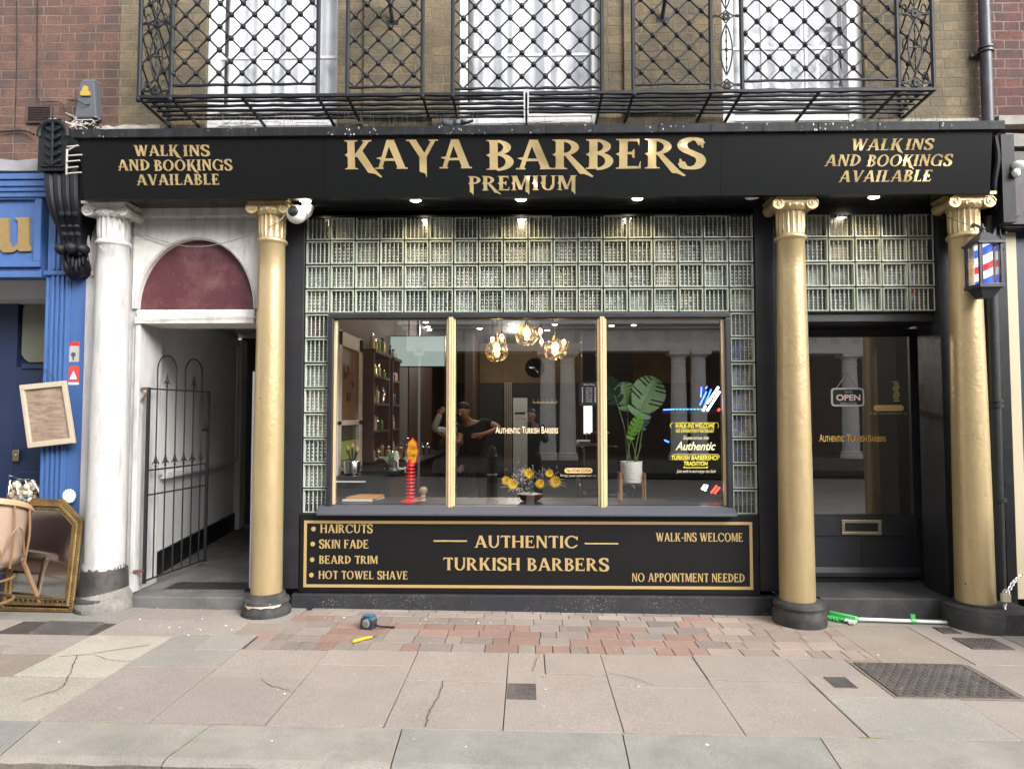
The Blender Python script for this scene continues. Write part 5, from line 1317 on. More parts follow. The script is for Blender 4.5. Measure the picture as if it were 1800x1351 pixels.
prof = [(-.30, 300), (-.34, 320), (-.345, 345), (-.32, 365), (-.27, 385), (-.22, 400), (-.17, 420), (-.15, 440), (-.17, 455), (-.19, 470), (-.12, 486), (0, 490)]
wid = [.125, .125, .12, .115, .10, .085, .08, .078, .08, .075, .05, .03]; cxp = [110, 111, 112, 115, 118, 122, 125, 127, 128, 130, 133, 134]
for r_i, off in ((0, -.78), (1, -.26), (2, .26), (3, .78)):
    pts = []; rad = []
    for (yy, py), wdt, cx_ in zip(prof, wid, cxp):
        p = at(cx_, py, yy*.8); pts.append(p + Vector((off*wdt, 0, 0))); rad.append(wdt*.34)
    b.tube(curve_pts(pts, 3), [rad[min(i//3, len(rad)-1)] for i in range(len(pts)*3-2)], 10)
pl_ = []
for (yy, py), wdt, cx_ in zip(prof, wid, cxp): p = at(cx_, py, yy*.8); pl_.append((p, wdt))
for i in range(len(pl_)-1):
    (p, w0), (q, w1) = pl_[i], pl_[i+1]
    b.hexa([(q.x-w1, q.y+.02, q.z), (q.x+w1, q.y+.02, q.z), (q.x+w1, .02, q.z), (q.x-w1, .02, q.z)], [(p.x-w0, p.y+.02, p.z), (p.x+w0, p.y+.02, p.z), (p.x+w0, .02, p.z), (p.x-w0, .02, p.z)])
for py, n_, rz in ((364, 3, .02), (376, 3, .026), (398, 3, .018), (412, 3, .022)):
    for k in range(n_):
        c_ = at(119+(k-1)*12+(py-364)*.12, py, -.27); b.ell(c_, (.024, .02, rz), 8)
for cx_, py, rr_ in ((108, 438, .045), (127, 436, .05), (147, 438, .04)): b.ell(at(cx_, py, -.22), (rr_, .06, rr_), 12)
for k in range(5): b.ell(at(124+k*6, 466-abs(k-2)*6, -.17), (.016, .03, .06), 8)
b.build('scroll', M['iron'], ca)
# cables and conduits at that end
cable('cable', [(60, 237, -.05), (40, 230, -.02), (0, 232, -.02)], .008, M['iron'], 'grey cable crossing the red brick below the vent')
cable('cable', [(66, 0, -.01), (65, 150, -.01), (70, 178, -.02), (105, 180, -.02), (118, 205, -.05)], .004, M['iron'], 'thin black cable running down the red brick')
cable('cable', [(30, 0, -.01), (29, 120, -.01), (26, 225, -.01)], .003, M['iron'], 'thin cable down the red brick nearest the vent')
cable('cable', [(170, 180, -.05), (150, 184, -.1), (137, 178, -.1), (118, 176, -.02)], .004, M['iron'], 'black cable wrapped round the alarm box')
pc = plain('cable_cream', (.50, .48, .42), .6)
cable('cable', [(146, 345, -.12), (152, 365, -.12), (162, 378, -.14), (175, 375, -.2)], .010, pc, 'cream cable bending to the white capital')
cable('cable', [(150, 370, -.1), (145, 410, -.1), (143, 430, -.1), (152, 452, -.08), (157, 470, -.03)], .006, pc, 'cream cable looping beside the scroll bracket')
cable('cable', [(150, 378, -.06), (156, 430, -.05), (163, 485, -.03)], .013, pc, 'cream conduit running down to the white strip')
cable('cable', [(505, 372, -.26), (485, 393, -.30), (440, 413, -.15), (380, 430, -.08), (330, 433, -.06), (280, 422, -.05), (238, 406, -.06), (225, 385, -.14), (205, 375, -.26), (175, 378, -.2)], .0035, plain('wire_grey', (.28, .26, .24), .7), 'thin slack wire from the dome camera to the white column')
cable('cable', [(210, 385, -.26), (217, 410, -.26), (205, 432, -.27), (185, 440, -.27), (175, 432, -.25)], .0025, pc, 'thin loop of cable round the white capital')
cable('cable', [(240, 551, -.07), (255, 560, -.07), (330, 557, -.07), (440, 556, -.07), (447, 560, -.07)], .0035, M['white_old'], 'white wire pinned along the lintel under the burgundy panel')
for k, (py, L_) in enumerate(((250, 22), (275, 24), (284, 22), (296, 20), (307, 24))):
    pass
b = MB(); p0 = at(118, 262, -.44); p1 = at(117, 307, -.40); b.tube([p0, p1], .008, 6)
for py, L_ in ((258, 20), (274, 26), (284, 22), (295, 19), (305, 25)):
    a = at(118, py, -.43); c_ = at(118+L_, py-2, -.44); b.tube([a, c_], .006, 5)
a = at(118, 265, -.43); b.tube([a, at(136, 255, -.44)], .006, 5)
tag(b.build('bracket_comb', pc, org=p1), 'cream comb-shaped bracket sticking out beside the carved console', 'bracket')
# air vent and alarm box
vc = at(71, 203, 0); t = thing('air_vent', 'brown louvred vent cover on the red brick wall', 'vent', tuple(vc))
b = MB(); vx, vz = .108, .072
b.box(vc.x-vx, vc.x+vx, -.02, .0, vc.z-vz, vc.z-vz+.012); b.box(vc.x-vx, vc.x+vx, -.02, 0, vc.z+vz-.012, vc.z+vz); b.box(vc.x-vx, vc.x-vx+.014, -.02, 0, vc.z-vz+.012, vc.z+vz-.012); b.box(vc.x+vx-.014, vc.x+vx, -.02, 0, vc.z-vz+.012, vc.z+vz-.012)
vm_ = paint('vent_brown', (.07, .045, .042), .5)
b.build('frame', vm_, t, bevel=.003)
b = MB()
for k in range(8): zz = vc.z-vz+.018+k*.0145; b.hexa([(vc.x-vx+.015, -.018, zz), (vc.x+vx-.015, -.018, zz), (vc.x+vx-.015, -.004, zz+.008), (vc.x-vx+.015, -.004, zz+.008)], [(vc.x-vx+.015, -.018, zz+.004), (vc.x+vx-.015, -.018, zz+.004), (vc.x+vx-.015, -.004, zz+.012), (vc.x-vx+.015, -.004, zz+.012)])
b.build('louvres', vm_, t)
ac = at(152, 172, -.06); t = thing('alarm_box', 'grey tapered alarm box with a yellow emblem on the brick corner', 'alarm box', tuple(ac))
b = MB(); bz_, tz_ = Z(208, -.06, 152), Z(141, -.06, 152)
P4 = lambda a_, z_, y_: [(X(a_[0], -.08, 170), y_, z_), (X(a_[1], -.08, 170), y_, z_), (X(a_[1], -.08, 170), -.0, z_), (X(a_[0], -.08, 170), 0, z_)]
b.hexa(P4((131, 170), bz_, -.075), P4((143, 167), tz_-.03, -.10)); b.hexa(P4((143, 167), tz_-.03, -.10), P4((146, 165), tz_, -.07))
b.build('case', plain('alarm_grey', (.10, .105, .125), .5), t, bevel=.008)
b = MB(); e_ = plain('emblem_yellow', (.42, .28, .05), .6)
b.prism([(at(px, py, -.094).x, at(px, py, -.094).z) for px, py in ((143,169),(142,163),(145,160),(147,153),(151,151),(156,154),(156,160),(160,163),(159,169))], -.104, -.094); b.build('emblem', e_, t)
b = MB(); rr3 = random.Random(5)
for i in range(34):
    a = at(rr3.uniform(122, 172), rr3.uniform(212, 232), rr3.uniform(-.25, -.03)); b.tube(curve_pts([a, a+Vector((rr3.uniform(-.06, .06), 0, rr3.uniform(-.02, .05))), a+Vector((rr3.uniform(-.12, .08), rr3.uniform(-.05, .03), rr3.uniform(-.02, .09)))], 4), rr3.uniform(.002, .006), 4, mi=rr3.choice((0, 1)))
tag(b.build('nest_twigs', [M['iron'], pc], org=tuple(at(150, 225, -.1))), 'clump of dry twigs and old cable under the alarm box', 'twigs', kind='stuff')
# stickers on the blue pilaster
for k, (py0, py1, lab) in enumerate(((601, 636, 'red and white sticker, upper of the pair on the blue pilaster'), (643, 676, 'red sticker with white triangle, lower of the pair on the blue pilaster'))):
    a, c_ = at(119, py1, -.02), at(140, py0, -.02); t = thing('sticker', lab, 'sticker', tuple(a), 'stickers on the blue pilaster')
    b = MB(); b.box(a.x, c_.x, -.023, -.020, a.z, c_.z); b.build('sheet', plain('sticker_grey', (.42, .42, .40), .5) if k == 0 else plain('sticker_red', (.6, .06, .05), .5), t)
    b = MB()
    if k == 0: MB().box(a.x, c_.x, -.0245, -.023, c_.z-.03, c_.z).build('band', M['red_plastic'], t); b.lathe([(.02, 0), (.02, .001)], ((a.x+c_.x)/2, -.0245, a.z+.06), 12, mi=1, axis='y'); b.box((a.x+c_.x)/2-.006, (a.x+c_.x)/2+.006, -.0246, -.023, a.z+.015, a.z+.05, 1)
    else: xm2 = (a.x+c_.x)/2; b.prism([(xm2-.032, a.z+.045), (xm2+.032, a.z+.045), (xm2, a.z+.115)], -.0245, -.023, mi=2); b.box(a.x, c_.x, -.0246, -.023, a.z, a.z+.02, 2)
    b.build('picture', [plain('sticker_red2', (.6, .05, .05), .5), plain('sticker_dark', (.08, .08, .09), .5), M['paper']], t)

# ================================================================== THINGS OUTSIDE THE BLUE SHOP
YM = -.10
q = [at(38, 677, YM), at(118, 669, YM), at(135, 778, YM), at(53, 787, YM)]
t = thing('framed_board', 'tilted pale wooden framed notice board hung on the blue pilaster', 'notice board', tuple(q[3]))
def frame_quad(q, w, y0, y1, mb, mi=0):
    c = (q[0]+q[1]+q[2]+q[3])/4; inn = [p + (c-p)*w for p in q]
    for i in range(4):
        j = (i+1) % 4; A, B_, C_, D = q[i], q[j], inn[j], inn[i]
        mb.hexa([(p.x, y0, p.z) for p in (A, B_, C_, D)], [(p.x, y1, p.z) for p in (A, B_, C_, D)], mi)
    return inn
b = MB(); inn = frame_quad(q, .17, YM-.03, YM, b); b.build('frame', paint('pale_frame', (.50, .42, .32), .6, .2, (.3, .24, .17), .5), t, bevel=.004)
b = MB(); b.hexa([(p.x, YM-.012, p.z) for p in inn], [(p.x, YM-.004, p.z) for p in inn]); 
mm_ = newmat('faded_board'); c_ = mix(mm_, ramp(mm_, noise(mm_, 9, 5, .7, scaled(mm_, (1, 1, 3.5))), [(.35, (0,)*3), (.65, (1,)*3)]), (.20, .12, .095), (.33, .27, .20)); finish(mm_, c_, .35)
b.build('panel', mm_, t); b = MB(); b.tube([q[0]+Vector((.12, .0, -.0)), at(80, 648, -.04), q[1]+Vector((-.1, 0, 0))], .002, 4); b.build('hanging_wire', M['iron'], t)
# gilt octagonal mirror leaning on the pilaster
G0 = gz(-3.7)
def mir(px, py, lean): return at(px, py, lean)
yl = lambda z: lerp(-.26, -.06, min(1, max(0, (z-.02)/.9)))
def mp(px, py):
    Y = -.16
    for _ in range(4): p = at(px, py, Y); Y = yl(p.z)
    return at(px, py, Y)
outer = [mp(*p) for p in ((40, 884), (55, 876), (112, 880), (144, 916), (130, 1050), (128, 1075), (2, 1072), (12, 985))]
c_ = sum(outer, Vector())/8; t = thing('gilt_mirror', 'tall eight-sided gilt framed mirror leaning on the blue pilaster', 'mirror', tuple(outer[5]))
nrm = Vector((0, -1, -.18)).normalized()
outer = [mp(*p) for p in ((38, 902), (58, 878), (112, 880), (144, 915), (127, 1074), (4, 1070), (10, 985))]
c_ = sum(outer, Vector())/7
b = MB()
for fr_, rd in ((.0, .016), (.10, .020), (.19, .014)): b.tube([p+(c_-p)*fr_+nrm*(.01 if fr_ == .10 else 0) for p in outer], rd, 8, closed=True)
for i in range(7):
    A, B_ = outer[i], outer[(i+1) % 7]; n = int((B_-A).length/.022)
    for k in range(n):
        p = A.lerp(B_, (k+.5)/n); b.ell(p+(c_-p)*.035+nrm*.014, (.012, .010, .012), 6)
        if k % 2: b.ell(p+(c_-p)*.15+nrm*.012, (.007, .007, .012), 5)
b.build('frame', M['gilt'], t)
b = MB(); ii = [p+(c_-p)*.16 for p in outer]; b.add(ii, [tuple(range(7))]); b.build('mirror_glass', M['mirror'], t, recalc=False)
b = MB(); ii = [p+(c_-p)*.01-nrm*.02 for p in outer]; b.add(ii, [tuple(range(7))]); b.build('backing', M['wood_dark'], t, recalc=False)
# cane tub chair, cut by the frame edge
cx, cy = -4.12, -.50; t = thing('cane_chair', 'cane tub chair with faded pink padded back outside the blue shop', 'chair', (cx, cy, gz(cx)))
b = MB(); g = gz(cx); n = 20
def tub(a, h): # back shell facing away from the street
    r_ = .33 + .05*h; return Vector((cx + r_*math.sin(a)*1.05, cy - r_*math.cos(a)*.78, g + .42 + h*(.50*math.cos(a*.36)**1.0)))
rows_ = 8; vs = []; fs = []
A0, A1 = R(-118), R(118)
for j in range(rows_+1):
    for i in range(n+1): vs.append(tub(lerp(A0, A1, i/n), j/rows_))
for j in range(rows_):
    for i in range(n): fs.append((j*(n+1)+i, j*(n+1)+i+1, (j+1)*(n+1)+i+1, (j+1)*(n+1)+i))
b.add(vs, fs, 0, True); ob = b.build('backrest', M['cushion'], t, recalc=False)
so_ = ob.modifiers.new('solid', 'SOLIDIFY'); so_.thickness = .035
b = MB(); b.tube([tub(lerp(A0, A1, i/24), 1.02) for i in range(25)], .020, 8)
b.tube([tub(lerp(A0, A1, i/24), 1.02)+Vector((0, 0, -.02))*1 + (tub(lerp(A0, A1, i/24), 1.02)-Vector((cx, cy, g+.8))).normalized()*.022 for i in range(25)], .010, 6)
b.build('cane_rim', plain('cane_pale', (.50, .33, .19), .5), t)
b = MB(); b.lathe([(.001, .39), (.30, .39), (.33, .41), (.33, .45), (.28, .475), (.001, .48)], (cx, cy, g), 24); b.build('seat', M['cushion'], t)
for (sx, sy) in ((1, -1), (-1, -1), (1, 1), (-1, 1)):
    b = MB(); top = Vector((cx+sx*.25, cy+sy*.20, g+.42)); bot = Vector((cx+sx*.36, cy+sy*.30, g+.0)); b.tube([top, bot], .017, 8)
    b.tube([top+Vector((sx*.02, 0, -.02)), bot+Vector((-sx*.02, 0, .05))], .011, 6); b.build('leg', M['rattan'], t)
b = MB()
for h in (.14, .30): b.tube([(cx+.30*math.cos(R(a)), cy+.25*math.sin(R(a)), g+h) for a in range(0, 360, 15)], .010, 6, closed=True)
for a in (-100, -75, -50, -20, 20, 50, 75, 100):
    p = tub(R(a), 0); q_ = tub(R(a), 1); o_ = Vector((math.sin(R(a)), -math.cos(R(a)), 0))*.045
    b.tube(curve_pts([p+o_+Vector((0, 0, -.02)), p.lerp(q_, .5)+o_*1.1, q_+o_*.4], 4), .008, 6)
for k in range(6):
    a0 = lerp(-95, 95, (k+.0)/6); pts = []
    for i in range(9):
        a = lerp(a0, a0+32, i/8); h = .12+.5*math.sin(PI*i/8); p = tub(R(a), h); pts.append(p+Vector((math.sin(R(a)), -math.cos(R(a)), 0))*.05)
    b.tube(pts, .007, 5)
b.build('cane_work', M['rattan'], t)
# net of wooden eggs on the window board, paper rosette
p0 = at(42, 886, -.02+.12); t = thing('egg_basket', 'wire basket heaped with pale eggs on the blue window board', 'basket', tuple(p0))
b = MB(); rr4 = random.Random(8)
for k in range(34):
    u = rr4.uniform(-1, 1); v = rr4.uniform(0, 1); b.ell((p0.x+u*.105*(1-.35*v), p0.y+rr4.uniform(-.06, .06), p0.z+.03+v*.14), (.026, .024, .031), 10, mi=rr4.choice((0, 0, 1, 2)), rot=Matrix.Rotation(rr4.uniform(-1, 1), 3, 'Y'))
b.build('egg', [plain('egg_cream', (.52, .47, .36), .4), plain('egg_grey', (.36, .35, .31), .4), plain('egg_tan', (.40, .28, .18), .4)], t)
b = MB()
for k in range(9):
    a = 2*PI*k/9; b.tube(curve_pts([(p0.x+.10*math.cos(a), p0.y+.09*math.sin(a), p0.z), (p0.x+.13*math.cos(a), p0.y+.10*math.sin(a), p0.z+.09), (p0.x+.09*math.cos(a)-.03, p0.y+.07*math.sin(a), p0.z+.20)], 4), .003, 5)
for h, r_ in ((.0, .10), (.09, .13), (.20, .085)): b.tube([(p0.x+r_*math.cos(R(a))-(.03 if h > .1 else 0), p0.y+r_*.75*math.sin(R(a)), p0.z+h) for a in range(0, 360, 20)], .003, 5, closed=True)
b.tube(curve_pts([(p0.x-.12, p0.y, p0.z+.19), (p0.x-.10, p0.y-.04, p0.z+.24), (p0.x-.03, p0.y-.04, p0.z+.22), (p0.x+.06, p0.y, p0.z+.19)], 5), .004, 5)
b.build('wire', M['chrome'], t)
rc = at(122, 871, -.07); b = MB()
pts = []
for k in range(32): a = 2*PI*k/32; r_ = .058 if k % 2 else .049; pts.append((rc.x+r_*math.cos(a), rc.z+r_*math.sin(a)))
b.prism(pts, rc.y-.004, rc.y); tag(b.build('paper_rosette', M['paper'], org=tuple(rc)), 'white scalloped paper rosette above the gilt mirror', 'rosette')

# ================================================================== WROUGHT-IRON GATE
H0 = at(254, 1016, .16); H1 = at(358, 980, .96)
gx_a, gx_b = Vector((-3.085, .0, 0)), Vector((-2.985, .82, 0))
t = thing('iron_gate', 'black wrought iron gate with two hoops and arrowheads standing open in the passage', 'gate', (gx_a.x, gx_a.y, .2))
zB_, zT = .215, 1.765
gm = plain('gate_black', (.018, .018, .02), .4)
gp_ = lambda u, z: Vector((lerp(gx_a.x, gx_b.x, u), lerp(gx_a.y, gx_b.y, u), z))
b = MB()
for u in (0, 1): b.tube([gp_(u, zB_-.02), gp_(u, zT+.01)], .016, 4, sm=False)
for z in (zB_, .90, 1.10, zT): b.tube([gp_(0, z), gp_(1, z)], .009, 4, sm=False)
b.build('frame', gm, t)
us = [(i+.5+.35)/6.7 for i in range(6)]
def spear(mb, u, z):
    p = gp_(u, z); mb.ell(p, (.012, .012, .012), 6); mb.tube([p+Vector((0, 0, .01)), p+Vector((0, 0, .035)), p+Vector((0, 0, .06)), p+Vector((0, 0, .12))], [.006, .020, .012, .001], 6)
    for s_ in (-1, 1): mb.tube([p+Vector((0, 0, .02)), p+Vector((s_*.006, s_*.03, .028)), p+Vector((s_*.007, s_*.034, .012))], .005, 5)
b = MB()
for i, u in enumerate(us): b.tube([gp_(u, zB_), gp_(u, 1.16)], .0065, 6); spear(b, u, 1.13)
b.build('lower_bars', gm, t)
b = MB()
for k in (0, 3):
    ua, ub, uc = us[k], us[k+1], us[k+2]
    r_ = (gp_(uc, 0)-gp_(ua, 0)).length/2; um = (ua+uc)/2
    pts = [gp_(ua, 1.1), gp_(ua, 2.02-.0)]
    zt0 = 1.93
    pts = [gp_(ua, 1.1), gp_(ua, zt0)] + [gp_(um + (ua-um)*math.cos(R(a)), zt0 + .125*math.sin(R(a))) for a in range(10, 180, 10)] + [gp_(uc, zt0), gp_(uc, 1.1)]
    b.tube(pts, .0065, 6); b.tube([gp_(ub, 1.1), gp_(ub, zT+.04)], .0065, 6); spear(b, ub, zT+.03)
b.build('hoop', gm, t)
b = MB(); b.tube([gp_(.93, 1.42), gp_(1.0, 1.42)], .012, 6); b.box(gp_(.95, 1.4).x-.015, gp_(.95, 1.4).x+.015, gp_(.90, 0).y, gp_(1, 0).y+.02, 1.40, 1.43); b.tube([gp_(.98, 1.42), gp_(.98, 1.47)], .02, 6); b.build('latch', gm, t)
b = MB(); b.tube([gp_(0, zT), gp_(0, zT)+Vector((-.05, -.02, 0))], .012, 6); b.tube([gp_(0, zT-.01), gp_(0, zT-.01)+Vector((-.045, -.02, -.09))], .009, 6); b.build('hinge', paint('rust', (.12, .05, .03), .8), t); b = MB(); b.tube([gp_(0, .30), gp_(0, .30)+Vector((-.06, -.05, 0))], .012, 6); b.build('hinge', paint('rust', (.12, .05, .03), .8), t)

# ================================================================== THINGS ON THE PAVEMENT
p = gp(648, 1104); t = thing('tape_measure', 'chunky blue and black tape measure lying on the block paving', 'tape measure', (p.x, p.y, p.z))
zz = p.z+.004; b = MB(); b.prism([(-.05, 0), (.045, 0), (.05, .015), (.048, .06), (.03, .085), (-.02, .09), (-.045, .07), (-.052, .02)], p.y-.035, p.y+.035)
ro = Matrix.Rotation(R(-18), 3, 'Z')
vs_ = [ro @ Vector((v[0], v[1]-p.y, v[2])) for v in b.v]; b.v = [(v.x+p.x, v.y+p.y, v.z+zz) for v in vs_]
b.build('case', plain('tape_black', (.03, .035, .045), .4), t, bevel=.008)
b = MB(); b.lathe([(.026, -.002), (.030, 0), (.030, .004)], (0, -.041, .042), 20, axis='y'); b.box(-.02, .02, -.043, -.038, .022, .062, 1); b.box(-.035, .03, -.03, .03, .086, .094, 2); b.box(.0, .045, -.036, .036, .065, .082, 2)
b.v = [tuple(ro @ Vector(v) + Vector((p.x, p.y, zz))) for v in b.v]
b.build('label_plate', [plain('tape_grey', (.25, .26, .28), .4), plain('label_white', (.6, .6, .6), .4), plain('tape_blue', (.06, .16, .25), .4)], t)
b = MB(); b.tube(curve_pts([(p.x+.05, p.y-.02, zz+.03), (p.x+.09, p.y-.005, zz+.012), (p.x+.15, p.y+.01, zz+.006), (p.x+.17, p.y+.0, zz+.006)], 4), .006, 6); b.tube([(p.x+.165, p.y+.0, zz+.006), (p.x+.18, p.y+.02, zz+.006), (p.x+.19, p.y+.0, zz+.006), (p.x+.175, p.y-.012, zz+.006)], .004, 5, closed=True); b.build('wrist_strap', M['satin_black'], t)
a, c_ = gp(620, 1130), gp(652, 1122); t = thing('utility_knife', 'yellow utility knife lying on the red pavers', 'knife', (a.x, a.y, a.z))
d = (c_-a).normalized(); b = MB(); b.tube([a+Vector((0,0,.010)), a+d*.015+Vector((0,0,.012)), a+d*.11+Vector((0,0,.014)), a+d*.15+Vector((0,0,.012))], [.010, .015, .014, .008], 8, sq=.6); b.build('handle', M['yellow_plastic'], t)
b = MB(); b.tube([a+d*.14+Vector((0,0,.012)), a+d*.185+Vector((0,0,.010)), a+d*.20+Vector((0,0,.009))], [.008, .007, .001], 6, sq=.25); b.build('blade', M['chrome'], t)
# long-handled squeegee broom by the door step
a, c_ = gp(1500, 1087, .03), gp(1684, 1094, .02); t = thing('broom', 'broom with a green head and white handle lying along the black door step', 'broom', (a.x, a.y, a.z-.03))
b = MB(); b.tube([a, c_], .0125, 12); b.build('handle', M['white_plastic'], t)
b = MB(); h = a; b.tube([h+Vector((.04, 0, 0)), h+Vector((-.01, 0, .0))], [.016, .026], 12); 
b.hexa([(h.x-.15, h.y+.09, a.z-.025), (h.x-.00, h.y-.055, a.z-.025), (h.x+.02, h.y-.03, a.z-.025), (h.x-.13, h.y+.11, a.z-.025)], [(h.x-.15, h.y+.085, a.z+.035), (h.x-.0, h.y-.045, a.z+.03), (h.x+.02, h.y-.03, a.z+.03), (h.x-.13, h.y+.10, a.z+.035)])
b.build('head', M['green_plastic'], t, bevel=.01)
b = MB(); rr5 = random.Random(2)
for k in range(40):
    u = k/39; s_ = Vector((lerp(h.x-.15, h.x-.0, u), lerp(h.y+.085, h.y-.05, u), a.z)); b.tube([s_, s_+Vector((-.03+rr5.uniform(-.006, .006), -.045, rr5.uniform(-.022, .0)))], .003, 4, mi=1 if u > .6 else 0)
b.build('bristles', [M['green_plastic'], M['white_plastic']], t)
b = MB(); m_ = a.lerp(c_, .55); b.tube([m_, m_+Vector((.035, 0, 0))], .018, 10); b.box(m_.x, m_.x+.03, m_.y-.008, m_.y+.008, m_.z, m_.z+.05); b.tube([c_-Vector((.09, 0, 0)), c_-Vector((.02, 0, 0)), c_+Vector((.01, 0, 0))], [.0145, .0155, .006], 10); b.build('grip', M['green_plastic'], t)
# chain and padlock at the party post
pk = at(1768, 1050, -.35); t = thing('padlocked_chain', 'silver chain with a pale padlock hanging beside the last column base', 'chain', tuple(pk))
b = MB(); path = curve_pts([at(1795, 1010, -.2), at(1782, 1022, -.28), at(1770, 1043, -.34)], 6) + curve_pts([at(1768, 1058, -.35), at(1766, 1072, -.36), at(1772, 1100, -.36)], 6)
for i in range(len(path)-1):
    p, q_ = path[i], path[i+1]
    if (q_-p).length > .15: continue
    d = (q_-p); mid = (p+q_)/2; sd_ = Vector((1, 0, 0)) if i % 2 else Vector((0, 1, 0)); 
    b.tube([mid + d.normalized()*.021*math.cos(R(k)) + (sd_ - d.normalized()*sd_.dot(d.normalized())).normalized()*.010*math.sin(R(k)) for k in range(0, 360, 40)], .0038, 5, closed=True)
b.build('links', M['chrome'], t)
b = MB(); b.box(pk.x-.03, pk.x+.03, pk.y-.015, pk.y+.015, pk.z-.03, pk.z+.03); b.tube([(pk.x+.02*math.cos(R(k)), pk.y, pk.z+.03+.028*math.sin(R(k))) for k in range(0, 181, 20)], .006, 6); b.build('padlock', plain('padlock', (.62, .55, .42), .4), t, bevel=.006)
# litter bin just beyond the frame, seen in the door glass
t = thing('litter_bin', 'black litter bin mirrored in the lower corner of the shop door glass', 'litter bin', (4.15, -1.0, gz(4)))
b = MB(); b.box(3.95, 4.35, -1.25, -.80, gz(4), 1.02); b.tube([(3.95, -1.02, 1.02), (4.15, -1.02, 1.10), (4.35, -1.02, 1.02)], .2, 8); b.build('body', M['satin_black'], t, bevel=.02)
b = MB(); b.box(4.0, 4.3, -.80, -.79, .85, .88); b.build('slot', M['chrome'], t)

# ================================================================== SHOP INTERIOR
LW = -1.78; RW = 3.5; BW = 8.9; ZC = 3.08; FZ = .12
b = MB(); b.box(LW-.05, RW+.3, .34, BW+.1, FZ-.06, FZ); tag(b.build('shop_floor', M['room_floor']), kind='structure')
b = MB(); b.box(LW-.05, RW+.3, .30, BW+.1, ZC, ZC+.05); tag(b.build('shop_ceiling', M['room_black']), kind='structure')
b = MB(); b.box(LW-.05, LW, .33, BW, FZ, ZC, 0); b.box(LW-.05, RW, BW, BW+.05, 2.24, ZC, 1); b.box(LW-.05, RW, BW-.03, BW, FZ, 2.24, 2); b.box(RW, RW+.05, .63, BW, FZ, ZC, 2)
b.box(1.0, 1.9, 6.6, 6.7, FZ, ZC, 2); b.box(LW, LW+.02, 4.6, 8.9, FZ, ZC, 3); b.box(-1.15, -1.0, 7.0, BW-.03, FZ, ZC, 3)
tag(b.build('shop_walls', [M['room_grey'], M['room_brown'], M['room_black'], M['wood_dark']]), kind='structure')
# window board inside
b = MB(); b.box(XG0+.02, XG1-.02, .056, .52, ZG0+.0, gz0-.002); b.box(XG0+.02, XG1-.02, .50, .53, .14, ZG0)
b.build('window_board', plain('board_dark', (.035, .035, .034), .35), B)
BZ = gz0
# white framed mirror on the near side wall, shelving units
def on_wall(px): return 1.78*F/(926-px) - 5.41
def shelf_unit(y0, y1, ztop, label, seed, dep=.15):
    r_ = random.Random(seed); t = thing('shelving_unit', label, 'shelving', (LW, (y0+y1)/2, FZ)); x0, x1 = LW, LW+dep
    b = MB(); b.box(x0, x1, y0, y0+.04, 1.05, ztop); b.box(x0, x1, y1-.04, y1, 1.05, ztop); b.box(x0, x0+.02, y0, y1, 1.05, ztop); b.box(x0, x1+.02, y0-.01, y1+.01, ztop, ztop+.04); b.box(x0, x1, y0, y1, FZ, .95); b.build('case', M['wood_plank'], t, bevel=.004)
    zs_ = [1.05, 1.36, 1.66, 1.96, ztop+.04]
    for z in zs_[:-1]: MB().box(x0, x1, y0+.04, y1-.04, z, z+.025).build('shelf', M['wood_plank'], t)
    cols = [('white_plastic', 'white'), ('paper', 'white'), ('green_plastic', 'green'), ('chrome', 'silver'), ('yellow_vinyl', 'yellow'), ('bottle_blue', 'blue'), ('gold_vinyl', 'gold')]
    for si, z in enumerate(zs_):
        n = r_.randint(3, 4); where = ['lowest', 'second', 'third', 'fourth', 'top'][si]
        for k in range(n):
            yy = lerp(y0+.10, y1-.10, (k+.5)/n + r_.uniform(-.06, .06)); mk_, cn = r_.choice(cols); R_ = r_.uniform(.02, .032); H_ = r_.uniform(.09, .2)
            xx = x1 - r_.uniform(.04, .07); zz = z+.025 if si < 4 else z
            tb_ = thing('bottle', f'small {cn} bottle on the {where} shelf of the {"nearer" if seed == 1 else "farther"} unit', 'bottle', (xx, yy, zz), f'bottles on the {where} shelf of the {"nearer" if seed == 1 else "farther"} unit')
            b = MB(); b.lathe([(R_, 0), (R_, H_*.65), (R_*.45, H_*.78), (R_*.4, H_*.82)], (xx, yy, zz), 12); b.build('body', M[mk_], tb_)
            b = MB(); b.lathe([(R_*.5, H_*.82), (R_*.5, H_)], (xx, yy, zz), 10); b.build('cap', M[r_.choice(('satin_black', 'white_plastic', 'chrome'))], tb_)
M['bottle_blue'] = plain('bottle_blue', (.03, .12, .22), .25)
shelf_unit(1.70, 2.55, 2.22, 'brown wooden shelving unit stocked with bottles nearest the window', 1)
shelf_unit(2.72, 3.2, 2.22, 'brown wooden shelving unit farther down the side wall', 2)
t = thing('wall_mirror', 'white framed mirror with painted amber and green reflections on the side wall by the window', 'mirror', (LW, 1.2, .9))
ya, yb_ = .72, on_wall(628)
b = MB(); b.box(LW, LW+.05, ya, ya+.12, .75, 2.35); b.box(LW, LW+.05, yb_-.16, yb_, .75, 2.35); b.box(LW, LW+.05, ya, yb_, 2.20, 2.34); b.box(LW, LW+.05, ya, yb_, 1.45, 1.50); b.build('frame', M['grey_white'], t, bevel=.006)
b = MB(); b.box(LW+.005, LW+.02, ya+.12, yb_-.16, 1.50, 2.20, 0); b.box(LW+.005, LW+.02, ya+.12, yb_-.16, .75, 1.45, 1); b.box(LW+.02, LW+.024, ya+.12, yb_-.16, 1.12, 1.30, 2)
b.build('glass', [plain('amber_panel', (.22, .12, .045), .15), plain('olive_panel', (.055, .07, .03), .1), plain('lime_panel', (.28, .40, .08), .3)], t)  # coloured panels paint what the mirror reflects
b = MB()
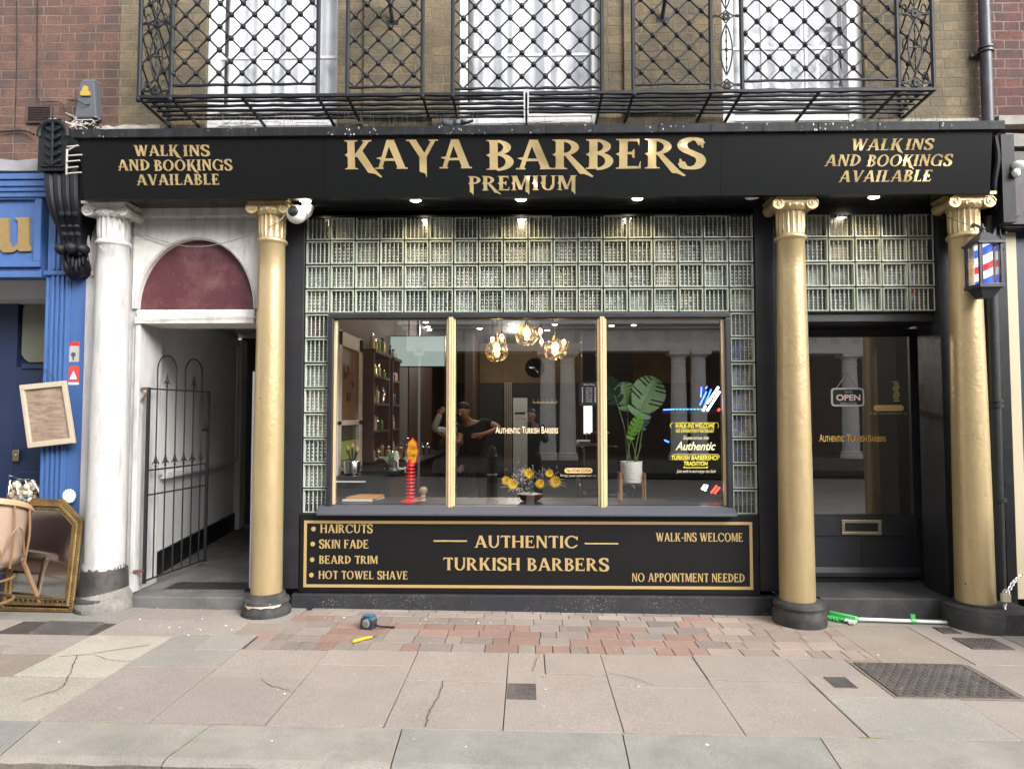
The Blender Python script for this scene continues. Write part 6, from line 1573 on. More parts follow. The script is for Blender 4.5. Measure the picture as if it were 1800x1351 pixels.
for k, (yy, zz, r_) in enumerate(((1.05, 1.95, .10), (1.15, 1.72, .07), (1.32, 1.86, .05))): b.tube([(LW+.03, yy+r_*(1-k_/22)*math.cos(k_*.42), zz+r_*(1-k_/22)*math.sin(k_*.42)) for k_ in range(22)], .006, 5)
b.build('scroll_decor', M['iron'], t)
# television high on the side wall
p0, p1 = at(684, 645, 3.3), at(783, 590, 3.3); t = thing('television', 'large pale grey television screen hung under the ceiling', 'television', (p0.x, 3.3, p0.z))
MB().box(p0.x, p1.x, 3.3, 3.35, p0.z, p1.z).build('casing', M['satin_black'], t); MB().box(p0.x+.01, p1.x-.01, 3.292, 3.299, p0.z+.012, p1.z-.01).build('screen', M['screen'], t)
b = MB(); b.box((p0.x+p1.x)/2-.02, (p0.x+p1.x)/2+.02, 3.35, 3.4, p1.z-.1, ZC); b.build('bracket', M['satin_black'], t)
b = MB(); 
for px in (705, 722, 751): b.box(X(px, 7)-.1, X(px, 7)+.13, BW-.1, BW-.03, FZ, 2.9, 0)
b.build('timber_wall_boards', M['wood_plank'], B)
# barber's counter along the wall with basin, towels and jars
t = thing('barber_counter', 'dark barber counter with white towels running along the shelves', 'counter', (LW+.3, 2.6, FZ))
MB().box(LW, LW+.52, 1.0, 4.9, FZ, .98).build('cupboard', M['wood_dark'], t); MB().box(LW, LW+.56, .95, 4.95, .98, 1.02).build('worktop', M['satin_black'], t, bevel=.005)
def towel(x, y, z, s_, label):
    r_ = random.Random(int(s_*100+y*7)); t2 = MB(); n = 7; g = [[(x+(i/n-.5)*s_*1.3, y+(j/n-.5)*s_, z+.01+.05*math.sin(i*1.3+j)*.5+.03*r_.random()) for i in range(n+1)] for j in range(n+1)]
    for j in range(n):
        for i in range(n): t2.add([g[j][i], g[j][i+1], g[j+1][i+1], g[j+1][i]], [(0,1,2,3)], 0, True)
    tag(t2.build('towel', M['cloth_white'], org=(x, y, z)), label, 'towel')
towel(LW+.35, 1.75, 1.05, .26, 'crumpled white towel on the counter beside the jars'); towel(LW+.48, 1.25, .98, .16, 'small white cloth hanging at the near end of the counter')
r_ = random.Random(15)
for k in range(13):
    x, y = LW+r_.uniform(.1, .48), 1.2+k*.22; nm = r_.choice((('jar', 'chrome'), ('jar', 'white_plastic'), ('spray_bottle', 'green_plastic'), ('jar', 'satin_black'), ('jar', 'gold_vinyl')))
    col_ = {'chrome': 'silver', 'white_plastic': 'white', 'green_plastic': 'green', 'satin_black': 'black', 'gold_vinyl': 'golden'}[nm[1]]
    t2 = thing(nm[0], f'{col_} {nm[0].replace("_", " ")} standing on the dark barber counter', nm[0].replace('_', ' '), (x, y, 1.02), f'{col_} jars and bottles on the barber counter')
    R_, H_ = r_.uniform(.03, .045), r_.uniform(.10, .22); b = MB(); b.lathe([(R_, 0), (R_, H_*.7), (R_*.5, H_*.8)], (x, y, 1.02), 12); b.build('body', M[nm[1]], t2)
    b = MB(); b.lathe([(R_*.55, H_*.8), (R_*.55, H_), (R_*.2, H_+.01)], (x, y, 1.02), 10); b.build('cap', M['chrome'], t2)
# steel sterilising pot, brushes
x, y = at(612, 803, .6).x, .75
t = thing('steel_pot', 'round steel pot of brushes by the window corner', 'pot', (x, y, 1.0)); b = MB(); b.lathe([(.06, 0), (.075, .02), (.078, .12), (.072, .13)], (x, y, 1.0), 20); b.build('pot', M['chrome'], t)
b = MB()
for k in range(7): a = k; b.tube([(x, y, 1.08), (x+.05*math.cos(a), y+.05*math.sin(a), 1.22+.02*(k % 3))], .006, 5); b.ell((x+.05*math.cos(a), y+.05*math.sin(a), 1.23+.02*(k % 3)), (.016, .016, .022), 6, mi=1)
b.build('brush', [M['satin_black'], M['wood_pale']], t)
MB().box(XG0+.02, -1.30, .60, .95, .6, 1.0).build('corner_cupboard', M['satin_black'], B)
# chair by the window (pale wood seat and chrome legs), papers and box
c_ = at(608, 842, .75); t = thing('waiting_chair', 'chair with a pale wooden seat edge and white papers on it, inside the window corner', 'chair', (c_.x, .75, FZ))
b = MB(); b.box(c_.x-.16, c_.x+.14, .60, .95, .88, .95); b.build('seat', M['wood_pale'], t, bevel=.01)
b = MB(); b.box(c_.x-.16, c_.x+.22, .56, .9, .952, .962); b.box(c_.x-.18, c_.x-.13, .56, .6, .80, 1.0); b.build('papers', M['paper'], t)
for k, dx in enumerate((.16, .26)):
    b = MB(); b.tube(curve_pts([(c_.x+dx-.05, .7, .95), (c_.x+dx, .68, .90), (c_.x+dx+.02, .68, .6), (c_.x+dx+.03, .68, FZ)], 5), .010, 8); b.build('leg', M['chrome'], t)
c_ = at(639, 862, .32); t = thing('book', 'pile of two closed books with tan covers on the window board', 'book', (c_.x, .32, BZ))
b = MB(); b.hexa([(c_.x-.15, .20, BZ), (c_.x+.10, .20, BZ), (c_.x+.16, .42, BZ), (c_.x-.07, .42, BZ)], [(c_.x-.15, .20, BZ+.018), (c_.x+.10, .20, BZ+.018), (c_.x+.16, .42, BZ+.018), (c_.x-.07, .42, BZ+.018)]); b.build('pages', M['paper'], t, bevel=.002)
b = MB(); z1 = BZ+.018; b.hexa([(c_.x-.12, .21, z1), (c_.x+.13, .20, z1), (c_.x+.16, .42, z1), (c_.x-.06, .43, z1)], [(c_.x-.12, .21, z1+.018), (c_.x+.13, .20, z1+.018), (c_.x+.16, .42, z1+.018), (c_.x-.06, .43, z1+.018)]); b.build('cover', plain('tan_cover', (.62, .30, .10), .5), t, bevel=.002)
# lollipop stand
c_ = at(721, 873, .17); x, y = c_.x, .17
t = thing('lollipop_stand', 'red lollipop stand with notched column and yellow flower-shaped badge', 'display stand', (x, y, BZ))
b = MB(); b.lathe([(.085, 0), (.088, .008), (.05, .02), (.028, .035)], (x, y, BZ), 24)
for k in range(10): z = BZ+.04+k*.0285; b.tube([(x, y, z-.004), (x, y, z+.024)], .022, 12); b.lathe([(.040, 0), (.042, .004), (.040, .010), (.022, .012)], (x, y, z), 16)
b.tube([(x, y, BZ+.32), (x, y, BZ+.36)], [.022, .012], 10); b.build('stand', M['red_plastic'], t)
hb = Z(816, y, 724); ht = Z(772, y, 724); cz_ = (hb+ht)/2; hh_ = (ht-hb)/2
def blob(k_, yy, mb, mi=0): mb.prism([(x+.016+k_*.042*math.cos(R(a))*(1+.07*math.cos(R(a*8))), cz_+k_*hh_*math.sin(R(a))*(1+.06*math.cos(R(a*8)))) for a in range(0, 360, 6)], yy, yy+.012, mi)
b = MB(); blob(1.1, y-.006, b, 0); b.build('badge_edge', M['red_plastic'], t); b = MB(); blob(.96, y-.009, b); b.build('badge', M['yellow_plastic'], t)
b = MB(); small_text(b, 'Chupa', 719, 731, 792, 781, y-.011); b.build('lettering', M['red_plastic'], t, recalc=False)
b = MB(); small_text(b, 'Chups', 718, 731, 805, 794, y-.011); b.build('lettering', M['red_plastic'], t, recalc=False)
# shaving brush
c_ = at(744, 872, .22); t = thing('shaving_brush', 'pale shaving brush standing beside the red lollipop stand', 'shaving brush', (c_.x, .22, BZ))
b = MB(); b.lathe([(.022, 0), (.025, .01), (.018, .03), (.022, .045), (.016, .055)], (c_.x, .22, BZ), 16); b.build('handle', plain('ivory', (.55, .45, .30), .4), t)
b = MB(); b.lathe([(.016, .055), (.034, .08), (.036, .10), (.024, .118), (.004, .124)], (c_.x, .22, BZ), 20); b.build('bristle_head', plain('badger', (.50, .40, .26), .8), t)
c_ = at(735, 868, .12); t = thing('hair_clip', 'small pink and white combs lying at the foot of the lollipop stand', 'comb', (c_.x, .12, BZ))
b = MB(); b.tube([(c_.x-.06, .12, BZ+.01), (c_.x+.03, .10, BZ+.02)], .008, 6); b.tube([(c_.x-.04, .14, BZ+.03), (c_.x+.04, .12, BZ+.045)], .006, 6); b.build('comb', plain('pinkish', (.6, .25, .22), .5), t)
# pendant lamps
def globe(px, py, Y, r, kind, lab):
    c = at(px, py, Y); t = thing('pendant_lamp', lab, 'pendant lamp', tuple(c), 'lit pendant lamps over the window')
    b = MB(); b.tube([(c.x, c.y, c.z+r*1.1), (c.x, c.y, ZC)], .004, 5); b.tube([(c.x, c.y, c.z+r*.8), (c.x, c.y, c.z+r*1.25)], r*.20, 10); b.build('cord', plain('brass2', (.45, .33, .15), .3, 1) if kind == 0 else M['iron'], t)
    b = MB()
    if kind == 0:
        r_ = random.Random(int(px)); prof = [(r*.25, r*.97)] + [(r*math.sin(R(a)), r*math.cos(R(a))) for a in range(20, 150, 10)] + [(r*.52, -r*.86), (r*.45, -r*.86)]
        b.lathe(prof, c, 28)
        b.v = [tuple(c + (Vector(v)-c)*(1+r_.uniform(-.022, .022))) for v in b.v]
    else: b.lathe([(r*.3, r*1.0), (r*.9, r*.6), (r, 0), (r*.9, -r*.8), (r*.86, -r*1.0)], c, 18)
    b.build('glass_shade', M['bulb_glass'] if kind == 0 else M['pink_glass'], t, recalc=False, sharp=3)
    b = MB(); s_ = r*(.27 if kind == 0 else .36); b.ell(c+Vector((0, 0, r*.25)), (s_, s_, s_*1.5), 12); b.build('bulb', M['lamp_warm'], t)
    if kind == 0:
        ld = bpy.data.lights.new('lamp_light', 'POINT'); ld.energy = 2.2; ld.color = (1, .75, .45); ld.shadow_soft_size = .03
        lo = bpy.data.objects.new('lamp_light', ld); COL.objects.link(lo); lo.location = c + Vector((0, 0, -r*.35))
globe(873, 617, 1.45, .118, 0, 'lit hammered glass globe pendant, lowest of the three beside the first mullion')
globe(926, 589, 1.25, .115, 0, 'lit hammered glass globe pendant, highest and middle of the three')
globe(976, 615, 1.45, .118, 0, 'lit hammered glass globe pendant hanging above the wall clock')
globe(950, 584, 1.7, .052, 1, 'small pink glass pendant just behind the highest globe')
globe(952, 602, 1.9, .045, 1, 'smallest pink glass pendant below the other pink one')
globe(882, 594, 1.9, .055, 1, 'pink glass pendant behind the lowest globe')
globe(866, 598, 2.0, .05, 1, 'pink glass pendant on the mullion side of the lowest globe')
globe(991, 604, 1.8, .055, 1, 'pink glass pendant behind the globe above the clock')
for i, (px, py) in enumerate(((606, 579), (711, 574), (752, 575), (755, 580), (843, 578), (898, 570), (905, 580), (962, 581), (975, 571), (1075, 573), (1091, 582), (1114, 572), (697, 566), (748, 567))):
    d = dirn(px, py); tt = (ZC-.012-CZ)/d[2]; p = Vector((d[0]*tt, CY+d[1]*tt, ZC))
    if not (LW < p.x < RW and .4 < p.y < BW): continue
    t = thing('ceiling_spotlight', 'small round lit spotlight in the dark shop ceiling', 'spotlight', tuple(p), 'ceiling spotlights inside the shop')
    r_ = .026+.003*p.y; b = MB(); b.lathe([(r_, -.002), (r_*.9, -.012), (.001, -.013)], p, 14); b.build('lamp', M['lamp_cool'], t)
    b = MB(); b.lathe([(r_*1.25, 0), (r_*1.2, -.006), (r_, -.006)], p, 14, cap=False); b.build('ring', M['chrome'], t)
for (x, y, e) in ((-.7, 2.9, 14), (0, 3.9, 5), (-1.0, 5.0, 14), (-.2, 7.0, 42), (1.3, 4.6, 9), (2.6, 2.5, 3)):  # unseen fill lamps added to brighten the room, without fittings of their own
    ld = bpy.data.lights.new('room_fill', 'POINT'); ld.energy = e*.75; ld.shadow_soft_size = .08; ld.color = (1, .93, .82)
    lo = bpy.data.objects.new('room_fill', ld); COL.objects.link(lo); lo.location = (x, y, ZC-.22)
# clock, hooks, slats, inner door, price board
c_ = at(940, 646, BW-.05); t = thing('wall_clock', 'round black wall clock with silver hands on the brown wall', 'clock', tuple(c_))
b = MB(); Rr = .205
for k in range(12):
    a0, a1 = 2*PI*k/12+.03, 2*PI*(k+1)/12-.03; b.prism([(c_.x, c_.z), (c_.x+Rr*math.cos(a0), c_.z+Rr*math.sin(a0)), (c_.x+Rr*1.03*math.cos((a0+a1)/2), c_.z+Rr*1.03*math.sin((a0+a1)/2)), (c_.x+Rr*math.cos(a1), c_.z+Rr*math.sin(a1))], BW-.04, BW-.005)
b.build('face', plain('clock_black', (.008, .008, .008), .9, spec=.1), t)
b = MB(); b.tube([(c_.x-.11, BW-.06, c_.z+.005), (c_.x, BW-.06, c_.z)], .008, 5); b.tube([(c_.x+.02, BW-.065, c_.z-.04), (c_.x+.08, BW-.065, c_.z-.12)], .005, 5); b.tube([(c_.x, BW-.06, c_.z-.04), (c_.x, BW-.06, c_.z+.05)], .004, 5); b.build('hands', M['chrome'], t)
t = thing('coat_rack', 'pale wall rack with six upright coat hooks', 'coat rack', tuple(at(958, 706, BW-.06))); b = MB(); p0, p1 = at(936, 707, BW-.06), at(980, 707, BW-.06); b.box(p0.x, p1.x, BW-.07, BW-.03, p0.z-.02, p0.z+.012)
for k in range(6): xx = lerp(p0.x+.02, p1.x-.02, k/5); b.tube([(xx, BW-.08, p0.z), (xx, BW-.09, p0.z+.06)], .008, 5)
b.build('rail', M['cream_wood'], t)
t = thing('slatted_screen', 'narrow screen of upright wooden slats between black walls', 'screen', (X(893, BW-.2), BW-.2, FZ)); b = MB()
for px in (888, 891.5, 895, 898.5): b.box(X(px, BW-.2)-.013, X(px, BW-.2)+.013, BW-.24, BW-.2, FZ, 2.24)
b.build('slats', plain('slat_grey', (.22, .19, .15), .6), t)
t = thing('inner_door', 'pale grey panelled door in the black back wall', 'door', (X(914, BW-.1), BW-.1, FZ)); x0, x1 = X(902, BW-.1), X(927, BW-.1); zt = Z(699, BW-.1)
b = MB(); b.box(x0, x1, BW-.09, BW-.05, FZ, zt); b.build('leaf', M['grey_white'], t)
b = MB()
for za, zz_ in ((.75, .93), (.52, .68), (.08, .46)):
    for u0, u1 in ((.12, .46), (.54, .88)): b.box(lerp(x0, x1, u0), lerp(x0, x1, u1), BW-.10, BW-.09, lerp(FZ, zt, za), lerp(FZ, zt, zz_))
b.build('panel', M['grey_white'], t, bevel=.006)
b = MB(); b.box(X(905, BW-.12), X(923, BW-.12), BW-.12, BW-.1, Z(727, BW-.12), Z(724, BW-.12)); b.build('letter_slot', M['satin_black'], t)
Yp = .35; p0, p1 = at(1019, 662, Yp), at(1051, 621, Yp+0); p0 = at(1018, 713, Yp); p1 = at(1052, 671, Yp)
t = thing('price_board', 'black price list board with four silver studs hanging by the second mullion', 'price board', (p0.x, Yp, p0.z)); b = MB(); b.box(p0.x, p1.x, Yp, Yp+.008, p0.z, p1.z); b.build('board', plain('board_black', (.03, .032, .04), .3), t)
b = MB()
for u in (.12, .88):
    for v in (.06, .94): b.lathe([(.006, -.006), (.006, 0)], (lerp(p0.x, p1.x, u), Yp, lerp(p0.z, p1.z, v)), 10, axis='y')
b.build('stud', M['chrome'], t)
b = MB(); small_text(b, 'Barber Shop', 1026, 1045, 677.6, 674, Yp)
for k, (nm, pr) in enumerate((('Haircut', '15'), ('Skin Fade', '18'), ('Beard Trim', '10'), ('Hot Towel', '12'), ('Kids Cut', '12'), ('Shave', '12'), ('Full Service', '30'))):
    z = 683+k*3.9; small_text(b, nm, 1030, 1041, z, z-2.4, Yp); 
    b.box(X(1023, Yp), X(1025, Yp), Yp-.002, Yp-.001, Z(z, Yp), Z(z-2, Yp)); b.box(X(1045.5, Yp), X(1047.5, Yp), Yp-.002, Yp-.001, Z(z, Yp), Z(z-2, Yp))
b.build('lettering', M['paper'], t, recalc=False)
b = MB(); b.tube([(p0.x+.02, Yp, p1.z), (p0.x+.02, Yp, ZC)], .0012, 4); b.tube([(p1.x-.02, Yp, p1.z), (p1.x-.02, Yp, ZC)], .0012, 4); b.build('hanging_wire', M['chrome'], t)
# barber chairs, glowing mirror and basin on the far partition
t = thing('glow_mirror', 'tall mirror with painted-in glow over the white basin behind the price board', 'mirror', (X(1036, 6.5), 6.5, 1.2)); p0, p1 = at(1026, 762, 6.55), at(1041, 713, 6.55)
MB().box(p0.x-.05, p1.x+.12, 6.56, 6.6, p0.z-.05, p1.z+.1).build('frame', M['satin_black'], t); MB().box(p0.x, p1.x, 6.54, 6.56, p0.z, p1.z).build('glass', emit('mirror_glow', (.75, .78, .72), .7), t)  # emitting glass stands in for the lit tiles it mirrors
t = thing('basin', 'white wash basin on the far partition behind the price board', 'basin', (X(1040, 6.2), 6.2, .9)); p0, p1 = at(1016, 786, 6.2), at(1052, 774, 6.2)
b = MB(); b.hexa([(p0.x+.06, 6.1, p0.z), (p1.x-.02, 6.1, p0.z), (p1.x, 6.6, p0.z), (p0.x, 6.6, p0.z)], [(p0.x, 6.0, p1.z), (p1.x, 6.0, p1.z), (p1.x, 6.6, p1.z), (p0.x, 6.6, p1.z)]); b.build('bowl', M['white_plastic'], t, bevel=.02)
b = MB(); b.tube(curve_pts([((p0.x+p1.x)/2, 6.5, p1.z), ((p0.x+p1.x)/2, 6.5, p1.z+.12), ((p0.x+p1.x)/2, 6.35, p1.z+.12)], 5), .012, 6); b.build('tap', M['chrome'], t)
MB().box(p0.x, p1.x+.2, 6.3, 6.6, FZ, p0.z).build('cupboard', M['room_black'], t)
def barber_chair(px, Y, lab, flip=1):
    x = X(px, Y); t = thing('barber_chair', lab, 'barber chair', (x, Y, FZ))
    b = MB(); b.lathe([(.30, 0), (.30, .02), (.05, .04), (.045, .35)], (x, Y, FZ), 24); b.build('base', M['chrome'], t)
    b = MB(); b.box(x-.27, x+.27, Y-.25, Y+.25, FZ+.38, FZ+.52); b.build('seat', M['leather'], t, bevel=.05, seg=3)
    b = MB(); b.hexa([(x-.25, Y+.20, FZ+.50), (x+.25, Y+.20, FZ+.50), (x+.25, Y+.30, FZ+.50), (x-.25, Y+.30, FZ+.50)], [(x-.24, Y+.36, FZ+1.05), (x+.24, Y+.36, FZ+1.05), (x+.24, Y+.46, FZ+1.05), (x-.24, Y+.46, FZ+1.05)]); b.build('backrest', M['leather'], t, bevel=.04, seg=3)
    b = MB(); b.box(x-.13, x+.13, Y+.38, Y+.46, FZ+1.08, FZ+1.22); b.build('headrest', M['leather'], t, bevel=.03)
    for s_ in (-1, 1):
        b = MB(); b.tube(curve_pts([(x+s_*.30, Y+.25, FZ+.45), (x+s_*.32, Y+.2, FZ+.70), (x+s_*.32, Y-.15, FZ+.72), (x+s_*.31, Y-.26, FZ+.62), (x+s_*.29, Y-.24, FZ+.42)], 5), .016, 8); b.box(x+s_*.32-.03, x+s_*.32+.03, Y-.18, Y+.2, FZ+.72, FZ+.76); b.build('armrest', M['chrome'], t)
    b = MB(); b.tube(curve_pts([(x-.18, Y-.25, FZ+.42), (x-.18, Y-.5, FZ+.2), (x-.18, Y-.58, FZ+.12), (x+.18, Y-.58, FZ+.12), (x+.18, Y-.5, FZ+.2), (x+.18, Y-.25, FZ+.42)], 4), .014, 8); b.build('footrest', M['chrome'], t)
barber_chair(1062, 2.6, 'black barber chair with curved chrome armrests beside the potted plant'); barber_chair(792, 4.7, 'black barber chair the barber leans over behind the first mullion')
# potted plant
def leaf(mb, base, tipdir, nrm, L_, W_, mi=0, slits=5):
    u = tipdir.normalized(); n_ = (nrm - u*nrm.dot(u)).normalized(); v = n_.cross(u)
    K = 26
    def P(t, s_, w): # t along midrib, s side
        droop = -.10*(t-.3)**2; return base + u*(t*L_) + v*(s_*w*W_) + n_*(L_*(droop + .10*w - .05*w*w))
    prof = lambda t: max(.0, math.sin(PI*min(1, (t+.16)/1.16))**.62) * (1 if t > .12 else 1.0)
    for s_ in (-1, 1):
        for k in range(K):
            t0, t1 = k/K, (k+1)/K; lob = (t0*slits*1.35) % 1
            inner_only = .80 < lob and .15 < t0 < .9
            w0, w1 = prof(t0)*.5, prof(t1)*.5; back = -.10
            segs = [0, .3, .62, 1.0]
            for q_ in range(3):
                if inner_only and q_ >= 1: continue
                a_, c2_ = segs[q_], segs[q_+1]
                sh = lambda t, w: t + w*.22 - .10*(w > .8)*0
                p = [P(sh(t0, a_*w0), s_, w0*a_*1.0), P(sh(t0, c2_*w0), s_, w0*c2_), P(sh(t1, c2_*w1), s_, w1*c2_), P(sh(t1, a_*w1), s_, w1*a_)]
                mb.add(p if s_ > 0 else p[::-1], [(0,1,2,3)], mi, True)
        # basal lobes of the heart
        for k in range(6):
            a0, a1 = R(90+k*15), R(90+(k+1)*15); r0 = .30*W_
            mb.add([base, base+v*(s_*r0*math.sin(a0)*1.25)+u*(r0*math.cos(a0)*.75)+n_*.01, base+v*(s_*r0*math.sin(a1)*1.25)+u*(r0*math.cos(a1)*.75)+n_*.01], [(0,1,2)], mi, True)
    mb.tube([base, base+u*L_*.5+n_*(-.004*L_), base+u*L_*.95+n_*(-.05*L_)], [.003, .0022, .001], 5, mi)
pc_ = at(1110, 850, .34); PX, PYy = pc_.x, .34; potr = .092; zpot0 = Z(848, .30); zpot1 = Z(811, .30)
t = thing('potted_plant', 'monstera plant with split green leaves in a white pot', 'plant', (PX, PYy, zpot0))
b = MB(); b.lathe([(potr*.86, zpot0+.0), (potr*.96, zpot0+.02), (potr, zpot1-.01), (potr, zpot1), (potr-.01, zpot1), (potr-.012, zpot1-.02), (.001, zpot1-.02)], (PX, PYy, 0), 36); 
pm_ = newmat('ribbed_pot'); wv = N(pm_, 'TexNoise'); wv.inputs['Scale'].default_value = 12; LK(pm_, scaled(pm_, (1, 1, 9)), wv.inputs['Vector']); finish(pm_, (.74, .73, .70), .6, 0, wv.outputs['Fac'], .8, .01); b.build('pot', pm_, t)
rots = ((1084, 655, 1067, 715), (0, 0, 0, 0)); LV = [ # base px, tip px, width, material, tilt
    ((1113, 682), (1152, 660), .21, 0, .2), ((1103, 730), (1098, 668), .18, 0, .1), ((1078, 690), (1062, 668), .17, 1, -.4), ((1128, 745), (1131, 712), .12, 1, .5), ((1107, 771), (1124, 728), .10, 2, .5)]
tips = [((1124, 722), (1154, 664), .235, 'leaf', .12, (0.0, -1, .1)), ((1103, 712), (1096, 672), .18, 'leaf', .0, (.1, -1, .25)), ((1082, 700), (1058, 664), .17, 'leaf_dark', .0, (-.6, -1, .1)), ((1127, 748), (1136, 716), .13, 'leaf_dark', .05, (.7, -1, 0)), ((1108, 766), (1126, 730), .10, 'leaf_light', -.04, (.5, -1, .1))]
for k, (bp, tp, wd, mt, dy, nn) in enumerate(tips):
    yy = PYy + [-.02, .03, .0, .04, -.07][k]; A = at(bp[0], bp[1], yy); T = at(tp[0], tp[1], yy+dy); b = MB()
    leaf(b, A, T-A, Vector(nn), (T-A).length*1.02, wd*1.25, slits=[6, 5, 5, 4, 4][k]); o = b.build('leaf', M[mt], t, recalc=False)
    b = MB(); root = Vector((PX+(k-2)*.022, PYy, zpot1-.02)); b.tube(curve_pts([root, root.lerp(A, .5)+Vector(((A.x-root.x)*-.12, 0, 0)), A, A+(T-A)*.1], 6), .0042, 6); b.build('stem', M['stem'], t)
for k, (dx, tip) in enumerate(((.03, (1128, 780)), (-.03, (1099, 760)), (.05, (1130, 750)))):
    b = MB(); root = Vector((PX+dx, PYy+.02, zpot1-.02)); A = at(tip[0], tip[1], PYy+.03); b.tube(curve_pts([root, root.lerp(A, .5), A], 6), .004, 6); b.build('stem', M['stem'], t)
t = thing('plant_stand', 'wooden four-legged plant stand under the white pot', 'plant stand', (PX, PYy, BZ))
for sx, sy in ((-1, -1), (1, -1), (-1, 1), (1, 1)):
    b = MB(); b.box(PX+sx*(potr+.006)-.013*(sx < 0)*1-.0, PX+sx*(potr+.006)+.013+.0, PYy+sy*.06-.012, PYy+sy*.06+.012, BZ, zpot0+.085); b.build('leg', M['wood_mid'], t, bevel=.003)
b = MB(); b.box(PX-potr, PX+potr, PYy-.012, PYy+.012, zpot0-.025, zpot0-.003); b.box(PX-.012, PX+.012, PYy-.06, PYy+.06, zpot0-.0255, zpot0-.0035); b.build('cross_rail', M['wood_mid'], t)
# dried and yellow flower arrangement
fx, fy = at(932, 870, .25).x, .25; t = thing('flower_arrangement', 'bowl of yellow flowers with grey and pale dried foliage on the window board', 'flowers', (fx, fy, BZ))
b = MB(); b.lathe([(.05, 0), (.08, .015), (.10, .05), (.105, .062), (.095, .062), (.001, .05)], (fx, fy, BZ), 28); b.build('bowl', paint('terracotta', (.09, .028, .02), .3), t)
def mum(px, py, r, k):
    r *= 1.4; c = at(px, py, .22-.02*(k % 2)); b = MB(); rr_ = random.Random(k)
    for j in range(4):
        n = 14-j*2
        for i in range(n):
            a = 2*PI*i/n+j*.3; rad = r*(1-j*.22); d = Vector((math.cos(a), -.35-j*.35, math.sin(a))).normalized(); s_ = Vector((-math.sin(a), 0, math.cos(a)))*r*.16; p = c+d*rad*rr_.uniform(.9, 1.05)
            b.add([c, c+d*rad*.6+s_, p, c+d*rad*.6-s_], [(0,1,2,3)], 0, True)
    b.ell(c+Vector((0, -.006, 0)), (r*.35, r*.25, r*.35), 8, mi=1); b.build('yellow_flower', [M['petal'], plain('petal_deep', (.62, .30, .01), .6)], t, recalc=False)
    b = MB(); b.tube([c+Vector((0, .01, 0)), (lerp(c.x, fx, .5), fy, (c.z+BZ+.05)/2), (fx, fy, BZ+.06)], .003, 4); b.build('stem', M['stem'], t)
for k, (px, py, r) in enumerate(((890, 844, .033), (901, 850, .039), (929, 832, .038), (949, 849, .033), (966, 831, .030), (976, 846, .042))): mum(px, py, r, k)
b = MB(); rr6 = random.Random(33)
for i in range(150):
    px, py = rr6.gauss(916, 9), rr6.gauss(838, 9)
    if i % 4 == 0: px, py = rr6.gauss(914, 6), rr6.gauss(860, 3)
    c = at(px, py, rr6.uniform(.18, .32)); b.ell(c, (.005, .005, .005), 5, mi=0)
b.build('white_blossom', M['white_bloom'], t)
b = MB()
for i in range(110):
    px, py = rr6.gauss(945, 16), rr6.gauss(842, 8); c = at(px, py, rr6.uniform(.2, .34)); d = Vector((rr6.uniform(-1, 1), rr6.uniform(-1, .3), rr6.uniform(-.3, 1))).normalized(); s_ = d.cross(Vector((0, 1, .2))).normalized()*.009
    b.add([c, c+d*.016+s_, c+d*.038, c+d*.016-s_], [(0,1,2,3)], 0, True)
b.build('grey_foliage', M['grey_foliage'], t, recalc=False)
b = MB(); pd = plain('dried_pink', (.55, .33, .22), .7)
for (px, py, tx, ty) in ((937, 845, 937, 817), (952, 838, 954, 820), (960, 838, 966, 822), (955, 836, 947, 826), (958, 834, 968, 826), (980, 846, 995, 850), (978, 842, 992, 842), (980, 850, 996, 855), (972, 835, 982, 829), (900, 855, 880, 856), (896, 857, 894, 864)):
    A, T = at(px, py, .24), at(tx, ty, .2); b.tube([A, A.lerp(T, .5), T], [.004, .009 if px == 937 else .007, .003], 6, sq=.5)
b.build('dried_petals', pd, t)
# neon barber-pole sign and poster lettering on the last pane
Yn = .30; t = thing('neon_sign', 'neon sign with blue line and slanted white and red tubes in the last pane', 'neon sign', tuple(at(1220, 860, Yn)))
b = MB(); b.box(X(1166, Yn), X(1272, Yn), Yn+.03, Yn+.04, Z(727, Yn), Z(722, Yn)); b.box(X(1178, Yn), X(1272, Yn), Yn+.03, Yn+.04, BZ+.0, BZ+.03); b.tube([(X(1270, Yn), Yn+.035, BZ), (X(1270, Yn), Yn+.035, Z(722, Yn))], .008, 6); b.build('backing', M['satin_black'], t)
def neon(name, mat, segs, r=.005):
    b = MB()
    for (a_, a2_, c_, c2_) in segs: b.tube([at(a_, a2_, Yn), at(c_, c2_, Yn)], r, 8)
    b.build(name, mat, t)
neon('blue_tube', M['neon_blue'], [(1166, 720, 1186, 719)] + [(1188+k*6.2, 719, 1192+k*6.2, 719) for k in range(8)] + [(1230, 712, 1242, 688), (1238, 714, 1250, 684), (1232, 698, 1233, 680), (1240, 683, 1243, 679), (1168, 773, 1176, 777)], .0055)
neon('white_tube', M['neon_white'], [(1236, 722, 1240, 713), (1243, 709, 1263, 680), (1243, 722, 1265, 688), (1239, 852, 1234, 860), (1243, 852, 1239, 862)], .0085)
neon('red_tube', M['neon_red'], [(1262, 722, 1265, 718), (1250, 866, 1260, 853), (1256, 867, 1265, 856)], .0075)
V = thing('window_lettering', 'yellow WALK-INS WELCOME and Authentic lettering on the last window pane', 'window lettering', (X(1222, .048), .048, Z(835, .048)))
b = MB(); Yv = .047
small_text(b, 'WALK-INS WELCOME', 1187, 1256, 752, 744, Yv, shear=.15, bold=.012); small_text(b, 'NO APPOINTMENT NECESSARY', 1188, 1255, 760, 755.5, Yv, bold=.01)
small_text(b, 'TURKISH BARBERSHOP', 1180, 1265, 808, 800, Yv, shear=.15, bold=.02); small_text(b, 'TRADITION', 1202, 1244, 818, 810.5, Yv, shear=.15, bold=.02)
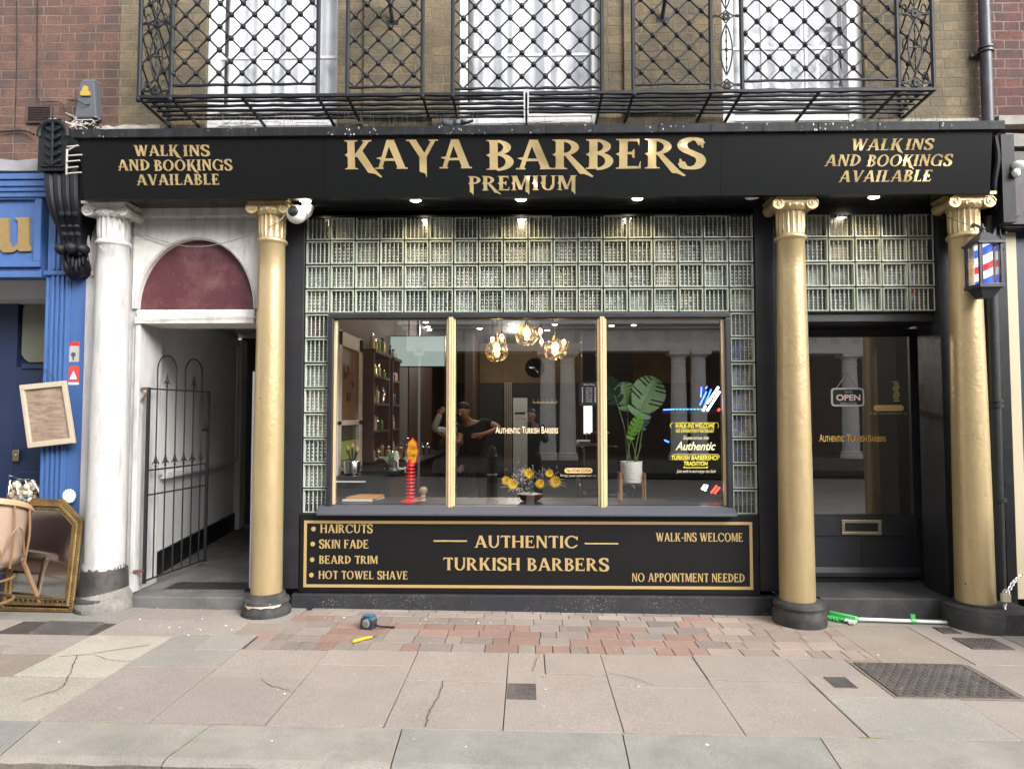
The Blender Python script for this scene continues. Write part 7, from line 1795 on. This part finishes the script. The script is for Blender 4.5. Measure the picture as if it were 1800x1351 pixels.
for s_ in (0, 1): b.tube(curve_pts([at(1180+s_*82, 752 - 0*s_, Yv), at(1178+s_*85, 747, Yv), at(1183+s_*77, 742, Yv)], 4), .0022, 5)
b.box(X(1186, Yv), X(1258, Yv), Yv-.002, Yv-.001, Z(743, Yv), Z(742.2, Yv)); b.box(X(1188, Yv), X(1255, Yv), Yv-.002, Yv-.001, Z(754.6, Yv), Z(754, Yv)); b.box(X(1182, Yv), X(1263, Yv), Yv-.002, Yv-.001, Z(798.4, Yv), Z(797.6, Yv))
b.box(X(1204, Yv), X(1242, Yv), Yv-.002, Yv-.001, Z(821.6, Yv), Z(820.4, Yv))
for px in (1203, 1243): b.ell(at(px, 821, Yv), (.008, .001, .006), 6)
b.build('yellow_lettering', M['yellow_vinyl'], V, recalc=False)
b = MB(); small_text(b, 'Experience the', 1201, 1246, 774, 766, Yv, shear=.35, bold=.004); b.build('cream_script', plain('cream_vinyl2', (.72, .66, .42), .5), V, recalc=False)
b = MB(); small_text(b, 'Authentic', 1187, 1258, 791, 776, Yv, shear=.35, bold=.02); small_text(b, 'Just walk in and enjoy the fade', 1189, 1258, 832, 825, Yv, shear=.35)
b.build('lettering', plain('cream_vinyl', (.72, .66, .42), .5), V, recalc=False)
V = thing('window_lettering', 'narrow cream AUTHENTIC TURKISH BARBERS lettering on the middle pane', 'window lettering', (X(926, .048), .048, Z(765, .048)))
b = MB(); small_text(b, 'Authentic', 871, 914.5, 761.5, 749.5, Yv, caps=True, bold=.012); small_text(b, 'Turkish', 917.5, 948, 761.5, 749.5, Yv, caps=True, bold=.012); small_text(b, 'Barbers', 952, 981, 761.5, 749.5, Yv, caps=True, bold=.012)
b.build('lettering', plain('cream_gold', (.80, .66, .42), .4), V, recalc=False)
V = thing('window_lettering', 'gold rounded telephone label with a line of address below it on the middle pane', 'window lettering', (X(1015, .048), .048, Z(836, .048)))
b = MB(); za, zz_, xa_, xb_2 = Z(831, Yv), Z(822, Yv), X(992, Yv), X(1041, Yv); rr_ = (zz_-za)/2
b.prism([(xa_+rr_-rr_*math.sin(R(a)), (za+zz_)/2+rr_*math.cos(R(a))) for a in range(0, 181, 20)] + [(xb_2-rr_+rr_*math.sin(R(a)), (za+zz_)/2-rr_*math.cos(R(a))) for a in range(0, 181, 20)], Yv, Yv+.001); b.build('gold_pill', plain('pill_gold', (.72, .50, .22), .4), V)
b = MB(); small_text(b, 'Tel: 07340 552954', 995, 1038, 829.4, 824, Yv, th=.0015, bold=.008); b.build('number', M['sign_black'], V, recalc=False)
b = MB(); small_text(b, '90 high street rochester me1 1pt', 985, 1048, 838.5, 833.5, Yv); b.build('address', plain('cream_gold2', (.55, .47, .33), .5), V, recalc=False)
# door glass lettering and hanging open sign
Yd = dY+.017
V = thing('window_lettering', 'gold AUTHENTIC TURKISH BARBERS lettering on the shop door glass', 'window lettering', (X(1498, Yd), Yd, Z(777, Yd)))
b = MB(); small_text(b, 'Authentic', 1440, 1484, 776, 763, Yd, caps=True, bold=.012); small_text(b, 'Turkish', 1488, 1523, 776, 763, Yd, caps=True, bold=.012); small_text(b, 'Barbers', 1526, 1557, 776, 764, Yd, caps=True, bold=.012); b.build('lettering', plain('gold_text', (.62, .36, .08), .4), V, recalc=False)
V = thing('window_lettering', 'gold telephone label and small print in the upper corner of the shop door glass', 'window lettering', (X(1563, Yd), Yd, Z(728, Yd)))
b = MB(); za, zz_, xa_, xb_2 = Z(722, Yd), Z(712, Yd), X(1536, Yd), X(1589, Yd); rr_ = (zz_-za)/2
b.prism([(xa_+rr_-rr_*math.sin(R(a)), (za+zz_)/2+rr_*math.cos(R(a))) for a in range(0, 181, 20)] + [(xb_2-rr_+rr_*math.sin(R(a)), (za+zz_)/2-rr_*math.cos(R(a))) for a in range(0, 181, 20)], Yd, Yd+.001); b.build('gold_pill', plain('pill_gold2', (.62, .42, .15), .4), V)
b = MB(); small_text(b, '90 high street rochester me1 1pt', 1528, 1594, 729, 724, Yd); small_text(b, 'Tel: 07340 552954', 1540, 1585, 720, 715, Yd, th=.002); b.build('address', plain('gold_text2', (.40, .28, .10), .5), V, recalc=False)
b = MB()
for k in range(11): b.box(X(1570+(k*3) % 4, Yd), X(1580+(k*5) % 4, Yd), Yd-.002, Yd-.001, Z(672.5+k*3.3, Yd), Z(670.8+k*3.3, Yd))
b.build('opening_hours', plain('gold_text3', (.45, .40, .16), .5), V, recalc=False)
oc = at(1491, 698, dY-.0); t = thing('open_sign', 'small hanging OPEN sign with a white outline on the shop door', 'open sign', (oc.x, dY+.0, oc.z))
x0, x1, z0, z1 = X(1462, dY+.01), X(1520, dY+.01), Z(714, dY), Z(682, dY); yo = dY+.012
def rrect(x0, x1, z0, z1, r): return [(x1-r+r*math.sin(R(a)), z1-r+r*math.cos(R(a))) for a in range(0, 91, 15)] + [(x1-r+r*math.cos(R(a)), z0+r-r*math.sin(R(a))) for a in range(0, 91, 15)] + [(x0+r-r*math.sin(R(a)), z0+r-r*math.cos(R(a))) for a in range(0, 91, 15)] + [(x0+r-r*math.cos(R(a)), z1-r+r*math.sin(R(a))) for a in range(0, 91, 15)]
b = MB(); b.prism(rrect(x0, x1, z0, z1, .03), yo, yo+.004); b.build('outline', plain('outline_grey', (.45, .45, .44), .4), t)
b = MB(); b.prism(rrect(x0+.014, x1-.014, z0+.014, z1-.014, .02), yo-.002, yo); b.build('face', M['satin_black'], t)
b = MB(); small_text(b, 'OPEN', 1470, 1512, 704, 693, yo-.002, bold=.03); b.build('open_letters', plain('open_pink', (.75, .55, .52), .4), t, recalc=False)
b = MB(); small_text(b, "WE'RE", 1484, 1498, 690.5, 687, yo-.002); small_text(b, 'WELCOME', 1476, 1506, 710.5, 707, yo-.002); b.build('small_letters', M['grey_white'], t, recalc=False)
b = MB(); top = at(1489, 655, yo); b.tube([(x0+.05, yo, z1), top, (x1-.05, yo, z1)], .0022, 5); b.ell(top, (.008, .006, .008), 8); b.build('cord', M['grey_white'], t)
b = MB(); b.box(X(1417, .9), X(1428, .9), .9, .95, Z(780, .9), Z(630, .9)); tag(b.build('picture_frame', M['wood_mid'], org=(X(1422, .9), .9, 1.3)), 'narrow gilt picture frame edge seen through the door glass', 'picture frame')

# ================================================================== PEOPLE
def skin_mesh(name, joints, edges, mat, parent, root=0, sub=2):
    """joints: list of (pos, radius); one continuous skinned surface, applied"""
    o0 = ORG[parent.name]
    me = bpy.data.meshes.new(name); me.from_pydata([Vector(j[0]) - o0 for j in joints], edges, [])
    o = bpy.data.objects.new(name, me); COL.objects.link(o); o.parent = parent; ORG[o.name] = o0
    sk = o.modifiers.new('skin', 'SKIN'); sk.use_smooth_shade = True
    lay = me.skin_vertices[0].data
    for i, j in enumerate(joints):
        r = j[1]; lay[i].radius = (r, r) if isinstance(r, (int, float)) else r
        lay[i].use_root = (i == root)
    ss = o.modifiers.new('sub', 'SUBSURF'); ss.levels = sub; ss.render_levels = sub
    me.materials.append(mat)
    return o
def person(label, J, clothes, loc, facing=(0, -1, 0), hairmat=None, group=None, hand_len=.085):
    """J: named joints. One continuous body (head to feet) with fingers, clothes as children"""
    t = thing('person', label, 'person', loc)
    V3 = Vector; f_ = V3(facing).normalized()
    order = ['pelvis', 'waist', 'chest', 'neck', 'jaw', 'head', 'crown', 'lsh', 'lel', 'lwr', 'lhd', 'rsh', 'rel', 'rwr', 'rhd', 'lhip', 'lkn', 'lan', 'lto', 'rhip', 'rkn', 'ran', 'rto']
    rad = dict(pelvis=.13, waist=.12, chest=.135, neck=.052, jaw=.062, head=.085, crown=.06, lsh=.058, lel=.042, lwr=.028, lhd=.034, rsh=.058, rel=.042, rwr=.028, rhd=.034, lhip=.09, lkn=.058, lan=.038, lto=.035, rhip=.09, rkn=.058, ran=.038, rto=.035)
    idx = {n: i for i, n in enumerate(order)}
    ed = [('pelvis','waist'),('waist','chest'),('chest','neck'),('neck','jaw'),('jaw','head'),('head','crown'),('chest','lsh'),('lsh','lel'),('lel','lwr'),('lwr','lhd'),('chest','rsh'),('rsh','rel'),('rel','rwr'),('rwr','rhd'),
          ('pelvis','lhip'),('lhip','lkn'),('lkn','lan'),('lan','lto'),('pelvis','rhip'),('rhip','rkn'),('rkn','ran'),('ran','rto')]
    jj = [(J[n], rad[n]) for n in order]; ee = [(idx[a], idx[b]) for a, b in ed]
    # fingers: four of different length and a thumb from the side of the palm
    for s_ in 'lr':
        w_, h_ = V3(J[s_+'wr']), V3(J[s_+'hd']); d = (h_-w_).normalized(); side = d.cross(f_)
        side = side.normalized() if side.length > .1 else V3((1, 0, 0)); dn = d.cross(side).normalized()
        for k, L_ in enumerate((.062, .072, .068, .052)):
            a = h_ + side*(k-1.5)*.019 + d*.018; i0 = len(jj)
            jj += [(a, .0095), (a + d*L_*.5 + dn*.008, .0088), (a + d*L_*.85 + dn*.026, .0075)]; ee += [(idx[s_+'hd'], i0), (i0, i0+1), (i0+1, i0+2)]
        i0 = len(jj); a = w_.lerp(h_, .45) + side*(-.032); jj += [(a, .012), (a + side*-.018 + d*.032, .0105), (a + side*-.018 + d*.058 + dn*.008, .009)]; ee += [(idx[s_+'wr'], i0), (i0, i0+1), (i0+1, i0+2)]
    skin_mesh('body', jj, ee, M['skin'], t)
    # face features and hair
    hd, jw = V3(J['head']), V3(J['jaw']); up = (V3(J['crown'])-jw).normalized(); sd_ = up.cross(f_).normalized(); ff = (f_ - up*f_.dot(up)).normalized(); c = hd + up*.0
    b = MB(); b.tube([c+ff*.085+up*.005, c+ff*.112-up*.032, c+ff*.088-up*.042], [.010, .016, .010], 8)
    for s_ in (-1, 1): b.ell(c+sd_*s_*.088-up*.01, (.012, .018, .03), 8)
    b.build('nose_and_ears', M['skin'], t)
    b = MB()
    for s_ in (-1, 1): b.ell(c+ff*.080+sd_*s_*.032+up*.004, (.010, .008, .006), 8); b.tube([c+ff*.086+sd_*s_*.020+up*.022, c+ff*.082+sd_*s_*.044+up*.021], .003, 5)
    b.tube([c+ff*.086-sd_*.024-up*.065, c+ff*.092-up*.066, c+ff*.086+sd_*.024-up*.065], .005, 5); b.build('eyes_and_mouth', M['hair'], t)
    b = MB(); b.ell(c+up*.050-ff*.034, (.090, .088, .074), 16); b.build('hair', hairmat or M['hair'], t)
    for (nm, mt, parts) in clothes:
        js = []; es = []; m_ = {}
        for chain in parts:
            prev = None
            for it in chain:
                n_, ex = it[0], it[1]; key = it[2] if len(it) > 2 else n_
                if key not in m_:
                    p = V3(J[n_]) if isinstance(n_, str) else V3(n_[0] if isinstance(n_[0], tuple) else n_)
                    m_[key] = len(js); js.append((p, ex))
                if prev is not None and (prev, m_[key]) not in es and prev != m_[key]: es.append((prev, m_[key]))
                prev = m_[key]
        skin_mesh(nm, js, es, mt, t)
    return t
def mid(J, a, b, t): return tuple(Vector(J[a]).lerp(Vector(J[b]), t))
# barber, leaning over the chair behind the first mullion
def bp(px, py, Y=4.2): return tuple(at(px, py, Y))
J = dict(pelvis=bp(834, 796), waist=bp(833, 778), chest=bp(836, 757, 4.15), neck=bp(824, 741, 4.08), jaw=bp(817, 733, 4.03), head=bp(814, 722, 4.0), crown=bp(813, 713, 4.0),
         lsh=bp(856, 742, 4.2), lel=bp(879, 752, 4.05), lwr=bp(853, 762, 3.9), lhd=bp(838, 765, 3.86), rsh=bp(812, 754, 4.15), rel=bp(806, 779, 4.0), rwr=bp(790, 768, 3.95), rhd=bp(780, 764, 3.95),
         lhip=bp(843, 805), lkn=bp(847, 848, 4.15), lan=bp(850, 894, 4.25), lto=bp(852, 903, 4.05), rhip=bp(824, 806), rkn=bp(811, 846, 4.1), ran=bp(815, 892, 4.3), rto=bp(812, 902, 4.1))
person('barber in a black T-shirt and trousers leaning over the chair behind the window', J,
       [('t_shirt', M['cloth_black'], [[(mid(J, 'pelvis', 'lhip', .3), .15, 'hem'), ('pelvis', .178), ('waist', .168), ('chest', .172), (mid(J, 'chest', 'neck', .55), .085, 'collar')], [('chest', .158), ('lsh', .082), (mid(J, 'lsh', 'lel', .55), .062, 'ls')], [('chest', .158), ('rsh', .08), (mid(J, 'rsh', 'rel', .55), .062, 'rs')]]),
        ('trousers', M['cloth_black'], [[('waist', .155), ('pelvis', .165), ('lhip', .105), ('lkn', .075), ('lan', .055)], [('pelvis', .15), ('rhip', .105), ('rkn', .075), ('ran', .055)]])], (J['pelvis'][0], 4.2, FZ), (-.35, -.9, -.25))
# customer in a pale sleeve seated beyond the mullion
J = dict(pelvis=bp(800, 832, 4.5), waist=bp(799, 812, 4.55), chest=bp(797, 787, 4.6), neck=bp(797, 770, 4.6), jaw=bp(796, 763, 4.57), head=bp(796, 754, 4.57), crown=bp(796, 745, 4.6),
         lsh=bp(815, 785, 4.6), lel=bp(820, 808, 4.4), lwr=bp(812, 820, 4.1), lhd=bp(809, 824, 4.0), rsh=bp(783, 757, 4.3), rel=bp(762, 755, 4.15), rwr=bp(772, 731, 4.1), rhd=bp(776, 724, 4.08),
         lhip=bp(808, 834, 4.5), lkn=bp(812, 842, 3.95), lan=bp(812, 885, 3.85), lto=bp(812, 894, 3.65), rhip=bp(791, 834, 4.5), rkn=bp(786, 842, 3.95), ran=bp(786, 885, 3.85), rto=bp(786, 894, 3.65))
person('seated person with a raised white sleeve, half hidden by the first mullion', J,
       [('sleeve', M['cloth_white'], [[(mid(J, 'chest', 'rsh', .7), .06, 'a'), ('rsh', .062), ('rel', .058), ('rwr', .048), (mid(J, 'rwr', 'rhd', .7), .036, 'b')]]),
        ('cape', M['cloth_black'], [[('pelvis', .17), ('waist', .17), ('chest', .16), (mid(J, 'chest', 'neck', .5), .08, 'c')], [('chest', .16), ('lsh', .09), ('lel', .07)], [('pelvis', .17), ('lhip', .12), ('lkn', .09), ('lan', .06)], [('pelvis', .17), ('rhip', .12), ('rkn', .09), ('ran', .06)]])], (J['pelvis'][0], 4.5, FZ), (0, -1, 0))
# the photographer, standing in the road behind the camera, seen only mirrored in the glass
g0 = -.13; px_ = .06; py_ = -5.86
J = dict(pelvis=(px_, py_, g0+.98), waist=(px_, py_, g0+1.12), chest=(px_, py_, g0+1.34), neck=(px_, py_+.01, g0+1.53), jaw=(px_, py_+.04, g0+1.60), head=(px_, py_+.04, g0+1.68), crown=(px_, py_+.03, g0+1.76),
         lsh=(px_+.20, py_, g0+1.46), lel=(px_+.26, py_+.12, g0+1.24), lwr=(px_+.12, py_+.34, g0+1.44), lhd=(px_+.08, py_+.37, g0+1.50), rsh=(px_-.20, py_, g0+1.46), rel=(px_-.26, py_+.12, g0+1.24), rwr=(px_-.14, py_+.34, g0+1.44), rhd=(px_-.10, py_+.37, g0+1.50),
         lhip=(px_+.10, py_, g0+.92), lkn=(px_+.13, py_+.02, g0+.50), lan=(px_+.14, py_-.02, g0+.09), lto=(px_+.15, py_+.14, g0+.035), rhip=(px_-.10, py_, g0+.92), rkn=(px_-.13, py_+.02, g0+.50), ran=(px_-.14, py_-.02, g0+.09), rto=(px_-.15, py_+.14, g0+.035))
person('person in dark clothes mirrored in the middle pane, holding up a phone', J,
       [('coat', M['cloth_black'], [[('pelvis', .17), ('waist', .15), ('chest', .165), (mid(J, 'chest', 'neck', .6), .085, 'c')], [('chest', .165), ('lsh', .085), ('lel', .062), ('lwr', .045)], [('chest', .165), ('rsh', .085), ('rel', .062), ('rwr', .045)]]),
        ('trousers', M['cloth_black'], [[('waist', .155), ('pelvis', .17), ('lhip', .115), ('lkn', .085), ('lan', .07)], [('pelvis', .165), ('rhip', .115), ('rkn', .085), ('ran', .07)]])], (px_, py_, g0), (0, 1, 0))
t = thing('phone', 'dark phone held up by the person mirrored in the middle pane', 'phone', (px_, py_+.43, g0+1.5))
MB().box(px_-.14, px_+.02, py_+.405, py_+.413, g0+1.49, g0+1.57).build('body', M['satin_black'], t, bevel=.003)

# ================================================================== ACROSS THE STREET (seen in the glass)
b = MB(); b.box(-30, 30, -12.6-8, -12.6, -.13, -.01); tag(b.build('far_pavement', M['slab_grey']), kind='structure')
OB = thing('portico_building', 'stone portico building with paired columns, mirrored in the shop windows', 'building', (2, -16, 0))
YO = -13.6; zo0 = .30; zo1 = 3.35
b = MB(); b.box(-2.6, 16, YO-3.2, YO+.7, -.13, .20); b.box(-2.6, 16, YO-3.0, YO+.45, .20, zo0)
b.build('steps', stone('portico_step', (.10, .10, .095), (.15, .145, .14)), OB)
for x in (.60, 1.16, 4.30, 4.86, 9.5, 10.1, 13.4, 14.0):
    b = MB(); b.lathe([(.30, zo0), (.30, zo0+.10), (.27, zo0+.12), (.28, zo0+.18), (.235, zo0+.22), (.232, zo0+1.1), (.20, zo1-.32), (.215, zo1-.31), (.215, zo1-.28), (.20, zo1-.26), (.20, zo1-.18), (.28, zo1-.09)], (x, YO, 0), 28); b.box(x-.30, x+.30, YO-.30, YO+.30, zo1-.09, zo1)
    b.build('column', M['portico_stone'], OB)
b = MB(); b.box(-3.4, 16, YO-.35, YO+.30, zo1, zo1+.28); b.box(-3.4, 16, YO-.33, YO+.27, zo1+.28, zo1+.72); b.box(-3.6, 16, YO-.5, YO+.62, zo1+.72, zo1+.95); b.box(-3.5, 16, YO-.5, YO+.42, zo1+.62, zo1+.72)
for i in range(30):
    x = -3.1+i*.63
    for k in range(3): b.box(x+k*.08, x+k*.08+.05, YO+.27, YO+.31, zo1+.30, zo1+.62)
b.build('entablature', M['portico_stone'], OB, bevel=.01)
b = MB(); b.box(-12, 16, YO-3.3, YO-3.0, -.1, 7.6); b.box(-12, -3.4, YO-3.0, YO, -.1, 7.6); b.box(-3.4, 16, YO-3.0, YO-.4, zo1+.95, 7.6); b.build('wall', M['brick_red'], OB)
b = MB(); b.box(-3.4, 16, YO-3.0, YO-.35, zo1+.3, zo1+.5); b.build('portico_ceiling', M['room_grey'], OB)
b = MB(); b.add([(-4, YO, 7.6), (4.0, YO, 7.6), (0, YO, 10.2), (-4, YO-3, 7.6), (4.0, YO-3, 7.6), (0, YO-3, 10.2)], [(0,1,2),(5,4,3),(0,2,5,3),(2,1,4,5),(0,3,4,1)]); b.build('gable', M['brick_red'], OB)
for x in (-9.5, -6.2):
    b = MB(); b.box(x-.7, x+.7, YO-.001, YO+.08, .8, 2.9); f_o = b.build('window', M['white_paint'], OB, bevel=.01); b = MB()
    for i in range(2):
        for j in range(3): b.box(x-.6+i*.62, x-.02+i*.62, YO+.08, YO+.085, .9+j*.65, 1.48+j*.65)
    b.build('pane', M['satin_black'], f_o)
for x in (-1.5, 2.7, 7.0):
    b = MB(); b.box(x-.75, x+.75, YO-3.001, YO-2.94, .3, 3.0); b.build('doorway', M['wood_dark'], OB)
OC = thing('terrace_building', 'pale rendered terrace across the street mirrored at the blue shop end', 'building', (-20, -14, 0))
b = MB(); b.box(-34, -12, YO-6, YO, -.1, 8); b.build('wall', M['stone_light'], OC)
OD = thing('terrace_building', 'brown brick terrace across the street beyond the portico', 'building', (24, -14, 0))
b = MB(); b.box(16, 36, YO-6, YO, -.1, 7.8); b.build('wall', M['brick_brown'], OD)
# bollard and small street sign that show in the glass
t = thing('bollard', 'black cast iron bollard with a white band mirrored beside the barber', 'bollard', (-.62, -6.5, -.13))
b = MB(); b.lathe([(.12, 0), (.12, .15), (.095, .20), (.085, .9), (.105, .92), (.105, .96), (.085, .99), (.09, 1.04), (.05, 1.12), (.01, 1.14)], (-.62, -6.5, -.13), 24); b.build('post', M['satin_black'], t)
b = MB(); b.lathe([(.094, .62), (.093, .645)], (-.62, -6.5, -.13), 24, cap=False); b.build('band', M['white_plastic'], t)
t = thing('sign_post', 'small square white sign on a slim grey post mirrored over the television', 'sign', (-2.18, -8.0, -.13))
b = MB(); b.tube([(-2.18, -8.03, -.13), (-2.18, -8.03, 2.95)], .025, 10); b.build('post', M['grey_white'], t)
b = MB(); b.box(-2.29, -2.07, -8.0, -7.99, 2.75, 2.97); b.build('sign_face', M['white_clean'], t); b = MB(); b.ell((-2.18, -7.985, 2.87), (.01, .004, .02), 8); b.box(-2.24, -2.12, -7.989, -7.985, 2.83, 2.84); b.build('symbol', M['satin_black'], t)
# objects that share a mesh origin at zero are fine; smooth finish
for o in sc.objects:
    if o.type == 'MESH' and o.parent is None and 'kind' not in o and 'label' not in o: print('UNTAGGED', o.name)
